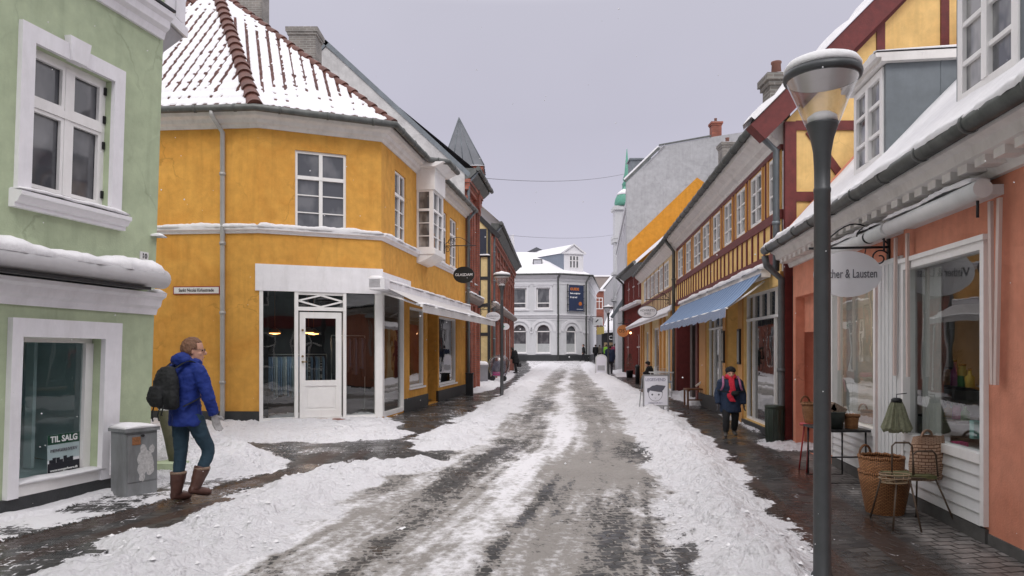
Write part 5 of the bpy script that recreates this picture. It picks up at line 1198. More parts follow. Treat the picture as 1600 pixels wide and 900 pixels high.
# cornice, dentils, gutter, roof
m = MB(); m.profile(FS_, [(-.05, 2.93), (.05, 2.93), (.07, 2.99), (.10, 3.03), (.26, 3.06), (.28, 3.14), (.34, 3.17), (.36, 3.24), (-.05, 3.26)], 0, LS + .05); m.build('cornice', CREAM, sh_)
m = MB(); u_ = 0.05
while u_ < LS: m.box(FS_, u_, u_ + .15, .06, .225, 2.985, 3.058); u_ += .27
m.build('dentils', CREAM, sh_)
m = MB(); gutter(m, [FS_.p(0, .43, 3.23), FS_.p(LS + .12, .43, 3.23)], .07, 12); gt = m.build('gutter', GUT, sh_)
kS = 1.07; SN0, SZ0 = .42, 3.14
roofp = lambda u, n: FS_.p(u, n, SZ0 + (SN0 - n) * kS)
m = MB(); rows = []
NU = 120
for j in range(26):
    n_ = SN0 - .02 - j * .17; r = []
    for i in range(NU + 1):
        u_ = (LS + .1) * i / NU; v_ = float(fbm(np.array([u_ * 1.6]), np.array([n_ * 1.6]), 3, 3)[0]); p = roofp(u_, n_); q = .03 + .04 * v_ if j else .0
        r.append((p[0] - FS_.Nn.x * -q * .6, p[1], p[2] + q))
    rows.append(r)
m.grid(rows, False, True, False); rS = m.build('roof', SNOW, sh_, recalc=False)
m = MB(); m.face([FS_.p(LS + .1, .42, 3.2), FS_.p(LS + .1, -3.6, 7.7), FS_.p(LS + .1, -8, 3.2)]); m.build('roof_gable', SALM, sh_, recalc=False)
m = MB(); snowstrip(m, FS_, 0, LS + .15, .25, .505, 3.24, .10, 12, step=.07); m.build('snow_cover', SNOW, gt)
def dormer(Y0, Y1):
    n0 = -.20; u0, u1 = ((Y0 - YS0) / FS_.U.y), ((Y1 - YS0) / FS_.U.y); zb_, zt = 3.83, 4.94
    b = MB(); 
    for u_ in (u0 - .06, u1 + .0): b.prism(FS_, [(u_, zb_ - .2), (u_ + .06, zb_ - .2), (u_ + .06, zt), (u_, zt)], n0 - 2.2, n0)
    b.box(FS_, u0 - .06, u1 + .06, n0 - .05, n0, zb_ - .15, zb_); b.box(FS_, u0 - .06, u1 + .06, n0 - .05, n0, zt - .02, zt + .05)
    o = b.build('dormer', ZINC, sh_)
    window(o, FS_, u0, u1, zb_, zt - .02, n=n0 + .02, xs=(.5,), zs=(), bars_z=(.33, .66), fw=.09, mw=.09, bw=.04, pm=PANEC, pname='pane')
    r = MB(); r.prism(FS_, [(u0 - .14, zt + .05), (u1 + .14, zt + .05), (u1 + .14, zt + .10), ((u0 + u1) / 2, zt + .15), (u0 - .14, zt + .10)], n0 - 2.4, n0 + .14); r.box(FS_, u0 - .14, u1 + .14, n0 - 2.3, n0 + .08, zt + .0, zt + .05); r.build('dormer_roof', CREAM, o)
    r = MB(); snowstrip(r, FS_, u0 - .14, u1 + .14, n0 - 2.4, n0 + .14, zt + .12, .06, 5); r.build('snow_cover', SNOW, o)
    s = MB(); s.box(FS_, u0 - .066, u0 - .06, n0 - .62, n0 - .60, zb_ + .0, zt); slant_p = None; s.build('seam', ZINC, o)
dormer(8.37, 9.33); dormer(5.62, 6.58)
# folded awnings: cassette + hanging arms
PINKW = mat('awning_pinkwhite', (.62, .50, .46), .6, var=.05)
for (px0, px1, lab) in ((1536, 1390, 0), (1386, 1290, 1)):
    ua_, ub_ = su(px0, .2), su(px1, .2); m = MB(); m.tube([FS_.p(ua_, .2, 2.81), FS_.p(ub_, .2, 2.81)], .072, 18); m.box(FS_, ua_ + .1, ub_ - .1, 0, .14, 2.78, 2.86); o = m.build('awning_cassette', WS, sh_)
    m = MB()
    for u_, du_ in (((ua_ + .02, .05), (ua_ + .15, -.03), (ub_ - .10, -.02)) if lab == 0 else ((ua_ + .12, .03), (ub_ - .1, -.02))):
        m = MB(); m.prism(FS_, [(u_, 2.74), (u_ + .04, 2.74), (u_ + .04 + du_, 1.3), (u_ + du_, 1.3)], .05, .075); m.build('awning_arm', PINKW, o)
    m = MB(); m.tube([FS_.p(ua_ + .08, .2, 2.73), FS_.p(ua_ + .08, .2, 2.6)], .012, 6); m.build('crank_eye', IRON, o)
    m = MB(); snowstrip(m, FS_, ua_ + .1, ub_ - .05, .10, .27, 2.88, .05, 9); m.build('snow_cover', SNOW, o)
downpipe(sh_, [FS_.p(LS + .1, .43, 3.14), FS_.p(LS + .1, .40, 2.98), FS_.p(LS + .22, .13, 2.75), FS_.p(LS + .22, .13, .2), FS_.p(LS + .16, .22, .06)], .06, mat('pipe_grey', (.12, .125, .13), .5, .3, var=.2))
# ================================================================== HALF-TIMBERED HOUSE 1
YEL = stucco('timber_yellow', (.80, .54, .22), (.72, .45, .16), .4, bump=.2); REDT = mat('oxblood_timber', (.13, .018, .016), .55, var=.3, scale=8, bump=.15)
ht = thing('timbered_house', 'yellow half-timbered house with oxblood beams, tall gable and blue shop awning', 'house', (6, 17, 0))
H0, H1 = (4.6, 12.0), (5.77, 24.6); FH = Fr(H0, H1, -1); ZH = 5.08
hu = FH.u
wpx = [(1202, 1218), (1173, 1192), (1151, 1166), (1132, 1145), (1114, 1127), (1098, 1110), (1084, 1096), (1072, 1081), (1059, 1068)]
up = [(hu(b_), hu(a_), 3.99, 4.96) for a_, b_ in wpx]
sA = (hu(1221), hu(1163), .14, 2.68); sR = (hu(1154), hu(1135), .0, 2.7); sB = (hu(1130), hu(1105), .12, 2.62); sD = (hu(1093), hu(1057), 0, 2.75)
m = MB(); wall(m, FH, 0, FH.L, 0, ZH, [h + (.05,) for h in up] + [sA + (.12,), sR + (.3,), sB + (.12,), sD + (.0,)], .1); m.fr(FH, [(sR[0], -.3, 0), (sR[1], -.3, 0), (sR[1], -.3, 2.7), (sR[0], -.3, 2.7)])
m.build('wall', YEL, ht, recalc=False)
m = MB(); L_ = FH.L
m.box(FH, 0, L_, -.05, .035, 3.80, 3.96); m.box(FH, 0, L_, -.05, .04, 3.06, 3.27); m.box(FH, 0, L_, -.05, .03, 4.985, 5.07)
u_ = .12; rnd = random.Random(5)
while u_ < L_ - .1:
    m.box(FH, u_, u_ + .075, -.05, .02 + rnd.random() * .006, 3.275, 3.795); u_ += .42 + rnd.random() * .05
for (a_, b_) in zip(up, up[1:]):
    c_ = (a_[1] + b_[0]) / 2; m.box(FH, c_ - .035, c_ + .035, -.05, .018, 3.965, 4.98)
m.box(FH, L_ - .14, L_, -.05, .03, 3.965, 4.98); m.build('timber_frame', REDT, ht)
OFR = mat('orange_frame', (.60, .30, .09), .55, var=.1)
for h in up:
    for q_ in ((h[0] - .07, h[0] - .001), (h[1] + .001, h[1] + .07)): m = MB(); m.box(FH, q_[0], q_[1], -.03, .03, h[2] - .02, h[3] + .02); m.build('window_casing', OFR, ht)
    window(ht, FH, *h, n=.0, xs=(.5,), zs=(), bars_z=(.33, .66), fw=.055, mw=.07, bw=.03, pm=PANEC)
m = MB(); m.profile(FH, [(-.05, 5.072), (.04, 5.075), (.07, 5.14), (.16, 5.20), (.18, 5.28), (.33, 5.36), (.36, 5.44), (-.05, 5.46)], 0, L_); m.build('cornice', CREAM, ht)
m = MB(); gutter(m, [FH.p(-.1, .42, 5.47), FH.p(L_, .42, 5.47)], .075); m.build('gutter', GUT, ht)
m = MB(); m.fr(FH, [(-.05, .42, 5.5), (L_, .42, 5.5), (L_, -4.4, 10.3), (-.05, -4.4, 10.3)]); m.fr(FH, [(-.05, -4.4, 10.3), (L_, -4.4, 10.3), (L_, -9, 5.5), (-.05, -9, 5.5)]); rf = m.build('roof', SNOW, ht, recalc=False)
m = MB(); rnd = random.Random(2); rows = []
for i in range(150): 
    u_ = -.12 + i * (L_ + .1) / 149; rows.append([FH.p(u_, .44 + .01 * math.sin(i * 1.7), 5.49), FH.p(u_, .40, 5.55 + .015 * rnd.random()), FH.p(u_, .2, 5.76)])
m.grid(rows); m.build('snow_cover', SNOW, rf, recalc=False)
chimney(rf, (1219 - 800) / FPX * 13.4, 13.4, 5.5, EYE + (HZ - 115) * 13.4 / FPX, .38, .4, pots=1, cap=.05)
# gable end facing the camera
FN = Fr((4.62, 11.86), (13.8, 11.86)); m = MB(); m.prism(FN, [(0, 0), (9.18, 0), (9.18, 5.5), (4.59, 10.15), (0, 5.42)], -.12, 0); m.build('gable_wall', YEL, ht)
gx = lambda px: (px - 800) / FPX * 11.86 - 4.62
gzz = lambda py: EYE + (HZ - py) * 11.86 / FPX
m = MB(); m.box(FN, -.03, .16, -.05, .035, 0, 5.4)
for (y0_, y1_, x1_) in ((204, 189, 9), (315, 300, 9), (-5, -22, 9), (430, 412, 9)): m.box(FN, .16 if y0_ > 0 else 2.2, x1_, -.05, .03, gzz(y0_), gzz(y1_))
for px in (1375, 1475, 1575): m.box(FN, gx(px - 6), gx(px + 7), -.05, .026, gzz(189), gzz(-5))
m.box(FN, gx(1420), gx(1432), -.05, .026, 3, gzz(204))
slant(m, FN, (gx(1263), gzz(205)), (gx(1332), gzz(300)), .13, .026); slant(m, FN, (gx(1250), gzz(165)), (gx(1420), gzz(-12)), .13, .032)
m.build('timber_frame', REDT, ht)
m = MB(); slant(m, FN, (-.55, 5.17), (4.65, 10.42), .34, .22); slant(m, FN, (9.7, 5.17), (4.53, 10.42), .34, .22); m.build('barge_board', REDT, ht)
m = MB()
a_, b_ = Vector((-.62, 5.36)), Vector((4.62, 10.65)); rows = []
for i in range(60):
    q = a_.lerp(b_, i / 59); w_ = .05 + .02 * math.sin(i * .9); rows.append([FN.p(q.x, .26, q.y), FN.p(q.x - w_, .24, q.y + w_), FN.p(q.x - w_, -.2, q.y + w_), FN.p(q.x, -.3, q.y)])
m.grid(rows); m.build('snow_cover', SNOW, ht, recalc=False)
downpipe(ht, [FH.p(.0, .42, 5.4), FH.p(-.02, .40, 5.25), FH.p(-.02, .10, 4.95), FH.p(-.02, .10, 2.9)], .055, ZINC)
# shop windows with thin glazing bars
def bars_window(F, h, xs, zt, upper, label='shop_window'):
    o = window(ht, F, *h, n=-.05, xs=(), zs=((zt - h[2]) / (h[3] - h[2]),), bars_x=(), fw=.05, mw=.05, pm=GLASS, name=label)
    m = MB(); w_ = h[1] - h[0]
    for x in xs: m.box(F, h[0] + x * w_ - .02, h[0] + x * w_ + .02, -.09, -.04, h[2] + .05, zt - .02)
    for k in range(1, upper): x = k / upper; m.box(F, h[0] + x * w_ - .015, h[0] + x * w_ + .015, -.09, -.045, zt + .02, h[3] - .05)
    m.build('glazing_bar', WHITE2, o)
bars_window(FH, sA, (.22, .80), 2.17, 5); bars_window(FH, sB, (.35, .68), 2.1, 3)
m = MB()
for h in (sA, sB):
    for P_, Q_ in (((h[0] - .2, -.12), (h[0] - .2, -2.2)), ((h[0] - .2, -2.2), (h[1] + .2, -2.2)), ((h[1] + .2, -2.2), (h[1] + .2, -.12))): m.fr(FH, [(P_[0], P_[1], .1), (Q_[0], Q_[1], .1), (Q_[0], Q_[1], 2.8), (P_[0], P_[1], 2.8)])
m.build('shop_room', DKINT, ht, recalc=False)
for (p0_, p1_, z_) in ((1226, 1222, 2.9), (1162, 1155, 2.9), (1135, 1131, 2.8), (1104, 1094, 2.8)): m = MB(); m.box(FH, max(hu(p0_), 0.0), hu(p1_), -.03, .03, .02, z_); m.build('post', OFR, ht)
m = MB(); m.box(FH, sD[0], sD[1], -.5, -.42, 0, 2.75); m.box(FH, sD[0] + .7, sD[1] - .9, -.42, -.36, .1, 2.4); m.build('entrance', mat('dark_wood', (.03, .018, .014), .5, var=.3), ht)
for q_ in ((sD[0], sD[0] + .35), (sD[1] - .45, sD[1])): m = MB(); m.box(FH, q_[0], q_[1], -.4, .06, 0, 2.8); m.build('door_post', REDT, ht)
m = MB(); m.box(FH, sD[0] + 1.1, sD[0] + 1.5, -.4, .03, 0, 2.8); m.build('door_panel', mat('brown_panel', (.07, .05, .045), .5, var=.2), ht)
for q_ in ((0.0, hu(1162), .12), (hu(1131), hu(1094), .35)): m = MB(); m.box(FH, q_[0], q_[1], -.02, .05, .0, q_[2]); m.build('plinth', DARKPL, ht)
for k_, px in enumerate((1158, 1133)):
    f = MB(); f.box(FH, hu(px) - .14, hu(px) + .1, .03, .07, 1.25, 2.0); o = f.build('menu_case', IRON, ht); f = MB(); f.box(FH, hu(px) - .1, hu(px) + .06, .07, .075, 1.3, 1.95); f.build('menu_sheet', mat('sheet', (.25, .25, .24), .4), o)
# blue awning
def stripemat(name, c1, c2, per, duty=.5, along=0):
    m, t, b = newmat(name); L = t.links.new; uv = N(t, 'ShaderNodeUVMap'); sp = N(t, 'ShaderNodeSeparateXYZ'); L(uv.outputs[0], sp.inputs[0])
    q = N(t, 'ShaderNodeMath', operation='DIVIDE'); L(sp.outputs[along], q.inputs[0]); q.inputs[1].default_value = per; f = N(t, 'ShaderNodeMath', operation='FRACT'); L(q.outputs[0], f.inputs[0])
    g_ = N(t, 'ShaderNodeMath', operation='GREATER_THAN'); L(f.outputs[0], g_.inputs[0]); g_.inputs[1].default_value = duty
    mx = N(t, 'ShaderNodeMix', data_type='RGBA'); L(g_.outputs[0], mx.inputs[0]); mx.inputs[6].default_value = col4(c1); mx.inputs[7].default_value = col4(c2); L(mx.outputs[2], b.inputs['Base Color']); b.inputs['Roughness'].default_value = .8
    MATS[name] = m; return m
BLU = stripemat('blue_canvas', (.12, .20, .36), (.25, .34, .48), .34, .68); BLV = stripemat('blue_valance', (.05, .10, .24), (.42, .47, .56), .10, .5)
ua_, ub_ = hu(1192, .35) - .0, 10.6; ua_ = .55
m = MB(); m.box(FH, ua_, ub_, .04, .2, 2.86, 3.02); aw = m.build('awning', WHITE2, ht)
m = MB(); rows = []
for i in range(40):
    u_ = ua_ + (ub_ - ua_) * i / 39; r = []
    for j in range(8):
        t_ = j / 7; r.append((u_, .2 + t_ * .62, 2.93 - t_ * .62 - .045 * math.sin(math.pi * t_) + .012 * math.sin(i * 1.3) * t_))
    rows.append(r)
for i in range(39):
    for j in range(7): m.fr(FH, [rows[i][j], rows[i + 1][j], rows[i + 1][j + 1], rows[i][j + 1]], [(rows[i][j][0], 0), (rows[i + 1][j][0], 0), (rows[i + 1][j + 1][0], 1), (rows[i][j + 1][0], 1)])
m.build('awning_cloth', BLU, aw, recalc=False)
m = MB()
for i in range(39):
    a_, b_ = rows[i][7], rows[i + 1][7]; dz = .17 + .015 * math.sin(i * 2.1)
    m.fr(FH, [a_, b_, (b_[0], b_[1] + .01, b_[2] - dz), (a_[0], a_[1] + .01, a_[2] - dz)], [(a_[0], 0), (b_[0], 0), (b_[0], 1), (a_[0], 1)])
m.build('valance', BLV, aw, recalc=False)
m = MB(); m.tube([FH.p(ua_, .8, 2.31), FH.p(ub_, .8, 2.31)], .02, 6); m.build('awning_bar', WHITE2, aw)
for u_ in (ua_ + .2, (ua_ + ub_) / 2, ub_ - .2): m = MB(); m.tube([FH.p(u_, .1, 2.8), FH.p(u_ - .2, .45, 2.55), FH.p(u_, .78, 2.32)], .018, 6); m.build('awning_arm', WHITE2, aw)
m = MB(); snowstrip(m, FH, ua_ - .05, ub_, -.0, .26, 3.0, .11, 15); m.build('snow_cover', SNOW, aw)
# ================================================================== HALF-TIMBERED HOUSE 2
h2 = thing('timbered_house', 'pale yellow half-timbered house with snow-topped white awning, beyond the blue awning', 'house', (6.3, 31, 0))
YC2 = stucco('timber_cream', (.78, .60, .34), (.70, .52, .28), .35, bump=.2); BRT = mat('brown_timber', (.15, .04, .022), .6, var=.3)
FI = Fr((5.79, 24.62), (6.85, 37.3), -1); L_ = FI.L; iu = FI.u
wp = [(1038, 1045), (1030.5, 1036), (1023, 1028.5), (1017, 1021.5), (1011.5, 1015.5), (1006.5, 1010)]
up2 = [(iu(b_), iu(a_), 3.95, 4.95) for a_, b_ in wp]
gs = [(iu(1051), iu(1042), .3, 2.5), (iu(1031), iu(1021), .3, 2.5), (iu(1013), iu(1009), .1, 2.4)]
m = MB(); wall(m, FI, 0, L_, 0, 5.05, [h + (.05,) for h in up2] + [h + (.12,) for h in gs]); m.build('wall', YC2, h2, recalc=False)
m = MB(); m.box(FI, 0, L_, -.05, .03, 3.75, 3.88); m.box(FI, 0, L_, -.05, .03, 3.10, 3.22); u_ = .1
while u_ < L_: m.box(FI, u_, u_ + .08, -.05, .02, 3.225, 3.745); u_ += .5
for a_, b_ in zip(up2, up2[1:]): c_ = (a_[1] + b_[0]) / 2; m.box(FI, c_ - .04, c_ + .04, -.05, .02, 3.885, 5.04)
m.build('timber_frame', BRT, h2)
for h in up2: window(h2, FI, *h, n=.01, xs=(.5,), zs=(), bars_z=(.33, .66), fw=.06, pm=PANEC)
for h in gs: window(h2, FI, *h, n=-.05, xs=(), zs=(), fw=.08, name='shop_window')
for px in (1056, 1053, 1040, 1034, 1019, 1007, 1003.5): m = MB(); m.box(FI, iu(px) if px < 1055 else 0.02, (iu(px) if px < 1055 else 0) + .35, -.02, .08, 0, 3.08); m.build('post', OFR, h2)
m = MB(); m.profile(FI, [(-.05, 5.052), (.04, 5.055), (.1, 5.14), (.3, 5.3), (.36, 5.42), (-.05, 5.44)], 0, L_); m.build('cornice', CREAM, h2)
m = MB(); gutter(m, [FI.p(0, .42, 5.44), FI.p(L_, .42, 5.44)], .08); m.build('gutter', GUT, h2)
m = MB(); m.fr(FI, [(0, .4, 5.48), (L_ + .1, .4, 5.48), (L_ + .1, -4, 9.6), (0, -4, 9.6)]); rf = m.build('roof', SNOW, h2, recalc=False)
chimney(rf, pix(1140, 200, 33).x, 33, 6.5, EYE + (HZ - 222) * 33 / FPX, .66, .7, pots=1)
downpipe(h2, [FI.p(.1, .42, 5.4), FI.p(.1, .12, 5.0), FI.p(.1, .12, .1)], .06, GUT)
m = MB(); m.box(FI, .3, 12.3, .0, .16, 2.98, 3.08); aw = m.build('awning', WHITE2, h2)
nfr = lambda f: .28 + .55 * f; zfr = lambda f: 2.88 - .22 * f
m = MB(); rows = [[FI.p(.3 + 12 * i / 24, .12, 3.03), FI.p(.3 + 12 * i / 24, nfr(i / 24), zfr(i / 24)), FI.p(.3 + 12 * i / 24, nfr(i / 24) + .01, zfr(i / 24) - .12)] for i in range(25)]
m.grid(rows, False, False); m.build('awning_cloth', AWC, aw, recalc=False)
m = MB(); rows = []
for i in range(60):
    f = i / 59; u_ = .28 + 12.05 * f; w_ = .012 * math.sin(i * 1.9); rows.append([FI.p(u_, .0, 3.08), FI.p(u_, .06, 3.17 + w_), FI.p(u_, .18, 3.13 + w_), FI.p(u_, nfr(f) - .05, zfr(f) + .08 + w_), FI.p(u_, nfr(f) + .03, zfr(f) + .04), FI.p(u_, nfr(f) + .02, zfr(f) - .01)])
m.grid(rows, False, True, True); m.build('snow_cover', SNOW, aw)
# ================================================================== RED PLANKED HOUSE
rh = thing('planked_house', 'narrow dark red house with white sill band under the OST sign', 'house', (7.2, 41, 0)); REDP = mat('red_planks', (.22, .035, .025), .6, var=.3, scale=5)
FJ = Fr((6.95, 37.35), (7.22, 45.2), -1); L_ = FJ.L
hj = [(1.0, 2.0, 4.4, 5.7), (3.0, 4.0, 4.4, 5.7), (5.2, 6.2, 4.4, 5.7), (.8, 2.2, .6, 2.4), (5.4, 6.6, .6, 2.4)]
m = MB(); wall(m, FJ, 0, L_, 0, 6.2, hj, .1)
FJg = Fr((6.9, 37.35), (16, 37.35)); m.build('wall', REDP, rh, recalc=False)
m = MB(); m.prism(FJg, [(0, 0), (9, 0), (9, 6.2), (4.5, 10.1), (0, 6.1)], -.1, 0); m.build('gable_wall', mat('gable_greybrown', (.25, .21, .19), .8), rh)
m = MB(); u_ = 0
while u_ < L_: m.box(FJ, u_, u_ + .06, -.02, .03, 0, 6.15); u_ += .3
m.build('plank_batten', REDP, rh)
for h in hj: window(rh, FJ, *h, n=.0, xs=(.5,), zs=(.6,), fw=.08)
m = MB(); m.box(FJ, 0, L_, 0, .35, 4.0, 4.1); m.build('ledge', WHITE, rh); m = MB(); snowstrip(m, FJ, 0, L_, 0, .37, 4.1, .1, 3); m.build('snow_cover', SNOW, rh)
m = MB(); m.fr(FJ, [(-.25, .5, 6.2), (L_, .5, 6.2), (L_, -4.6, 10.6), (-.25, -4.6, 10.6)]); m.fr(FJ, [(-.25, .5, 6.2), (-.25, .5, 6.0), (-.25, -4.6, 10.4), (-.25, -4.6, 10.6)]); m.build('roof', SNOW, rh, recalc=False)
m = MB(); m.profile(FJ, [(0, 5.9), (.3, 6.05), (.4, 6.15), (0, 6.18)], 0, L_); gutter(m, [FJ.p(-.3, .5, 6.15), FJ.p(L_, .5, 6.15)], .09); m.build('gutter', GUT, rh)
downpipe(rh, [FJ.p(L_ - .2, .5, 6.1), FJ.p(L_ - .2, .1, 5.7), FJ.p(L_ - .2, .1, .1)], .07, GUT)
# ================================================================== TALL GREY BUILDING
tg = thing('tall_building', 'tall grey rendered building whose blind side wall has an ochre painted gable shape', 'building', (10, 58, 0))
FKg = Fr((7.36, 45.3), (24, 45.3)); X0 = 7.36; m = MB(); m.prism(FKg, [(0, 0), (16.6, 0), (16.6, 15.6), (7.94, 15.6), (5.44, 15.2), (2.14, 14.6), (2.1, 14.3), (0, 12.3)], -.3, 0); m.build('gable_wall', stucco('tall_grey', (.40, .40, .41), (.33, .33, .335), .6, bump=.3), tg)
m = MB(); m.prism(FKg, [(.05, 3), (.05, 8.3), (4.54, 12.6), (5.29, 12.1), (5.29, 3)], 0, .02); m.build('ochre_patch', stucco('ochre_patch', (.58, .26, .035), (.50, .20, .02), .4), tg)
m = MB(); slant(m, FKg, (-.1, 12.35), (2.1, 14.5), .16, .05); slant(m, FKg, (2.1, 14.68), (5.44, 15.28), .1, .05); m.build('coping', GUT, tg)
m = MB(); slant(m, FKg, (-.15, 12.48), (2.05, 14.6), .12, .03); m.build('snow_cover', SNOW, tg)
FK = Fr((7.72, 45.35), (11.45, 76.5), -1); hk = [(1.2 + k_ * 2.6, 2.3 + k_ * 2.6, z_, z_ + 1.9) for k_ in range(11) for z_ in (4.6, 8.2)] + [(1 + k_ * 3.4, 3.2 + k_ * 3.4, .8, 3.0) for k_ in range(9)]
m = MB(); wall(m, FK, 0, FK.L, 0, 12.1, hk, .2); m.build('wall', mat('facade_white', (.52, .52, .53), .7, var=.08, stain=.2, stain_col=(.35, .35, .35)), tg, recalc=False)
for h in hk: window(tg, FK, *h, n=-.1, xs=(.5,), zs=(.66,), fw=.08, name='window' if h[2] > 1 else 'shop_window')
m = MB()
for z_, n_ in ((3.6, .25), (7.4, .12), (11.4, .1), (11.8, .2)): m.box(FK, 0, FK.L, 0, n_, z_, z_ + .22)
for k_ in range(12): m.box(FK, .2 + k_ * 2.6, .7 + k_ * 2.6, 0, .1, 3.8, 11.4)
m.build('moulding', WT, tg)
m = MB(); m.fr(FK, [(0, .2, 12.15), (FK.L, .2, 12.15), (FK.L, -2.1, 14.7), (0, -2.1, 14.7)]); m.build('roof', SNOW, tg, recalc=False)
c_ = pix(1113, 212, 46); chimney(tg, c_.x + .3, 46, 15, EYE + (HZ - 190) * 46 / FPX, .62, .6, m=BRKRED, pots=1)
m = MB(); q = pix(996, 252, 52); Fd = Fr((q.x - .5, 52), (q.x + .9, 52)); m.box(Fd, 0, 1.4, -1.2, 0, q.z - 1.0, q.z + .1); m.box(Fd, -.1, 1.5, -1.3, .1, q.z + .1, q.z + .22); m.build('dormer', ZINC, tg)
# low gabled wing between the OST house and the lane
lw_ = thing('low_wing', 'small pale wing with steep grey roof edge left of the OST sign', 'building', (8.2, 50, 0)); q0, q1, q2 = pix(956, 490, 50), pix(972, 455, 50), pix(980, 600, 50)
F_ = Fr((q0.x + .42, 50), (q0.x + 1.6, 50)); m = MB(); m.prism(F_, [(0, 0), (1.1, 0), (1.1, q1.z + .3), (0, q0.z + .3)], -1.2, 0); m.build('wall', MATS['facade_white'], lw_); m = MB(); slant(m, F_, (-.45, q0.z - .3), (1.1, q1.z + .4), .22, .1); m.build('roof_edge', ZINC, lw_)
# ================================================================== CHURCH-LIKE TOWER
tw = thing('tower', 'pale tower with green copper dome and thin green spire beyond the tall grey building', 'tower', (12.8, 82, 0))
COP = mat('verdigris', (.10, .30, .22), .6, var=.2); F_ = Fr((11.7, 80), (14.6, 80)); zt_ = EYE + (HZ - 321) * 80 / FPX
m = MB(); m.box(F_, 0, 2.9, -1.6, 0, 0, zt_)
for z_ in (zt_ - .5, zt_ - 3.8, zt_ - 4.2, 7.0, 10): m.box(F_, -.22, 3.1, -1.8, .22, z_, z_ + .35)
m.build('wall', mat('facade_white', (.5, .5, .5)), tw)
for z_ in (zt_ - 2.8, zt_ - 6.5, 8.5): window(tw, F_, .9, 1.9, z_, z_ + 1.8, n=.05, fw=.1)
m = MB(); m.lathe((12.95, 80.8, zt_), [(1.15, 0), (1.2, .4), (1.1, .9), (.8, 1.5), (.3, 1.9), (.1, 2.3)], 16); m.build('dome', COP, tw)
q = pix(979.5, 290, 84); m = MB(); m.lathe((q.x, 84, q.z - 3), [(.55, 0), (.55, 3.0), (.62, 3.1), (.38, 3.5), (.5, 3.7), (.3, 4.4), (.03, 7.4)], 10); m.build('spire', COP, tw)
m = MB(); m.lathe((12.95, 80.8, zt_ + 1.3), [(.95, 0), (.8, .3), (.5, .55), (.1, .8)], 12); m.build('snow_cover', SNOW, tw)
# overhead wires
for k_, (a_, b_, lab) in enumerate(((pix(742, 277, 29), pix(975, 272, 47), 'upper thin cable strung across the street'), (pix(778, 366, 45), pix(958, 367, 75), 'lower thin cable strung across the street'))):
    w = thing('overhead_cable', lab, 'cable', a_); m = MB(); pts = []
    for i in range(21):
        f = i / 20; p = Vector(a_).lerp(Vector(b_), f); p.z -= .5 * 4 * f * (1 - f) * .6; pts.append(p)
    m.tube(pts, .010, 5); m.build('wire', IRON, w)
# ================================================================== houses behind the camera (only mirrored in the glass)
bk = thing('town_house', 'dark grey town house across the square, seen only mirrored in shop glass', 'house', (0, -14, 0)); F_ = Fr((-16, -13), (12, -13)); m = MB(); m.box(F_, 0, 28, -6, 0, 0, 7); m.build('wall', mat('dull_grey', (.18, .20, .20)), bk); m = MB(); m.box(F_, 0, 28, 0, .3, 3.6, 4.3); m.build('fascia', mat('dull_red', (.16, .02, .02)), bk)
m = MB(); m.prism(Fr((-16, -13), (-16, -19)), [(0, 7), (6, 7), (3, 10)], 0, -28); m.build('roof', SNOW, bk)
for k_ in range(8): window(bk, F_, 1 + k_ * 3.4, 2.6 + k_ * 3.4, 1, 3, n=-.0 + .04) ; 

nb = thing('town_house', 'unseen blue-grey house added beside the salmon one for the shop glass to mirror', 'house', (6, -3, 0)); F_ = Fr((3.081 + .135 * -14, -14), (3.081 + .135 * YS0, YS0), -1)  # added out of view to darken reflections in the ochre shop glass
m = MB(); m.box(F_, 0, F_.L - .01, -6, 0, 0, 5.5); m.build('wall', mat('dull_bluegrey', (.20, .23, .24), .7, stain=.3, stain_col=(.05, .05, .06)), nb); m = MB(); m.box(F_, 0, F_.L - .01, 0, .25, 2.5, 3.0); m.build('fascia', MATS['dull_red'], nb)
for k_ in range(5): window(nb, F_, 1 + k_ * 3.4, 3.2 + k_ * 3.4, .7, 2.3, n=.04); window(nb, F_, 1.4 + k_ * 3.4, 2.6 + k_ * 3.4, 3.5, 5.0, n=.04)
# ================================================================== STREET LAMPS
POLE = mat('lamp_pole', (.075, .078, .083), .45, .4, var=.15)
def lamp(x, y, R, label, z0=0.0, q=1.0):
    t = thing('street_lamp', label, 'street lamp', (x, y, z0), group='street lamps with snow caps'); c = (x, y, 0)
    m = MB(); m.lathe(c, [(.085, z0 - .1), (.085, z0 + .02), (.058, z0 + .06), (.056, z0 + .9), (.053, R - .82), (.056, R - .81), (.056, R - .79), (.051, R - .78), (.052, R - .66), (.058, R - .54), (.074, R - .45), (.102, R - .36), (.106, R - .345)], 28); m.build('pole', POLE, t)
    m = MB(); m.grid([[(x + q * r * math.cos(2 * math.pi * k / 36), y + q * r * math.sin(2 * math.pi * k / 36), z) for k in range(36)] for r, z in ((.108, R - .35), (.165, R - .2), (.232, R - .04))], True, True); m.build('glass_shade', glassmat('lamp_glass', (.82, .82, .83), .16, .22), t, recalc=False)
    m = MB(); m.lathe(c, [(.222, R - .05), (.247, R - .045), (.254, R - .02), (.247, R + .005), (.19, R + .03), (.05, R + .08)], 36, sx=q, sy=q); m.build('rim_cap', POLE, t)
    m = MB(); m.lathe(c, [(.225, R - .052), (.22, R - .05), (.02, R - .046)], 28, sx=q, sy=q); m.build('inner_reflector', WHITE2, t)
    m = MB(); m.lathe(c, [(.10, R - .345), (.095, R - .30), (.06, R - .275), (.01, R - .268)], 20); m.build('reflector', WHITE2, t)
    m = MB(); m.lathe(c, [(.242, R + .01), (.248, R + .035), (.226, R + .07), (.17, R + .095), (.09, R + .11), (.01, R + .113 * q * q)], 36, sx=q, sy=q); m.build('snow_cap', SNOW, t)
    return t
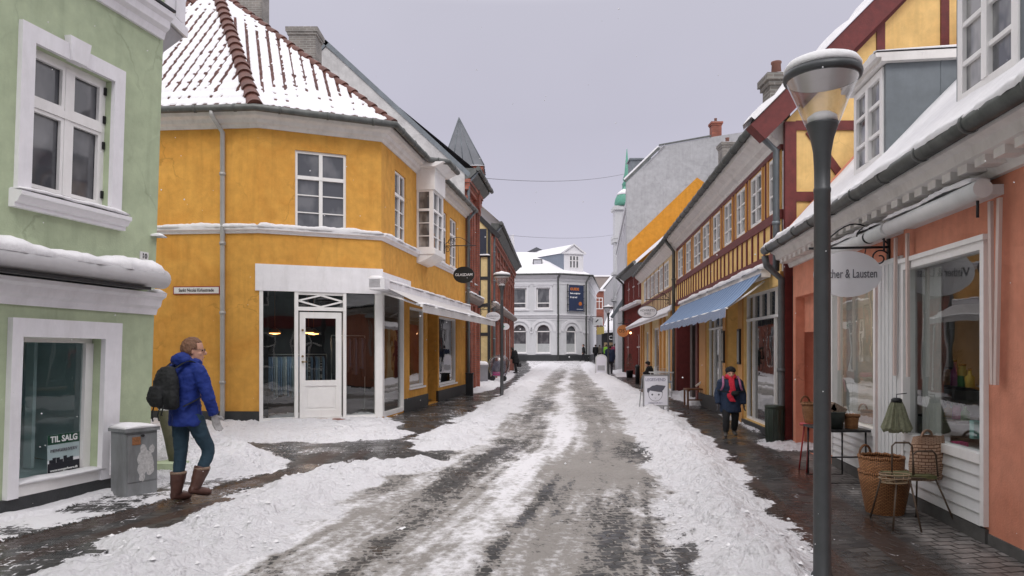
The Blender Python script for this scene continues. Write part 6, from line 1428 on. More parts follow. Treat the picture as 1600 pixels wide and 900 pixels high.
lamp(2.115, 4.8, 3.46, 'tall grey street lamp in the right foreground, its glass shade full size')
lamp(-.335, 23.2, 4.0, 'street lamp on the left snow bank before the timbered gable', q=1.14)
lamp(fx(950.5, 42), 42, 4.05, 'farthest street lamp, beside the white pavement board', q=1.25)
# ================================================================== HANGING SIGNS
def ellipse_sign(name, label, F, u, n_c, zc, a_, b_, plate_m, lines, text_m, n_b, zb, rightsign, size, edge_m=None, th=.03, sx=1.0, two=True):
    c = F.p(u, n_c, zc); t = thing(name, label, 'sign', c)
    Nn = Vector((F.Nn.x, F.Nn.y, 0)); Uu = Vector((F.U.x, F.U.y, 0)); C_ = Vector(c); Z = Vector((0, 0, 1))
    def disc(ra, rb, t0, t1, m_, nm):
        m = MB(); k_ = 40
        r0 = [C_ + Uu * t0 + Nn * ra * math.cos(2 * math.pi * i / k_) + Z * rb * math.sin(2 * math.pi * i / k_) for i in range(k_)]
        r1 = [p + Uu * (t1 - t0) for p in r0]; m.grid([r0, r1], True, False, True); return m.build(nm, m_, t)
    if edge_m: disc(a_, b_, -th / 2 + .003, th / 2 - .003, edge_m, 'edge'); disc(a_ * .93, b_ * .9, -th / 2, th / 2, plate_m, 'plate')
    else: disc(a_, b_, -th / 2, th / 2, plate_m, 'plate')
    R = Nn * rightsign
    for i, (tx_, sz, dz) in enumerate(lines):
        text_mesh(tx_, sz, text_m, t, C_ - Uu * (th / 2 + .003) + Z * dz, R, Z, sx=sx)
        if two: text_mesh(tx_, sz, text_m, t, C_ + Uu * (th / 2 + .003) + Z * dz, -R, Z, sx=sx)
    # wrought bracket
    m = MB(); m.tube([F.p(u, 0.0, zb), F.p(u, n_b, zb)], .014, 6)
    m.box(F, u - .03, u + .03, 0, .02, zb - .25, zb + .25)
    def scroll(cn, cz, r0, turns, s_):
        pts = []
        for i in range(26):
            a0 = i / 25 * turns * 2 * math.pi; r = r0 * (1 - .75 * i / 25); pts.append(F.p(u, cn + r * math.cos(a0) * s_, cz + r * math.sin(a0)))
        return pts
    m.tube(scroll(.22, zb + .12, .12, 1.4, 1), .009, 5); m.tube(scroll(.10, zb - .12, .10, 1.3, -1), .009, 5)
    m.tube([F.p(u, .02 + i / 12 * (n_b * .8), zb + .04 + .22 * math.sin(math.pi * i / 12)) for i in range(13)], .009, 5)
    for s_ in (-1, 1): m.tube([F.p(u, n_c + s_ * a_ * .55, zb), F.p(u, n_c + s_ * a_ * .5, zc + b_ * .8)], .006, 5)
    m.build('bracket', IRON, t); return t
PLW = mat('plate_white', (.74, .73, .76), .4, var=.03); TXD = mat('letter_slate', (.12, .12, .14), .5)
uS = (7.68 - YS0) / FS_.U.y
ellipse_sign('oval_sign', 'white oval hanging sign reading Vinther & Lausten on the salmon house', FS_, uS, .435, 2.40, .355, .252, PLW, [('Vinther & Lausten', .138, 0)], TXD, .84, 2.69, -1, .1, sx=.605)
uG = FC.u(694)
ellipse_sign('oval_sign', 'black oval hanging sign with white lettering GLASDAM on the ochre house', FC, uG, .62, 3.85, .33, .255, mat('plate_black', (.012, .014, .014), .35), [('GLASDAM', .115, 0)], MATS['letter_white'], 1.0, 4.75, 1, .1, sx=1.05)
uI = 2.0
ellipse_sign('oval_sign', 'white oval sign with dark rim and two lines of lettering over the cafe awning', FI, uI, .83, 2.98, .37, .235, PLW, [('ADMIRETS', .12, .05), ('SMED', .11, -.07)], TXD, .9, 3.45, -1, .1, edge_m=MATS['letter_slate'])
q = FI.p(uI, 1.15, 3.4); m = MB()
uJ = 3.7
ost = ellipse_sign('round_sign', 'orange round hanging sign with dark letters OST on the red house', FJ, uJ, .60, 2.62, .35, .35, mat('ost_orange', (.60, .25, .09), .5, var=.1), [('OST', .29, .0)], mat('ost_ink', (.02, .012, .01), .5), .9, 3.05, -1, .2)
m = MB(); p_ = FJ.p(uJ - .15, .18, 2.5); m.lathe(p_, [(.01, .06), (.05, .05), (.06, 0), (.03, -.05), (.005, -.06)], 10); lt = thing('wall_lamp', 'small glowing lamp on the red house beside the OST sign', 'lamp', p_); m.build('bulb', emis('lamp_glow', (1, .55, .25), 5), lt); m = MB(); m.tube([p_, FJ.p(uJ - .15, .0, 2.62)], .015, 5); m.build('arm', IRON, lt)
ellipse_sign('oval_sign', 'white oval sign with faint italic lettering beyond the ochre house awning', FD, 3.15, .62, 2.86, .29, .19, PLW, [('Collection', .12, .03), ('smykker', .06, -.08)], mat('letter_pale', (.3, .3, .32), .5), .95, 3.14, 1, .1)
ps = ellipse_sign('round_sign', 'white round sign with green star on the far red brick house', FF, 2.2, .52, 2.72, .21, .17, PLW, [], TXD, .6, 3.0, 1, .1)
m = MB(); c_ = Vector(FF.p(2.2 - .022, .40, 2.72)); m.face([c_ + Vector((FF.Nn.x, FF.Nn.y, 0)) * (.12 if k % 2 == 0 else .05) * math.cos(k * math.pi / 5) + Vector((0, 0, 1)) * (.12 if k % 2 == 0 else .05) * math.sin(k * math.pi / 5) for k in range(10)]); m.build('emblem', mat('green_ink', (.02, .2, .1), .5), ps, recalc=False)
# ================================================================== PAVEMENT BOARDS
ab = thing('pavement_board', 'white A-frame board with a cartoon boy face and letters LEGESVEND on the snow bank', 'sign', (3.5, 17.2, .12))
FAb = Fr((3.19, 17.15), (3.82, 17.15)); zz = gz(3.5, 17.2); sl = .0
zz = min(zz, .2); m = MB(); W_ = .63
PW = mat('board_white', (.74, .73, .80), .45, var=.03); ALU = mat('aluminium', (.35, .35, .36), .4, .6)
m.box(FAb, .03, W_ - .03, -.012, .0, zz + .08, zz + .80); m.build('panel', PW, ab)
m = MB(); m.box(FAb, 0, .03, -.03, .012, zz - .12, zz + .83); m.box(FAb, W_ - .03, W_, -.03, .012, zz - .12, zz + .83); m.box(FAb, .03, W_ - .03, -.03, .012, zz + .80, zz + .83); m.box(FAb, .03, W_ - .03, -.03, .012, zz + .05, zz + .08)
for u_ in (.0, W_ - .03): m.prism(Fr(FAb.p(u_, 0, 0)[:2], FAb.p(u_, -.5, 0)[:2]), [(.03, zz + .8), (.06, zz + .8), (.46, zz - .1), (.43, zz - .1)], -.02, .0)
m.build('frame', ALU, ab)
GI = mat('logo_grey', (.10, .10, .13), .5); cx, cz = W_ / 2 - .01, zz + .37
def poly_at(F, pts, n, m_, nm, par): g = MB(); g.fr(F, [(u, n, z) for u, z in pts]); return g.build(nm, m_, par, recalc=False)
def circ(cx, cz, r, k=28, rz_=1.0): return [(cx + r * math.cos(2 * math.pi * i / k), cz + r * rz_ * math.sin(2 * math.pi * i / k)) for i in range(k)]
poly_at(FAb, circ(cx, cz - .02, .172), .002, GI, 'face_outline', ab); poly_at(FAb, circ(cx, cz - .02, .163), .004, PW, 'face', ab)
poly_at(FAb, [(cx - .18, cz - .0), (cx - .205, cz + .05), (cx - .20, cz + .12), (cx - .14, cz + .14), (cx - .08, cz + .185), (cx - .02, cz + .195), (cx + .03, cz + .21), (cx + .09, cz + .20), (cx + .16, cz + .195), (cx + .245, cz + .18), (cx + .20, cz + .10), (cx + .165, cz + .06), (cx + .175, cz + .0), (cx + .15, cz + .03), (cx + .05, cz + .04), (cx - .08, cz + .06), (cx - .14, cz + .07), (cx - .165, cz + .04)], .007, GI, 'hair', ab)
for s_ in (-1, 1): poly_at(FAb, circ(cx + s_ * .08, cz - .03, .022), .007, GI, 'eye', ab)
poly_at(FAb, [(cx - .03, cz - .1), (cx, cz - .115), (cx + .03, cz - .1), (cx, cz - .125)], .007, GI, 'smile', ab)
text_mesh('LEGESVEND', .105, mat('letter_lilac', (.20, .19, .28), .5), ab, FAb.p(cx, .004, zz + .70), (1, 0, 0), (0, 0, 1), sx=.88)
text_mesh('Legetøj til alle børn', .04, MATS['letter_lilac'], ab, FAb.p(cx, .004, zz + .14), (1, 0, 0), (0, 0, 1), sx=1.1)
sb = thing('pavement_board', 'round-topped white pavement board standing by the farthest street lamp', 'sign', (5.25, 41.5, 0)); FBd = Fr((4.92, 41.5), (5.6, 41.5)); z0 = .1
pts = [(0, z0), (.68, z0), (.68, z0 + .9)] + [(.34 + .34 * math.cos(a_), z0 + .9 + .26 * math.sin(a_)) for a_ in [math.pi * k / 12 for k in range(1, 12)]] + [(0, z0 + .9)]
m = MB(); m.prism(FBd, pts, -.02, 0); m.build('panel', mat('board_grey', (.6, .6, .6), .5), sb); m = MB(); m.prism(FBd, [(.06 + (p[0]) * .82, z0 + .06 + (p[1] - z0) * .88) for p in pts], 0, .004); m.build('sheet', PW, sb)
m = MB(); m.box(FBd, .12, .55, .004, .007, z0 + .2, z0 + .5); m.build('print', mat('print_grey', (.4, .4, .42), .5), sb); m = MB(); m.prism(Fr((4.95, 41.5), (4.95, 42.1)), [(0, z0 + 1.0), (.03, z0 + 1.0), (.5, z0), (.46, z0)], 0, .6); m.build('stay', ALU, sb)
# ================================================================== UTILITY CABINET, BOLLARD, BINS
cb = thing('utility_cabinet', 'dented grey street cabinet with peeling sticker marks and snow on its lid', 'cabinet', (-4.2, 7.6, 0))
FCb = Fr((-4.045, 7.38), (-3.86, 7.68)); Lc = .34; METG = mat('cabinet_grey', (.26, .27, .28), .5, .2, var=.12, scale=5, stain=.75, stain_col=(.12, .12, .12))
m = MB(); m.box(FCb, 0, Lc, -.29, 0, .0, .70); m.box(FCb, .012, Lc - .012, .0, .008, .17, .67); m.box(FCb, .012, Lc - .012, .0, .006, .02, .155); m.build('body', METG, cb)
m = MB(); m.box(FCb, -.02, Lc + .02, -.31, .025, .70, .735); ld = m.build('lid', METG, cb); m = MB(); snowstrip(m, FCb, -.015, Lc + .015, -.305, .02, .735, .045, 3); m.build('snow_cover', SNOW, cb)
m = MB(); m.box(FCb, .06, .15, .008, .012, .56, .645); m.build('sticker', mat('sticker_orange', (.28, .12, .05), .5, var=.5, scale=60), cb)
m = MB(); rnd = random.Random(8)
for cu_, cz_, r_ in ((.24, .50, .05), (.22, .40, .06), (.26, .33, .07), (.30, .42, .06), (.33, .28, .05), (.22, .22, .04), (.36, .50, .035), (.2, .3, .04), (.31, .35, .07)):
    k_ = 14; m.fr(FCb, [(cu_ * .8 - .01 + r_ * .8 * (1 + .5 * rnd.random()) * .8 * math.cos(2 * math.pi * i / k_), .0085 + .0002 * cz_, cz_ + r_ * (1 + .6 * rnd.random()) * math.sin(2 * math.pi * i / k_)) for i in range(k_)])
m.build('sticker_remains', mat('old_paper', (.48, .47, .47), .8, var=.35, scale=40), cb, recalc=False)
m = MB(); m.tube([FCb.p(Lc * .5, .0, .655), FCb.p(Lc * .5, .03, .655)], .015, 8); m.build('lock', IRON, cb)
bo = thing('bollard', 'leaning olive-brown stone bollard with a snow cap behind the grey cabinet', 'bollard', (-4.12, 8.7, 0)); m = MB()
m.loft([((-4.12, 8.7, .05), (.085, 0, 0), (0, .08, 0)), ((-4.20, 8.7, .5), (.095, 0, .01), (0, .09, 0)), ((-4.27, 8.7, .80), (.10, 0, .02), (0, .095, 0)), ((-4.28, 8.7, .84), (.06, 0, .02), (0, .06, 0))], 14); m.build('shaft', mat('olive_stone', (.10, .095, .06), .8, var=.35, bump=.4, bscale=20, stain=.4, stain_col=(.04, .04, .02)), bo)
m = MB(); m.lathe((-4.275, 8.7, .82), [(.085, 0), (.09, .02), (.06, .06), (.01, .07)], 14); m.build('snow_cap', SNOW, bo)
gp_ = thing('kerb_stone', 'low green painted corner stone at the foot of the leaning bollard', 'stone', (-4.15, 8.62, 0)); m = MB(); m.box(W0, -4.36, -3.98, 8.45, 8.8, 0, .2); m.build('stone', GREEN, gp_)
bn_ = thing('litter_bin', 'round dark green litter bin by the salmon house corner', 'bin', (4.42, 11.85, 0)); BG = mat('bin_green', (.02, .032, .022), .45, var=.25)
m = MB(); m.lathe((4.42, 11.85, 0), [(.13, .0), (.14, .02), (.15, .5), (.152, .6), (.142, .62), (.135, .6), (.13, .4)], 24); m.build('body', BG, bn_)
m = MB()
for k_ in range(12): a_ = k_ * math.pi / 6; m.tube([(4.42 + .142 * math.cos(a_), 11.85 + .142 * math.sin(a_), .04), (4.42 + .154 * math.cos(a_), 11.85 + .154 * math.sin(a_), .56)], .008, 5)
m.lathe((4.42, 11.85, .58), [(.15, 0), (.162, .01), (.162, .04), (.15, .05)], 24); m.build('rim_rib', BG, bn_)
b3 = thing('litter_bin', 'small black bin beside the downpipe of the ochre house', 'bin', (-1.42, 23.9, 0)); m = MB(); m.box(Fr((-1.56, 23.8), (-1.3, 23.8)), 0, .24, -.22, 0, 0, .72); m.build('body', IRON, b3); m = MB(); m.box(Fr((-1.58, 23.8), (-1.3, 23.8)), 0, .28, -.24, .02, .72, .76); m.build('lid', IRON, b3)
pl = thing('planter_box', 'grey square planter heaped with snow before the cream gable', 'planter', (-1.35, 32.6, 0)); m = MB(); F_ = Fr((-1.62, 32.3), (-1.12, 32.3)); m.box(F_, 0, .5, -.45, 0, 0, .8); m.box(F_, -.03, .53, -.48, .03, .74, .84); m.build('body', mat('planter_grey', (.24, .24, .26), .7), pl); m = MB(); snowstrip(m, F_, -.02, .52, -.47, .02, .84, .2, 2); m.build('snow_cover', SNOW, pl)
bl = thing('bollard', 'black waist-high bollard before the cream timbered cafe', 'bollard', (5.75, 32, 0)); m = MB(); m.lathe((fx(996, 32), 32, 0), [(.1, 0), (.1, .7), (.12, .72), (.12, .8), (.05, .86)], 14); m.build('post', IRON, bl)
# shrub in pot by the red house
LEAF = mat('spruce_green', (.035, .06, .03), .7, var=.5, scale=12)
sp = thing('potted_shrub', 'small snow-dusted evergreen shrub in a pot under the OST sign', 'plant', (6.45, 38.6, 0)); m = MB(); m.lathe((6.45, 38.6, 0), [(.16, 0), (.2, .35), (.22, .4)], 12); m.build('pot', IRON, sp)
m = MB(); rnd = random.Random(3)
for i in range(420):
    a_ = rnd.random() * 6.28; h_ = rnd.random(); r_ = (1 - h_) * .42 * math.sqrt(rnd.random()) + .03; c_ = Vector((6.45 + r_ * math.cos(a_), 38.6 + r_ * math.sin(a_), .4 + h_ * .9)); d_ = Vector((math.cos(a_), math.sin(a_), .3)) * .09; s_ = Vector((-math.sin(a_), math.cos(a_), 0)) * .02
    m.face([c_ - s_, c_ + d_, c_ + s_])
m.build('foliage', LEAF, sp, recalc=False)
# ================================================================== WARES OUTSIDE THE SALMON SHOP
WIC = brickmat('wicker', (.50, .23, .09), (.38, .16, .06), (.09, .035, .012), .035, .014, .003, .7, .9)
WIC2 = brickmat('seagrass', (.62, .42, .30), (.54, .34, .23), (.2, .1, .06), .05, .018, .003, .8, .8)
def basket(name, label, x, y, z, prof, m_, handles=2, tilt=(0, 0), hr=.07, rr=.012, cat='basket'):
    t = thing(name, label, cat, (x, y, z)); m = MB(); seg = 32
    rows = []; tot = 0; base = len(m.v)
    for i, (r, h) in enumerate(prof): rows.append([(x + r * math.cos(2 * math.pi * k / seg) + tilt[0] * h, y + r * math.sin(2 * math.pi * k / seg) + tilt[1] * h, z + h) for k in range(seg)])
    m.grid(rows, True, True, False); m.uv = []
    for i in range(len(rows) - 1):
        r = prof[i][0]
        for j in range(seg): u0, u1 = j / seg * 2 * math.pi * .2, (j + 1) / seg * 2 * math.pi * .2; m.uv += [(u0, prof[i][1]), (u1, prof[i][1]), (u1, prof[i + 1][1]), (u0, prof[i + 1][1])]
    m.face(rows[0]); m.build('body', m_, t, recalc=False)
    rT, hT = max(prof, key=lambda p: p[1]); m = MB(); m.tube([(x + rT * math.cos(a_) + tilt[0] * hT, y + rT * math.sin(a_) + tilt[1] * hT, z + hT + .006 * math.sin(a_ * 16)) for a_ in [2 * math.pi * k / 48 for k in range(49)]], rr * 1.3, 6); m.build('rim', m_, t)
    for k in range(handles):
        a0 = 1.9 + k * math.pi; cx_, cy_ = x + rT * math.cos(a0) + tilt[0] * hT, y + rT * math.sin(a0) + tilt[1] * hT; tx_, ty_ = -math.sin(a0), math.cos(a0); g = MB()
        g.tube([(cx_ + tx_ * hr * math.cos(b_), cy_ + ty_ * hr * math.cos(b_), z + hT + hr * 1.25 * math.sin(b_)) for b_ in [math.pi * q / 12 for q in range(13)]], rr, 6); g.build('handle', m_, t)
    return t
bx_, by_ = 3.60, 6.80
basket('wicker_basket', 'tall brown wicker basket on the ground, lower of the nested pair', bx_, by_, .0, [(.165, .0), (.17, .01), (.195, .15), (.222, .30), (.235, .39), (.225, .392), (.2, .3)], WIC, handles=0)
basket('wicker_basket', 'tilted wicker basket with hoop handles nested in the lower basket', bx_ - .01, by_, .125, [(.15, .0), (.175, .15), (.19, .25), (.205, .41), (.195, .412), (.17, .25), (.14, .05)], WIC, tilt=(-.06, 0), handles=1)
ws_ = thing('wire_stand', 'rusty wire stand with a mossy tray beside the wicker baskets', 'stand', (3.60, 6.35, 0)); RW_ = mat('rusty_wire', (.10, .07, .05), .6, .3, var=.4, scale=30)
for (ax, ay, tx_, ty_) in ((3.30, 6.1, 3.40, 6.22), (3.52, 6.05, 3.50, 6.2), (3.92, 6.2, 3.78, 6.3), (3.80, 6.62, 3.74, 6.5), (3.36, 6.6, 3.41, 6.48)): m = MB(); m.tube([(ax, ay, .0), (tx_, ty_, .44)], .009, 6); m.build('leg', RW_, ws_)
m = MB(); m.tube([(3.38, 6.2, .44), (3.78, 6.25, .43), (3.76, 6.52, .44), (3.39, 6.5, .44), (3.38, 6.2, .44)], .008, 6)
for (x0, y0, x1, y1, zt_) in ((3.40, 6.3, 3.58, 6.3, .74), (3.56, 6.25, 3.78, 6.28, .67)): m.tube([(x0, y0, .44), (x0, y0, zt_ - .03), (x0 + .03, y0, zt_), (x1 - .03, y1, zt_), (x1, y1, zt_ - .03), (x1 + .02, y1, .44)], .008, 6)
m.build('hoop', RW_, ws_)
m = MB(); m.box(W0, 3.40, 3.76, 6.23, 6.5, .425, .455); m.build('tray', mat('mossy_tray', (.10, .10, .04), .9, var=.5, scale=20), ws_)
wb = thing('wire_basket', 'flat round wire basket hooked on the stand beside the wicker baskets', 'basket', (3.39, 6.3, .45)); m = MB()
for r_, z_ in ((.13, .47), (.135, .44), (.11, .40)): m.tube([(3.38 + r_ * math.cos(a_), 6.22 + r_ * .6 * math.sin(a_), z_) for a_ in [2 * math.pi * k / 28 for k in range(29)]], .006, 5)
for k in range(10): a_ = k * .628; m.tube([(3.38 + .13 * math.cos(a_), 6.22 + .078 * math.sin(a_), .47), (3.38 + .11 * math.cos(a_), 6.22 + .066 * math.sin(a_), .40), (3.38, 6.22, .39)], .004, 4)
m.build('wire', mat('straw_wire', (.3, .22, .14), .7), wb)
bg = thing('seagrass_bag', 'square pale woven bag standing on the wire stand against the glass', 'bag', (3.80, 6.46, .42)); Fbg = Fr((3.645, 6.34), (3.96, 6.44))
m = MB(); rows = []
for h_, w_, d_, o_ in ((.0, .155, .05, 0), (.03, .17, .06, 0), (.15, .175, .065, 0), (.34, .165, .05, .01), (.40, .16, .04, .015)):
    row = []
    for k in range(28):
        a_ = 2 * math.pi * k / 28; ca, sa = math.cos(a_), math.sin(a_); p_ = 5; r_ = (abs(ca) ** p_ + abs(sa) ** p_) ** (-1 / p_); row.append(Fbg.p(.165 + w_ * r_ * ca, -.04 + d_ * r_ * sa + o_, .385 + h_ + .006 * math.sin(a_ * 3)))
    rows.append(row)
m.grid(rows, True, True, False); m.uv = []
for i in range(4):
    for k in range(28): m.uv += [(k * .03, i * .11), ((k + 1) * .03, i * .11), ((k + 1) * .03, i * .11 + .11), (k * .03, i * .11 + .11)]
m.face(rows[0]); m.build('body', WIC2, bg, recalc=False)
m = MB(); m.tube([Fbg.p(.165 + .06 * math.cos(b_), -.04, .775 + .06 * math.sin(b_)) for b_ in [math.pi * q / 12 for q in range(13)]], .012, 6); m.build('handle', WIC2, bg)
# folding table with tub and boxes
tb = thing('folding_table', 'dark metal folding table under the left shop window of the salmon house', 'table', (3.87, 8.4, 0)); m = MB(); m.box(W0, 3.62, 4.12, 8.08, 8.75, .62, .645); m.build('table_top', IRON, tb)
for y_ in (8.12, 8.70): m = MB(); m.tube([(3.66, y_, .62), (3.66, y_, .03), (4.08, y_, .03), (4.08, y_, .62)], .012, 6); m.build('leg', IRON, tb)
m = MB(); m.tube([(3.66, 8.12, .33), (4.08, 8.12, .33)], .009, 6); m.tube([(3.66, 8.12, .33), (3.66, 8.7, .33)], .009, 6); m.build('cross_bar', IRON, tb)
tu = thing('metal_tub', 'dark green oval metal tub on the folding table', 'tub', (3.76, 8.28, .645)); m = MB(); m.loft([((3.76, 8.28, .65), (.125, 0, 0), (0, .10, 0)), ((3.76, 8.28, .83), (.15, 0, 0), (0, .12, 0)), ((3.76, 8.28, .84), (.155, 0, 0), (0, .125, 0)), ((3.76, 8.28, .82), (.14, 0, 0), (0, .11, 0))], 24); m.build('body', mat('tub_green', (.045, .055, .05), .5, .3, var=.2), tu)
m = MB(); m.tube([(3.76 + .155 * math.cos(a_), 8.28 + .125 * math.sin(a_), .838) for a_ in [2 * math.pi * k / 32 for k in range(33)]], .008, 6); m.build('rim', MATS['tub_green'], tu)
for k_, (x_, rz_, lab) in enumerate(((3.70, .35, 'left one of two grey-brown woven blocks in the tub'), (3.82, -.5, 'right one of two grey-brown woven blocks in the tub'))):
    t = thing('woven_block', lab, 'basket', (x_, 8.28, .8), group='woven blocks in the tub'); m = MB(); c_, s_ = math.cos(rz_), math.sin(rz_)
    for ww, yy in ((.075, 8.22), ): pass
    F_ = Fr((x_ - .09, 8.22), (x_ + .09, 8.22)); pts = [(-.085, -.045), (.085, -.045), (.085, .045), (-.085, .045)]; m.prism(F_, [(.09 + p[0] * c_ - p[1] * s_, .875 + p[0] * s_ + p[1] * c_) for p in pts], -.15, 0); m.build('body', mat('grey_wicker', (.22, .16, .12), .8, var=.4, scale=50, bump=.5, bscale=90), t)
basket('small_basket', 'small square-ish brown basket beside the tub on the folding table', 4.0, 8.3, .645, [(.07, 0), (.08, .1), (.085, .15), (.075, .15)], WIC, handles=0)
basket('wicker_basket', 'small wicker basket partly hidden behind the foreground lamp pole', fx(1269, 9.1), 9.1, .62, [(.09, 0), (.12, .15), (.125, .25), (.11, .25)], WIC, handles=1)
stl = thing('red_stool', 'red metal stool behind the foreground lamp pole, holding a basket', 'stool', (fx(1269, 9.1), 9.1, 0)); xs_ = fx(1269, 9.1); RED = mat('red_paint', (.35, .03, .03), .5); m = MB(); m.lathe((xs_, 9.1, .59), [(.02, 0), (.15, 0), (.155, .015), (.15, .03), (.02, .03)], 20); m.build('seat', RED, stl)
for k_ in range(4): m = MB(); a_ = .785 + k_ * 1.571; m.tube([(xs_ + .1 * math.cos(a_), 9.1 + .1 * math.sin(a_), .59), (xs_ + .17 * math.cos(a_), 9.1 + .17 * math.sin(a_), 0)], .011, 6); m.build('leg', RED, stl)
gb = thing('straw_bundle', 'skirt-shaped bundle of grey-green straw hanging on the white pier', 'decoration', tuple(FS_.p(su(1401, .15), .13, .9))); cB = FS_.p(su(1401, .15), .15, 0); m = MB(); rows = []
for z_, r_ in ((1.06, .03), (1.03, .045), (.97, .07), (.86, .10), (.76, .135), (.735, .12)):
    rows.append([(cB[0] + r_ * (1 + .10 * math.cos(k * math.pi / 2) * (k % 2 == 0)) * math.cos(2 * math.pi * k / 48) * (1 if k % 4 < 2 else .86), cB[1] + r_ * math.sin(2 * math.pi * k / 48) * (1 if k % 4 < 2 else .86), z_ + .012 * (k % 3)) for k in range(48)])
m.grid(rows, True, False, True); m.build('straw', mat('straw_green', (.21, .215, .14), .8, var=.35, scale=30), gb); m = MB(); m.tube([(cB[0], cB[1], 1.05), (cB[0], cB[1], 1.12), (cB[0] + .1, cB[1], 1.13)], .005, 5); m.lathe((cB[0], cB[1], 1.04), [(.052, 0), (.05, .03), (.03, .045)], 12); m.build('tie', IRON, gb)
# goods inside the salmon shop windows
def ware(kind, label, u, n, z, c, h=.18, r=.04, group=None, cat=None):
    p = FS_.p(u, n, z); t = thing(kind, label, cat or kind.replace('_', ' '), p, group=group); m = MB()
    if kind == 'bottle': m.lathe(p, [(r * .9, 0), (r, .01), (r, h * .6), (r * .4, h * .75), (r * .35, h)], 14)
    elif kind == 'jar': m.lathe(p, [(r, 0), (r, h * .8), (r * .8, h * .82), (r * .8, h)], 14)
    elif kind == 'plant':
        rnd = random.Random(int(u * 100)); 
        for i in range(160):
            a_ = rnd.random() * 6.28; e_ = rnd.random(); c_ = Vector(p) + Vector((math.cos(a_) * r * (1 - e_ * .7) * rnd.random() * 1.6, math.sin(a_) * r * 1.6 * (1 - e_ * .7) * rnd.random(), .06 + e_ * h)); d_ = Vector((math.cos(a_) * .03, math.sin(a_) * .03, .03)); m.face([c_, c_ + d_ + Vector((.01, 0, 0)), c_ + d_ - Vector((0, .01, 0))])
    elif kind == 'gift_box': F_ = Fr((p[0] - r, p[1]), (p[0] + r, p[1])); m.box(F_, 0, 2 * r, -2 * r, 0, z, z + h)
    m.build({'plant': 'foliage'}.get(kind, 'body'), mat('ware_%d_%d_%d' % tuple(int(x * 100) for x in c), c, .5, var=.3, scale=20), t, recalc=False)
    if kind == 'plant': m = MB(); m.lathe(p, [(.04, 0), (.05, .07)], 12); m.build('pot', IRON, t)
    if kind == 'bottle': m = MB(); m.lathe((p[0], p[1], p[2] + h), [(r * .4, 0), (r * .4, .02)], 10); m.build('cap', IRON, t)
    if kind == 'jar': m = MB(); m.lathe((p[0], p[1], p[2] + h), [(r * .85, 0), (r * .85, .02), (.005, .025)], 12); m.build('lid', IRON, t)
    return t
ds = thing('display_table', 'dark two-tier display shelf behind the big window of the salmon shop', 'shelf', FS_.p(su(1497), -.5, .65)); m = MB(); a_, b_ = su(1538, -.5), su(1452, -.5)
m.box(FS_, a_, b_, -.75, -.3, 1.18, 1.21); m.build('upper_shelf', IRON, ds); m = MB(); m.box(FS_, a_, b_ - .2, -.75, -.25, .86, .885); m.build('lower_shelf', mat('dark_wood', (.03, .02, .015)), ds)
for u_ in (a_ + .03, b_ - .03): m = MB(); m.box(FS_, u_ - .015, u_ + .015, -.73, -.70, .64, 1.18); m.build('leg', IRON, ds)
WC = [('yellow', (.42, .33, .06)), ('green', (.06, .18, .06)), ('pink', (.5, .08, .25)), ('orange', (.5, .2, .03)), ('white', (.55, .55, .5)), ('turquoise', (.15, .35, .33)), ('lime', (.3, .38, .08))]
order = ['bottle', 'jar', 'bottle', 'jar', 'bottle', 'jar', 'bottle']; sp_ = (b_ - a_) / 8
for k_, ((cn, cc), kd) in enumerate(zip(WC, order)):
    ware(kd, '%s %s on the upper tier of the shop display, %s of seven' % (cn, kd, ['first from the right', 'second from the right', 'third from the right', 'middle one', 'third from the left', 'second from the left', 'first from the left'][k_]), a_ + sp_ * (k_ + .7), -.42, 1.21, cc, .16 + .04 * (k_ % 3), .042, group='coloured wares in the shop display')
for k_, (cn, cc) in enumerate(WC[1:5]): ware('jar' if k_ % 2 else 'bottle', '%s %s on the lower tier of the shop display' % (cn, 'jar' if k_ % 2 else 'bottle'), a_ + .1 + sp_ * (k_ * 1.2), -.38, .885, cc, .14, .04, group='coloured wares in the shop display')
ware('plant', 'small conical evergreen standing behind the coloured wares in the big window', b_ - .35, -.62, 1.21, (.03, .07, .03), .28, .06)
ware('gift_box', 'bright pink box low in the big window of the salmon shop', su(1505, -.22), -.22, .66, (.6, .04, .2), .05, .05); ware('gift_box', 'turquoise box hanging card in the big window of the salmon shop', su(1527, -.2), -.2, .78, (.2, .45, .42), .16, .03)
m = MB(); cu_ = thing('curtain', 'white curtain drawn at the left side of the big salmon shop window', 'curtain', FS_.p(wA[1] - .15, -.2, .7)); rows = []
for z_ in (.7, 1.5, 2.38): rows.append([FS_.p(wA[1] - .06 - k * .018, -.16 + .025 * math.sin(k * 1.5), z_) for k in range(22)])
m.grid(rows, False, True); m.build('cloth', mat('linen', (.55, .54, .52), .8), cu_, recalc=False)
m = MB(); cu_ = thing('curtain', 'white curtain hanging inside the narrower salmon shop window', 'curtain', FS_.p(wB[1] - .15, -.2, .7)); rows = []
for z_ in (.7, 1.5, 2.34): rows.append([FS_.p(wB[1] - .06 - k * .02, -.16 + .025 * math.sin(k * 1.5), z_) for k in range(20)])
m.grid(rows, False, True); m.build('cloth', MATS['linen'], cu_, recalc=False)
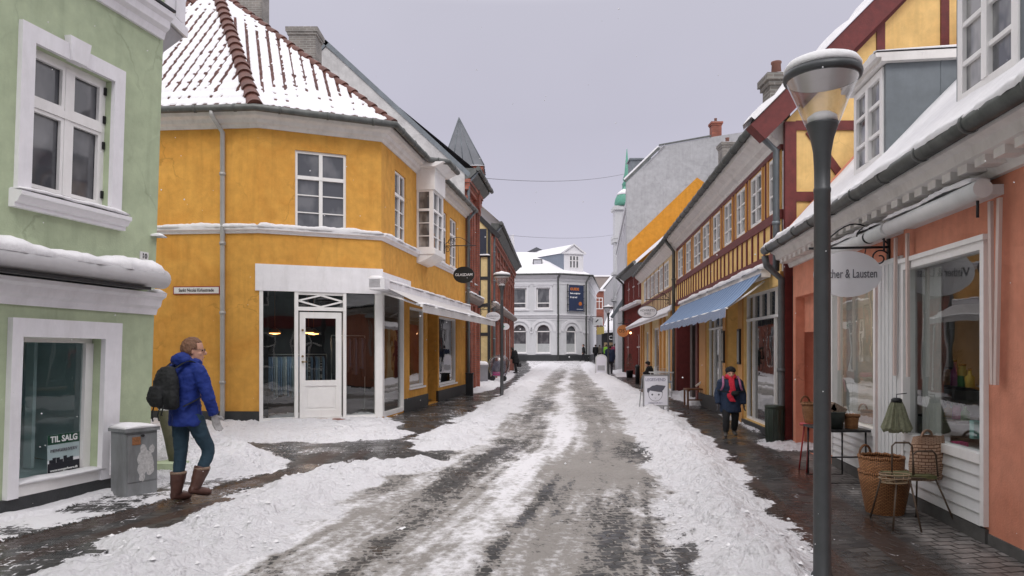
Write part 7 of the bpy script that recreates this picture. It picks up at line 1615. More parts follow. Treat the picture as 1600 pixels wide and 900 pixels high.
cd = thing('candlestick', 'white candlestick with a lit candle inside the narrower salmon shop window', 'candlestick', FS_.p(su(1330, -.2), -.2, .62)); p = FS_.p(su(1330, -.2), -.2, .62); m = MB(); m.lathe(p, [(.07, 0), (.06, .02), (.02, .04), (.02, .12), (.03, .14)], 14); m.build('holder', WHITE2, cd); m = MB(); m.lathe((p[0], p[1], p[2] + .14), [(.015, 0), (.013, .14), (.004, .145)], 10); m.build('candle', WHITE2, cd); m = MB(); m.lathe((p[0], p[1], p[2] + .285), [(.002, 0), (.008, .012), (.001, .035)], 8); m.build('flame', emis('flame', (1, .6, .2), 12), cd)
basket('wicker_basket', 'brown basket jug inside the narrower salmon shop window', *FS_.p(su(1354, -.25), -.25, 0)[:2], .62, [(.08, 0), (.10, .08), (.06, .16), (.05, .15)], WIC, handles=1)
pendant(tuple(FS_.p(su(1452, -.9), -.9, 2.0)), 'small glowing bulb lamp behind the big window of the salmon shop', .05, 14, 14)
# ================================================================== CAFE FURNITURE, STOOL, PUSHCHAIR
MW = mat('white_metal', (.62, .62, .62), .45, var=.08)
def cafe_chair(x, y, rz, label):
    t = thing('cafe_chair', label, 'chair', (x, y, .05), rz, group='white metal cafe chairs'); t.location = (x, y, .05); m = MB()
    for z_ in (.46,): m.box(W0, -.21, .21, -.2, .2, z_ - .02, z_ + .02)
    m.build('seat', MW, t)
    for a_, b_ in ((-.19, -.18), (.19, -.18), (-.19, .18), (.19, .18)): m = MB(); m.tube([(a_, b_, .45), (a_ * 1.1, b_ * 1.1, 0)], .014, 6); m.build('leg', MW, t)
    m = MB(); m.tube([(-.2, .19, .45), (-.2, .24, .88), (.2, .24, .88), (.2, .19, .45)], .016, 6)
    for k in range(4): m.tube([(-.2, .2 + .012 * k, .54 + k * .09), (.2, .2 + .012 * k, .54 + k * .09)], .012, 5)
    m.build('backrest', MW, t); m = MB(); snowstrip(m, XYs, -.2, .2, -.19, .19, .48, .08, 3); m.build('snow_cover', SNOW, t); return t
class XYs_:
    def p(s, u, n, z): return (u, n, z)
XYs = XYs_()
cafe_chair(fx(1036, 22.5), 22.5, .2, 'nearest white metal cafe chair behind the LEGESVEND board'); cafe_chair(fx(1015, 26.4), 26.4, -2.0, 'white metal cafe chair left behind the board, beside the seated figure')
ct = thing('cafe_table', 'white slatted cafe table with snow behind the LEGESVEND board', 'table', (fx(1033, 24), 24, .05)); x_, y_ = fx(1033, 24), 24; m = MB(); m.box(W0, x_ - .35, x_ + .35, y_ - .35, y_ + .35, .76, .79); m.build('table_top', MW, ct)
for a_, b_ in ((-.3, -.3), (.3, -.3), (-.3, .3), (.3, .3)): m = MB(); m.tube([(x_ + a_, y_ + b_, .76), (x_ + a_, y_ + b_, .0)], .018, 6); m.build('leg', MW, ct)
st = thing('wooden_stool', 'brown wooden stool with cross rail against the dark red door post', 'stool', (5.08, 19.6, 0)); BW = mat('brown_wood', (.16, .07, .035), .5, var=.3, scale=10); x_, y_ = 5.08, 19.6
m = MB(); m.box(W0, x_ - .26, x_ + .26, y_ - .22, y_ + .22, .44, .48); m.build('seat', BW, st)
for a_, b_ in ((-.23, -.19), (.23, -.19), (-.23, .19), (.23, .19)): m = MB(); m.box(W0, x_ + a_ - .022, x_ + a_ + .022, y_ + b_ - .022, y_ + b_ + .022, 0, .44); m.build('leg', BW, st)
m = MB(); m.box(W0, x_ - .21, x_ + .21, y_ - .2, y_ - .18, .15, .19); m.build('rail', BW, st)
m = MB(); m.prism(Fr((x_ + .05, y_ + .12), (x_ + .4, y_ + .12)), [(0, .55), (.3, .78), (.33, .74), (.03, .51)], -.02, .02); m.build('backrest', WHITE2, st)
pc = thing('pushchair', 'pushchair under a clear rounded rain cover on the left pavement', 'pushchair', (-.62, 33.2, .1)); x_, y_, z_ = -.62, 33.2, .28
m = MB(); rows = []
for i in range(9):
    a_ = math.pi * i / 8; rows.append([(x_ + .5 * math.sin(a_) ** .6 * math.cos(2 * math.pi * k / 20), y_ + .35 * math.sin(a_) ** .6 * math.sin(2 * math.pi * k / 20), z_ + .5 - .52 * math.cos(a_)) for k in range(20)])
m.grid(rows, True, True); m.build('rain_cover', glassmat('plastic', (.72, .72, .76), .10, .25), pc, recalc=False)
m = MB(); m.loft([((x_ - .05, y_, z_ + .1), (.3, 0, 0), (0, .2, 0)), ((x_, y_, z_ + .4), (.34, 0, 0), (0, .22, 0)), ((x_ + .05, y_, z_ + .72), (.25, 0, 0), (0, .2, 0))], 14); m.build('seat', mat('pram_grey', (.12, .12, .15), .8), pc)
m = MB(); m.loft([((x_ - .05, y_ - .12, z_ + .05), (.25, 0, 0), (0, .15, 0)), ((x_ - .05, y_ - .12, z_ + .22), (.24, 0, 0), (0, .14, 0))], 14); m.build('footmuff', mat('pram_pink', (.45, .05, .2), .8), pc)
for a_ in (-.3, .25):
    for b_ in (-.22, .22): m = MB(); m.tube([(x_ + a_, y_ + b_ - .02, z_ - .1), (x_ + a_, y_ + b_ + .02, z_ - .1)], .12, 16); m.build('wheel', IRON, pc)
m = MB(); m.tube([(x_ + .3, y_ - .2, z_), (x_ + .5, y_ - .2, z_ + .75), (x_ + .5, y_ + .2, z_ + .75), (x_ + .3, y_ + .2, z_)], .014, 6); m.build('handle', IRON, pc)
# ================================================================== PEOPLE
def cr(pts, k=5):
    """Catmull-Rom resample of tuples"""
    P = [np.array(p, float) for p in pts]; out_ = []
    for i in range(len(P) - 1):
        p0, p1, p2, p3 = P[max(i - 1, 0)], P[i], P[i + 1], P[min(i + 2, len(P) - 1)]
        for j in range(k):
            t_ = j / k; out_.append(.5 * ((2 * p1) + (-p0 + p2) * t_ + (2 * p0 - 5 * p1 + 4 * p2 - p3) * t_ ** 2 + (-p0 + 3 * p1 - 3 * p2 + p3) * t_ ** 3))
    out_.append(P[-1]); return out_
def limb(mb, pts, seg=14, k=5):
    """pts: (x,y,z,r)"""
    q = cr(pts, k); mb.tube([tuple(p[:3]) for p in q], [max(.004, float(p[3])) for p in q], seg); return mb
def trunk(mb, rings, seg=20, k=4):
    """rings: (x,y,z,half depth,half width)"""
    q = cr(rings, k); mb.loft([((p[0], p[1], p[2]), (p[3], 0, 0), (0, p[4], 0)) for p in q], seg); return mb
def ball(mb, c, rx, ry, rz, seg=16, rings=10):
    rows = []
    for i in range(rings + 1):
        a_ = math.pi * i / rings; s_, z_ = max(.02, math.sin(a_)), -math.cos(a_); rows.append([(c[0] + rx * s_ * math.cos(2 * math.pi * j / seg), c[1] + ry * s_ * math.sin(2 * math.pi * j / seg), c[2] + rz * z_) for j in range(seg)])
    mb.grid(rows, True, True, True); return mb
def fuse(o, vox, smooth=3, noise=0.0, nscale=.12):
    md = o.modifiers.new('r', 'REMESH'); md.mode = 'VOXEL'; md.voxel_size = vox; md.use_smooth_shade = True
    if smooth: s = o.modifiers.new('s', 'SMOOTH'); s.factor = .5; s.iterations = smooth
    dg = bpy.context.evaluated_depsgraph_get(); me = bpy.data.meshes.new_from_object(o.evaluated_get(dg)); mats_ = list(o.data.materials); old = o.data
    o.modifiers.clear(); o.data = me
    if not me.materials:
        for mm in mats_: me.materials.append(mm)
    bpy.data.meshes.remove(old)
    if noise:
        from mathutils import noise as mn
        nv = [v.normal.copy() for v in me.vertices]
        for v, n_ in zip(me.vertices, nv):
            c_ = v.co / nscale; v.co = v.co + n_ * noise * (mn.noise(c_) + .6 * mn.noise(c_ * 2.3) + .5 * (1 - 2 * abs(mn.noise(Vector((c_.x * .8, c_.y * .8, c_.z * 2.2))))))
    for p_ in me.polygons: p_.use_smooth = True
    return o
SKIN = mat('skin', (.50, .27, .19), .5, var=.08)
def lighter(c, f): return tuple(min(1, x * f) for x in c)
def hand(mb, w, d, side, s=1.0, curl=.5):
    """relaxed hand: palm from wrist w along direction d, four unequal fingers and a thumb"""
    w = Vector(w); d = Vector(d).normalized(); fwd = Vector((1, 0, 0)); fwd = (fwd - d * fwd.dot(d)).normalized(); inn = d.cross(fwd) * side
    pal = w + d * .05 * s
    mb.loft([(w, fwd * .026 * s, inn * .02 * s), (w + d * .03 * s, fwd * .036 * s, inn * .018 * s), (w + d * .085 * s, fwd * .042 * s, inn * .016 * s), (w + d * .095 * s, fwd * .036 * s, inn * .012 * s)], 14)
    for i, (o_, L_) in enumerate(((.030, .075), (.010, .083), (-.010, .077), (-.029, .060))):
        b0 = w + d * .085 * s + fwd * o_ * s; b1 = b0 + d * L_ * .45 * s + inn * .008 * s; b2 = b1 + (d * .8 + inn * curl).normalized() * L_ * .32 * s; b3 = b2 + (d * .55 + inn * curl * 1.6).normalized() * L_ * .25 * s
        limb(mb, [(*b0, .0105 * s), (*b1, .0105 * s), (*b2, .0095 * s), (*b3, .007 * s)], 8, 3)
    t0 = w + d * .03 * s + fwd * .03 * s; t1 = t0 + (d * .5 + fwd * .75 + inn * .2).normalized() * .035 * s; t2 = t1 + (d * .85 + fwd * .3 + inn * .35).normalized() * .03 * s
    limb(mb, [(*t0, .014 * s), (*t1, .012 * s), (*t2, .009 * s)], 8, 3)
def person(label, loc, yaw, H, P, coat, legs, shoe, hair, hat=None, scarf=None, hem=.80, bulk=1.0, glove=None, detail=1, head_s=1.0, hood=False, glasses=False, boots=None, group=None, cuff=None, hair_len=0):
    t = thing('person', label, 'person', (0, 0, 0), group=group); t.location = loc; t.rotation_euler = (0, 0, yaw); t.scale = (1, 1, 1); ORG[t.name] = Vector((0, 0, 0))
    S = H / 1.7; v = lambda *a_: tuple(x * S for x in a_)
    D = dict(pel=(0, 0, .93), chest=(.02, 0, 1.25), neck=(.02, 0, 1.44), head=(.035, 0, 1.575), look=(1, 0),
             sR=(.01, -.19, 1.37), eR=(.0, -.24, 1.08), wR=(.08, -.24, .86), sL=(.01, .19, 1.37), eL=(.0, .24, 1.08), wL=(.08, .24, .86),
             hR=(0, -.09, .88), kR=(.08, -.10, .49), aR=(.03, -.10, .09), tR=(.17, -.11, .04), hL=(0, .09, .88), kL=(.0, .10, .49), aL=(-.1, .10, .10), tL=(.05, .11, .04))
    D.update(P); G = lambda k: np.array(D[k]) * S
    vox = (.011, .02, .035)[2 - detail] if detail >= 0 else .035
    vox = {2: .009, 1: .014, 0: .03}[detail]
    # body
    m = MB(); hc = G('head'); hs = S * head_s; lk = Vector((D['look'][0], D['look'][1], 0)).normalized(); sd_ = Vector((-lk.y, lk.x, 0)); H3 = Vector(hc)
    def hp(f, s_, u): return tuple(H3 + lk * f * hs + sd_ * s_ * hs + Vector((0, 0, u * hs)))
    rows = []
    for z_, f0, dd, ww in ((-.125, .045, .035, .03), (-.11, .03, .06, .048), (-.07, .012, .082, .062), (-.02, .0, .094, .071), (.03, -.004, .099, .076), (.075, -.008, .092, .072), (.105, -.012, .065, .052), (.12, -.015, .02, .018)):
        c_ = Vector(hp(f0, 0, z_)); rows.append((c_, lk * dd * hs, sd_ * ww * hs))
    m.loft(rows, 22)
    limb(m, [(*hp(.088, 0, .012), .009 * hs), (*hp(.106, 0, -.015), .012 * hs), (*hp(.118, 0, -.035), .0145 * hs), (*hp(.098, 0, -.043), .010 * hs)], 8, 3)
    for s_ in (1, -1): ball(m, hp(-.005, s_ * .076, -.015), .014 * hs, .008 * hs, .03 * hs, 8, 6); ball(m, hp(.062, s_ * .038, -.035), .028 * hs, .024 * hs, .022 * hs, 8, 6)
    ball(m, hp(.083, 0, -.076), .016 * hs, .026 * hs, .012 * hs, 8, 6); ball(m, hp(.072, 0, -.108), .022 * hs, .024 * hs, .016 * hs, 8, 6)
    nk, ch, pe = G('neck'), G('chest'), G('pel')
    limb(m, [(*(ch + [0, 0, .1 * S]), .075 * S), (*nk, .055 * S), (*(hc + np.array([0, 0, -.06 * S])), .052 * S)], 12)
    trunk(m, [(*(pe + [0, 0, -.06 * S]), .09 * S, .14 * S), (*pe, .10 * S, .155 * S), (*((pe + ch) / 2), .09 * S, .13 * S), (*ch, .105 * S, .155 * S), (*(ch + [0, 0, .11 * S]), .08 * S, .15 * S), (*nk, .05 * S, .06 * S)])
    for q in 'RL':
        limb(m, [(*G('s' + q), .05 * S), (*G('e' + q), .04 * S), (*G('w' + q), .027 * S)], 10)
        limb(m, [(*G('h' + q), .082 * S), (*((G('h' + q) + G('k' + q)) / 2), .07 * S), (*G('k' + q), .052 * S), (*((G('k' + q) + G('a' + q)) / 2), .042 * S), (*G('a' + q), .03 * S)], 10)
        if not glove:
            hand(m, G('w' + q), G('w' + q) - G('e' + q), 1 if q == 'R' else -1, S)
    b = m.build('body', SKIN, t, recalc=True); fuse(b, .0065 if detail == 2 else (.010 if detail == 1 else .022), 1 if detail else 2)
    if detail >= 1:
        for s_ in (1, -1): e_ = MB(); ball(e_, hp(.0865, s_ * .031, .0), .010 * hs, .014 * hs, .008 * hs, 8, 6); e_.build('eye', mat('eye_dark', (.03, .02, .02), .2), t)
        e_ = MB(); ball(e_, hp(.096, 0, -.076), .006 * hs, .022 * hs, .005 * hs, 8, 5); e_.build('mouth', mat('lip', (.35, .10, .09), .5), t)
    # coat
    m = MB(); B = bulk; hz = hem * S; pe2 = pe.copy()
    hipc = (G('hR') + G('hL')) / 2; low = np.array([pe[0] * .8, pe[1], hz])
    trunk(m, [(*low, .165 * S * B, .205 * S * B), (*(low + [0, 0, .03 * S]), .168 * S * B, .21 * S * B), (*((low + pe) / 2 + [0, 0, .05 * S]), .16 * S * B, .20 * S * B), (*((pe + ch) / 2), .138 * S * B, .18 * S * B), (*ch, .145 * S * B, .20 * S * B), (*(ch + [0, 0, .12 * S]), .115 * S * B, .19 * S), (*(nk + [0, 0, -.01 * S]), .08 * S, .095 * S), (*(nk + [0, 0, .03 * S]), .072 * S, .08 * S)], 24)
    for q in 'RL':
        s0, e0, w0 = G('s' + q), G('e' + q), G('w' + q); limb(m, [(*(s0 * [1, .75, 1]), .085 * S * B), (*s0, .082 * S * B), (*((s0 + e0) / 2), .074 * S * B), (*e0, .07 * S * B), (*((e0 + w0) / 2), .062 * S * B), (*(w0 * .97 + e0 * .03), .052 * S * B)], 14)
    if hood: 
        ball(m, tuple(nk + np.array([-.085, 0, .035]) * S), .085 * S, .13 * S, .075 * S); limb(m, [(*(nk + np.array([-.05, .1, .01]) * S), .045 * S), (*(nk + np.array([.03, .095, .0]) * S), .04 * S), (*(nk + np.array([.075, .03, -.03]) * S), .04 * S)], 10); limb(m, [(*(nk + np.array([-.05, -.1, .01]) * S), .045 * S), (*(nk + np.array([.03, -.095, .0]) * S), .04 * S), (*(nk + np.array([.075, -.03, -.03]) * S), .04 * S)], 10)
    CM = mat('coat_%d_%d_%d' % tuple(int(x * 1000) for x in coat), coat, .75, var=.18, scale=14, bump=.15, bscale=60, spec=.3)
    c = m.build('coat', CM, t); fuse(c, vox, 2 if detail else 2, noise=(.010 if detail else 0) * S, nscale=.075)
    # trousers
    m = MB()
    for q in 'RL':
        h0, k0, a0 = G('h' + q), G('k' + q), G('a' + q); r_ = 1.12 if not cuff else cuff; cz_ = .97 if not boots else .60
        limb(m, [(*(h0 + [0, 0, .04 * S]), .10 * S * r_), (*h0, .098 * S * r_), (*((h0 + k0) / 2), .080 * S * r_), (*k0, .064 * S * r_), (*((k0 + a0) / 2), (.06 if not boots else .055) * S * r_), (*(a0 + (k0 - a0) * .12), (.052 if not boots else .034) * S * r_)], 14)
    trunk(m, [(*(pe + [0, 0, -.08 * S]), .11 * S, .16 * S), (*(pe + [0, 0, .04 * S]), .115 * S, .165 * S)])
    tr = m.build('trousers', mat('cloth_%d_%d_%d' % tuple(int(x * 1000) for x in legs), legs, .85, var=.15, scale=16), t); fuse(tr, vox, 2, noise=(.005 if detail else 0), nscale=.06)
    # footwear
    for q in 'RL':
        m = MB(); a0, t0, k0 = G('a' + q), G('t' + q), G('k' + q); sh_d = (a0 - k0) / np.linalg.norm(a0 - k0)
        fd = (t0 - a0); heel = a0 + sh_d * .045 * S - fd / max(1e-6, np.linalg.norm(fd)) * .045 * S
        sole = sh_d * .02 * S
        limb(m, [(*(heel + sole * .3), .036 * S), (*(a0 * .75 + t0 * .25 + sole * 1.3), .042 * S), (*(a0 * .35 + t0 * .65 + sole * .5), .044 * S), (*t0, .040 * S), (*(t0 + fd * .22), .028 * S)], 12)
        top = a0 + (k0 - a0) * (boots if boots else .18)
        limb(m, [(*(a0 + sh_d * .02 * S), .05 * S), (*a0, .052 * S), (*((a0 + top) / 2), (.068 if boots else .056) * S), (*top, (.080 if boots else .056) * S), (*(top + (k0 - a0) * .015), (.078 if boots else .054) * S)], 12)
        f = m.build('boot', mat('shoe_%d_%d_%d' % tuple(int(x * 1000) for x in shoe), shoe, .55, var=.25, scale=12), t); fuse(f, max(.009, vox * .8), 2, noise=.003 if detail else 0, nscale=.05)
        if boots and detail == 2:
            s_ = MB(); c_ = top; s_.lathe(tuple(c_), [(.073 * S, -.012), (.082 * S, -.006), (.082 * S, .012), (.07 * S, .016)], 18); s_.build('boot_trim', mat('trim_fur', (.22, .15, .11), .9, var=.3, scale=60, bump=.6), f)
    if glove:
        for q in 'RL':
            m = MB(); hand(m, G('w' + q), G('w' + q) - G('e' + q), 1 if q == 'R' else -1, S * 1.12, .45); limb(m, [(*(G('w' + q) * .8 + G('e' + q) * .2), .04 * S), (*G('w' + q), .038 * S)], 10)
            g_ = m.build('glove', mat('glove_%d_%d_%d' % tuple(int(x * 1000) for x in glove), glove, .9, var=.2, scale=30, bump=.4), t); fuse(g_, .006 if detail == 2 else .009, 1)
    # hair / hat
    if hair:
        m = MB(); rows = []
        for i in range(17):
            a_ = math.pi * i / 16; row = []
            for j in range(25):
                b_ = 2 * math.pi * j / 24; row.append((math.cos(b_) * math.sin(a_), math.sin(b_) * math.sin(a_), math.cos(a_)))
            rows.append(row)
        def keep(p): return p[2] > (.50 if p[0] > .45 else (-.02 if p[0] > .05 else -.62 - hair_len))
        def pos(p): wv_ = .96 + .03 * math.sin(p[1] * 17 + p[2] * 9) + .02 * math.sin(p[0] * 23); return Vector(hp((-.014 + .120 * p[0] * wv_), .097 * p[1] * wv_, .018 + .126 * p[2] * wv_))
        for i in range(16):
            for j in range(24):
                q = [rows[i][j], rows[i][j + 1], rows[i + 1][j + 1], rows[i + 1][j]]; c_ = sum((Vector(x) for x in q), Vector()) / 4
                if keep(c_):
                    outer = [pos(x) for x in q]; inner = [H3 + (p_ - H3) * .84 for p_ in outer]
                    m.face(outer, smooth=True); m.face(inner[::-1], smooth=True)
                    for a1 in range(4): b1 = (a1 + 1) % 4; m.face([outer[a1], outer[b1], inner[b1], inner[a1]])
        h_ = m.build('hair', mat('hair_%d_%d_%d' % tuple(int(x * 1000) for x in hair), hair, .6, var=.4, scale=40, bump=.6, bscale=120), t, recalc=True); fuse(h_, .007 if detail == 2 else .014, 1, noise=.003, nscale=.02)
    if hat:
        m = MB(); ball(m, hp(-.02, 0, .075), .122 * hs, .108 * hs, .078 * hs); m.loft([(hp(-.02, 0, .04), lk * .116 * hs, sd_ * .103 * hs), (hp(-.02, 0, .07), lk * .128 * hs, sd_ * .11 * hs)], 18); h_ = m.build('hat', mat('hat_%d' % int(hat[0] * 1000), hat, .95, var=.3, scale=40, bump=.8, bscale=90), t); fuse(h_, .010 if detail else .02, 1, noise=.006, nscale=.03)
    if glasses:
        m = MB()
        for s_ in (1, -1): m.tube([hp(.108, s_ * .034 + .02 * math.cos(a_), .002 + .014 * math.sin(a_)) for a_ in [2 * math.pi * k / 14 for k in range(15)]], .0022, 5); m.tube([hp(.106, s_ * .054, .004), hp(.02, s_ * .082, .006)], .0022, 5)
        m.tube([hp(.109, -.014, .002), hp(.109, .014, .002)], .0022, 5); m.build('glasses', IRON, t)
    if scarf:
        m = MB(); n3 = nk + np.array([.01, 0, .035]) * S; m.tube([tuple(n3 + np.array([.095 * math.cos(a_), .10 * math.sin(a_), -.012 * math.cos(a_)]) * S) for a_ in [2 * math.pi * k / 20 for k in range(21)]], .042 * S, 10)
        m.tube([tuple(n3 + np.array([.09 * math.cos(a_), .095 * math.sin(a_), .03]) * S) for a_ in [2 * math.pi * k / 20 for k in range(21)]], .034 * S, 10)
        for pts in (((.12, .0, -.03), (.17, .0, -.16), (.19, .02, -.30), (.19, -.03, -.38)), ((.19, -.0, -.34), (.20, -.05, -.42), (.20, -.02, -.52), (.20, .02, -.60))):
            q = cr([(*(n3 + np.array(p) * S),) for p in pts], 5); m.loft([(tuple(p), (.014 * S, 0, 0), (0, .075 * S, 0)) for p in q], 12)
        s_ = m.build('scarf', mat('scarf_%d' % int(scarf[0] * 1000), scarf, .9, var=.2, scale=30, bump=.4), t); fuse(s_, .010, 1, noise=.006, nscale=.05)
    return t
yw = math.radians(56); wx, wy = -3.385, 7.3
person('woman in a bright blue jacket, brown boots and grey gloves walking past the green house', (wx, wy, .0), yw, 1.70,
       dict(pel=(0, 0, .93), chest=(.0, 0, 1.24), neck=(.04, 0, 1.43), head=(.09, 0, 1.565), look=(1, -.75),
            sR=(.03, -.19, 1.35), eR=(.10, -.25, 1.08), wR=(.17, -.235, .89), sL=(.0, .19, 1.35), eL=(-.04, .25, 1.08), wL=(.06, .24, .88),
            hR=(.04, -.085, .87), kR=(.20, -.09, .50), aR=(.05, -.09, .15), tR=(.185, -.10, .075), hL=(0, .085, .88), kL=(.0, .09, .47), aL=(-.05, .09, .09), tL=(.085, .10, .035)),
       (.010, .026, .17), (.014, .038, .06), (.075, .03, .022), (.16, .075, .04), hem=.79, bulk=.89, glove=(.32, .31, .31), detail=2, hood=True, glasses=True, boots=.52, cuff=1.0)
# her backpack, a thing of its own
def rot(p, yaw, o): c_, s_ = math.cos(yaw), math.sin(yaw); return (o[0] + p[0] * c_ - p[1] * s_, o[1] + p[0] * s_ + p[1] * c_, p[2])
bp_ = thing('backpack', 'black backpack worn by the woman in the blue jacket', 'backpack', (0, 0, 0)); bp_.location = (wx, wy, 0); bp_.rotation_euler = (0, 0, yw); BK = mat('nylon_black', (.005, .006, .007), .8, var=.3, scale=20, bump=.3)
m = MB(); trunk(m, [(-.18, 0, .97, .04, .11), (-.20, 0, 1.0, .08, .165), (-.215, 0, 1.12, .10, .175), (-.21, 0, 1.27, .09, .16), (-.20, 0, 1.37, .06, .11), (-.18, 0, 1.40, .03, .06)], 22); trunk(m, [(-.30, 0, 1.0, .04, .10), (-.33, 0, 1.08, .045, .12), (-.31, 0, 1.2, .04, .10)], 18); ball(m, (-.23, .15, 1.08), .05, .04, .09); ball(m, (-.23, -.15, 1.08), .05, .04, .09)
o = m.build('pack', BK, bp_); fuse(o, .010, 2, noise=.008, nscale=.06)
m = MB()
for s_ in (1, -1): q = cr([(-.17, s_ * .09, 1.38), (-.04, s_ * .12, 1.455), (.09, s_ * .13, 1.38), (.155, s_ * .14, 1.22), (.08, s_ * .185, 1.10), (-.12, s_ * .17, 1.0)], 5); m.loft([(tuple(p), (0, .022, 0), (.006, 0, .006)) for p in q], 8)
m.build('strap', BK, bp_)
m = MB()
for y_ in (.05, -.06, -.12): m.tube([(-.30, y_, 1.02), (-.33, y_, .92), (-.31, y_ + .01, .80 + abs(y_))], .007, 5)
m.tube([(-.24, .17, 1.2), (-.28, .19, 1.12), (-.26, .19, 1.0)], .010, 6); m.build('dangling_strap', BK, bp_)
# child in the dark coat
cx_, cy_ = fx(1141, 12.7), 12.7
person('child in a navy coat, bright red scarf and black hat on the right pavement', (cx_, cy_, 0), math.radians(-97), 1.24,
       dict(head=(.05, 0, 1.555), sR=(.0, -.21, 1.33), eR=(-.02, -.30, 1.05), wR=(.06, -.31, .80), sL=(.0, .21, 1.33), eL=(-.02, .30, 1.05), wL=(.06, .31, .80),
            kR=(.13, -.12, .47), aR=(.12, -.13, .09), tR=(.25, -.15, .04), hR=(.0, -.1, .8), hL=(0, .1, .8), kL=(-.02, .12, .46), aL=(-.16, .12, .12), tL=(-.02, .14, .05)),
       (.017, .03, .062), (.012, .012, .014), (.06, .055, .05), (.03, .02, .015), hat=(.012, .012, .013), scarf=(.52, .02, .045), hem=.60, bulk=1.22, glove=(.06, .06, .07), detail=1, head_s=1.16, cuff=1.4)
cpb = thing('belt_pouch', 'black camera pouch hanging on the chest of the child with the red scarf', 'pouch', (0, 0, 0)); cpb.location = (cx_, cy_, 0); cpb.rotation_euler = (0, 0, math.radians(-97)); m = MB(); trunk(m, [(.18, .05, .745, .025, .045), (.19, .05, .77, .035, .07), (.185, .05, .81, .03, .065), (.18, .05, .83, .02, .04)], 14); m.build('case', BK, cpb); m = MB(); m.tube([(.17, .1, .8), (.155, .19, .82), (.05, .24, .84)], .01, 5); m.tube([(.17, -.04, .8), (.155, -.16, .82), (.05, -.23, .84)], .01, 5); m.build('strap', BK, cpb)
sbp = thing('school_bag', 'pink shoulder straps of a school bag worn by the child in navy', 'backpack', (0, 0, 0)); sbp.location = (cx_, cy_, 0); sbp.rotation_euler = (0, 0, math.radians(-97)); PK = mat('pink_strap', (.33, .12, .22), .8, var=.5, scale=40); m = MB()
for s_ in (1, -1): q = cr([(-.12, s_ * .10, 1.03), (-.02, s_ * .125, 1.085), (.10, s_ * .14, 1.02), (.155, s_ * .15, .92), (.13, s_ * .18, .84)], 5); m.loft([(tuple(p), (0, .02, 0), (.010, 0, .010)) for p in q], 8)
m.build('strap', PK, sbp); m = MB(); trunk(m, [(-.22, 0, .72, .05, .11), (-.23, 0, .80, .08, .13), (-.22, 0, .95, .07, .12), (-.19, 0, 1.02, .03, .07)], 16); m.build('pack', PK, sbp)
# distant people
BLKC = (.012, .013, .014)
person('man in a black coat stooping with a bag on the left pavement', (fx(806, 45), 45, .02), math.radians(160), 1.74, dict(chest=(.08, 0, 1.22), neck=(.18, 0, 1.38), head=(.26, 0, 1.48), sR=(.1, -.19, 1.33), sL=(.1, .19, 1.33), eR=(.14, -.22, 1.06), eL=(.14, .22, 1.06), wR=(.24, -.2, .9), wL=(.24, .2, .9)), BLKC, (.012, .012, .014), (.015, .015, .015), (.02, .015, .01), hem=.62, bulk=1.25, detail=1)
hb = thing('shopping_bag', 'dark bag carried low by the stooping man in black', 'bag', (0, 0, 0)); hb.location = (fx(811, 45), 45, .0); m = MB(); trunk(m, [(0, 0, .42, .12, .06), (0, 0, .5, .16, .08), (0, 0, .66, .14, .06)], 14); m.build('pouch', IRON, hb); m = MB(); m.tube([(.08 * math.cos(b_), 0, .66 + .16 * math.sin(b_)) for b_ in [math.pi * q / 10 for q in range(11)]], .01, 5); m.build('handle', IRON, hb)
person('man in a dark blue jacket walking away beside the farthest street lamp', (fx(953, 43), 43, .02), math.radians(82), 1.78, {}, (.018, .028, .06), (.02, .02, .026), (.02, .015, .015), (.03, .02, .015), hem=.75, bulk=1.15, detail=1)
person('man in black walking in front of the pale grey building', (fx(912, 69), 69, .3), math.radians(175), 1.74, dict(kR=(.15, -.1, .5), aR=(.25, -.1, .12), tR=(.38, -.1, .1), kL=(-.02, .1, .5), aL=(-.22, .1, .14), tL=(-.1, .1, .06)), BLKC, (.015, .015, .02), (.02, .02, .02), (.02, .015, .012), hem=.78, bulk=1.05, detail=0)
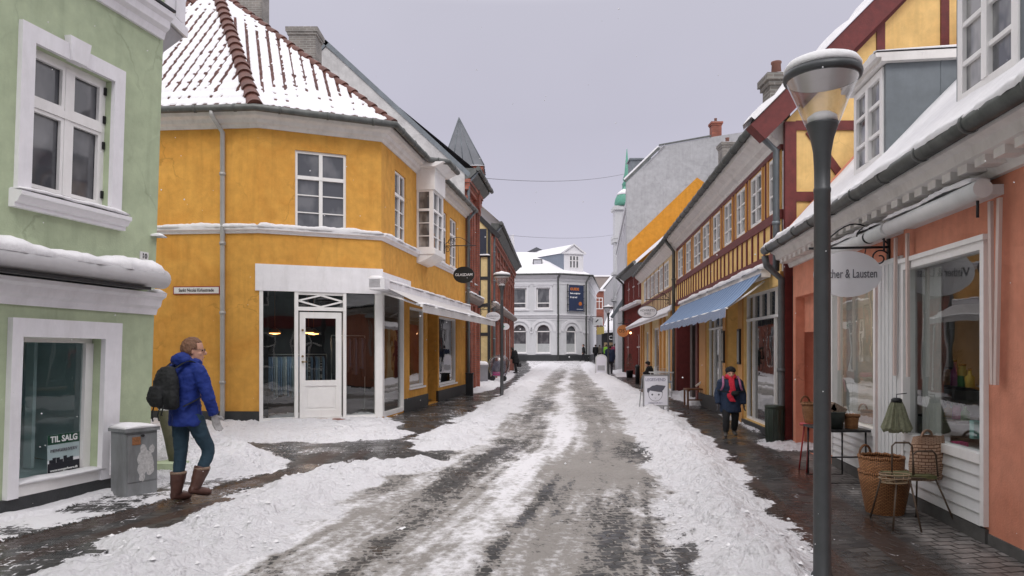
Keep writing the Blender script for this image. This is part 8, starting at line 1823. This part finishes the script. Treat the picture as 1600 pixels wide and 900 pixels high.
for px, y, c, lab, yaw in ((930.5, 74, (.012, .012, .014), 'person in black nearest the bank corner in the far lane crowd', 95), (937, 78, (.16, .14, .12), 'person in a grey-brown coat in the far lane crowd', 80), (947.5, 72, (.25, .55, .05), 'person in a hi-vis yellow-green jacket in the far lane crowd', 100), (956.5, 76, (.45, .08, .03), 'person in an orange-red jacket in the far lane crowd', 85), (960.5, 62, (.22, .03, .07), 'person in a dark pink coat by the tall building wall', 90), (943, 84, (.05, .06, .09), 'person in a slate blue coat at the back of the far lane crowd', 90)):
    person(lab, (fx(px, y), y, .3), math.radians(yaw), 1.72, {}, c, (.02, .02, .03), (.02, .015, .015), (.04, .025, .015), hem=.75, bulk=1.1, detail=0, group='people in the far lane')
person('small person in black crouched on a white chair outside the cafe', (fx(1018, 26), 26, .05), math.radians(150), 1.35, dict(pel=(0, 0, .62), chest=(.08, 0, .92), neck=(.14, 0, 1.1), head=(.2, 0, 1.2), sR=(.1, -.18, 1.04), sL=(.1, .18, 1.04), eR=(.2, -.22, .8), eL=(.2, .22, .8), wR=(.36, -.15, .8), wL=(.36, .15, .8), hR=(0, -.09, .6), kR=(.4, -.1, .58), aR=(.4, -.1, .14), tR=(.52, -.1, .09), hL=(0, .09, .6), kL=(.4, .1, .58), aL=(.4, .1, .14), tL=(.52, .1, .09)), BLKC, (.015, .015, .018), (.02, .02, .02), (.02, .015, .012), hat=(.011, .012, .013), hem=.55, bulk=1.1, detail=0)

# falling snow
m = MB(); rnd = random.Random(77)
for i in range(380):
    y_ = 1.6 + 14 * rnd.random() ** 1.3; x_ = (rnd.random() * 2 - 1) * .8 * y_; z_ = max(.2, EYE + (rnd.random() * .98 - .36) * y_ * .85); r_ = .0018 + .0026 * rnd.random() * (y_ / 6) ** .5
    P_ = [Vector((x_ + r_ * a, y_ + r_ * b, z_ + r_ * c)) for a, b, c in ((1, 0, 0), (0, 1, 0), (-1, 0, 0), (0, -1, 0), (0, 0, 1), (0, 0, -1))]
    for a, b in ((0, 1), (1, 2), (2, 3), (3, 0)): m.face([P_[a], P_[b], P_[4]]); m.face([P_[b], P_[a], P_[5]])
tag(m.build('snowflakes', SNOW, recalc=False), 'small snowflakes falling through the whole street air', 'snowflakes', kind='stuff')
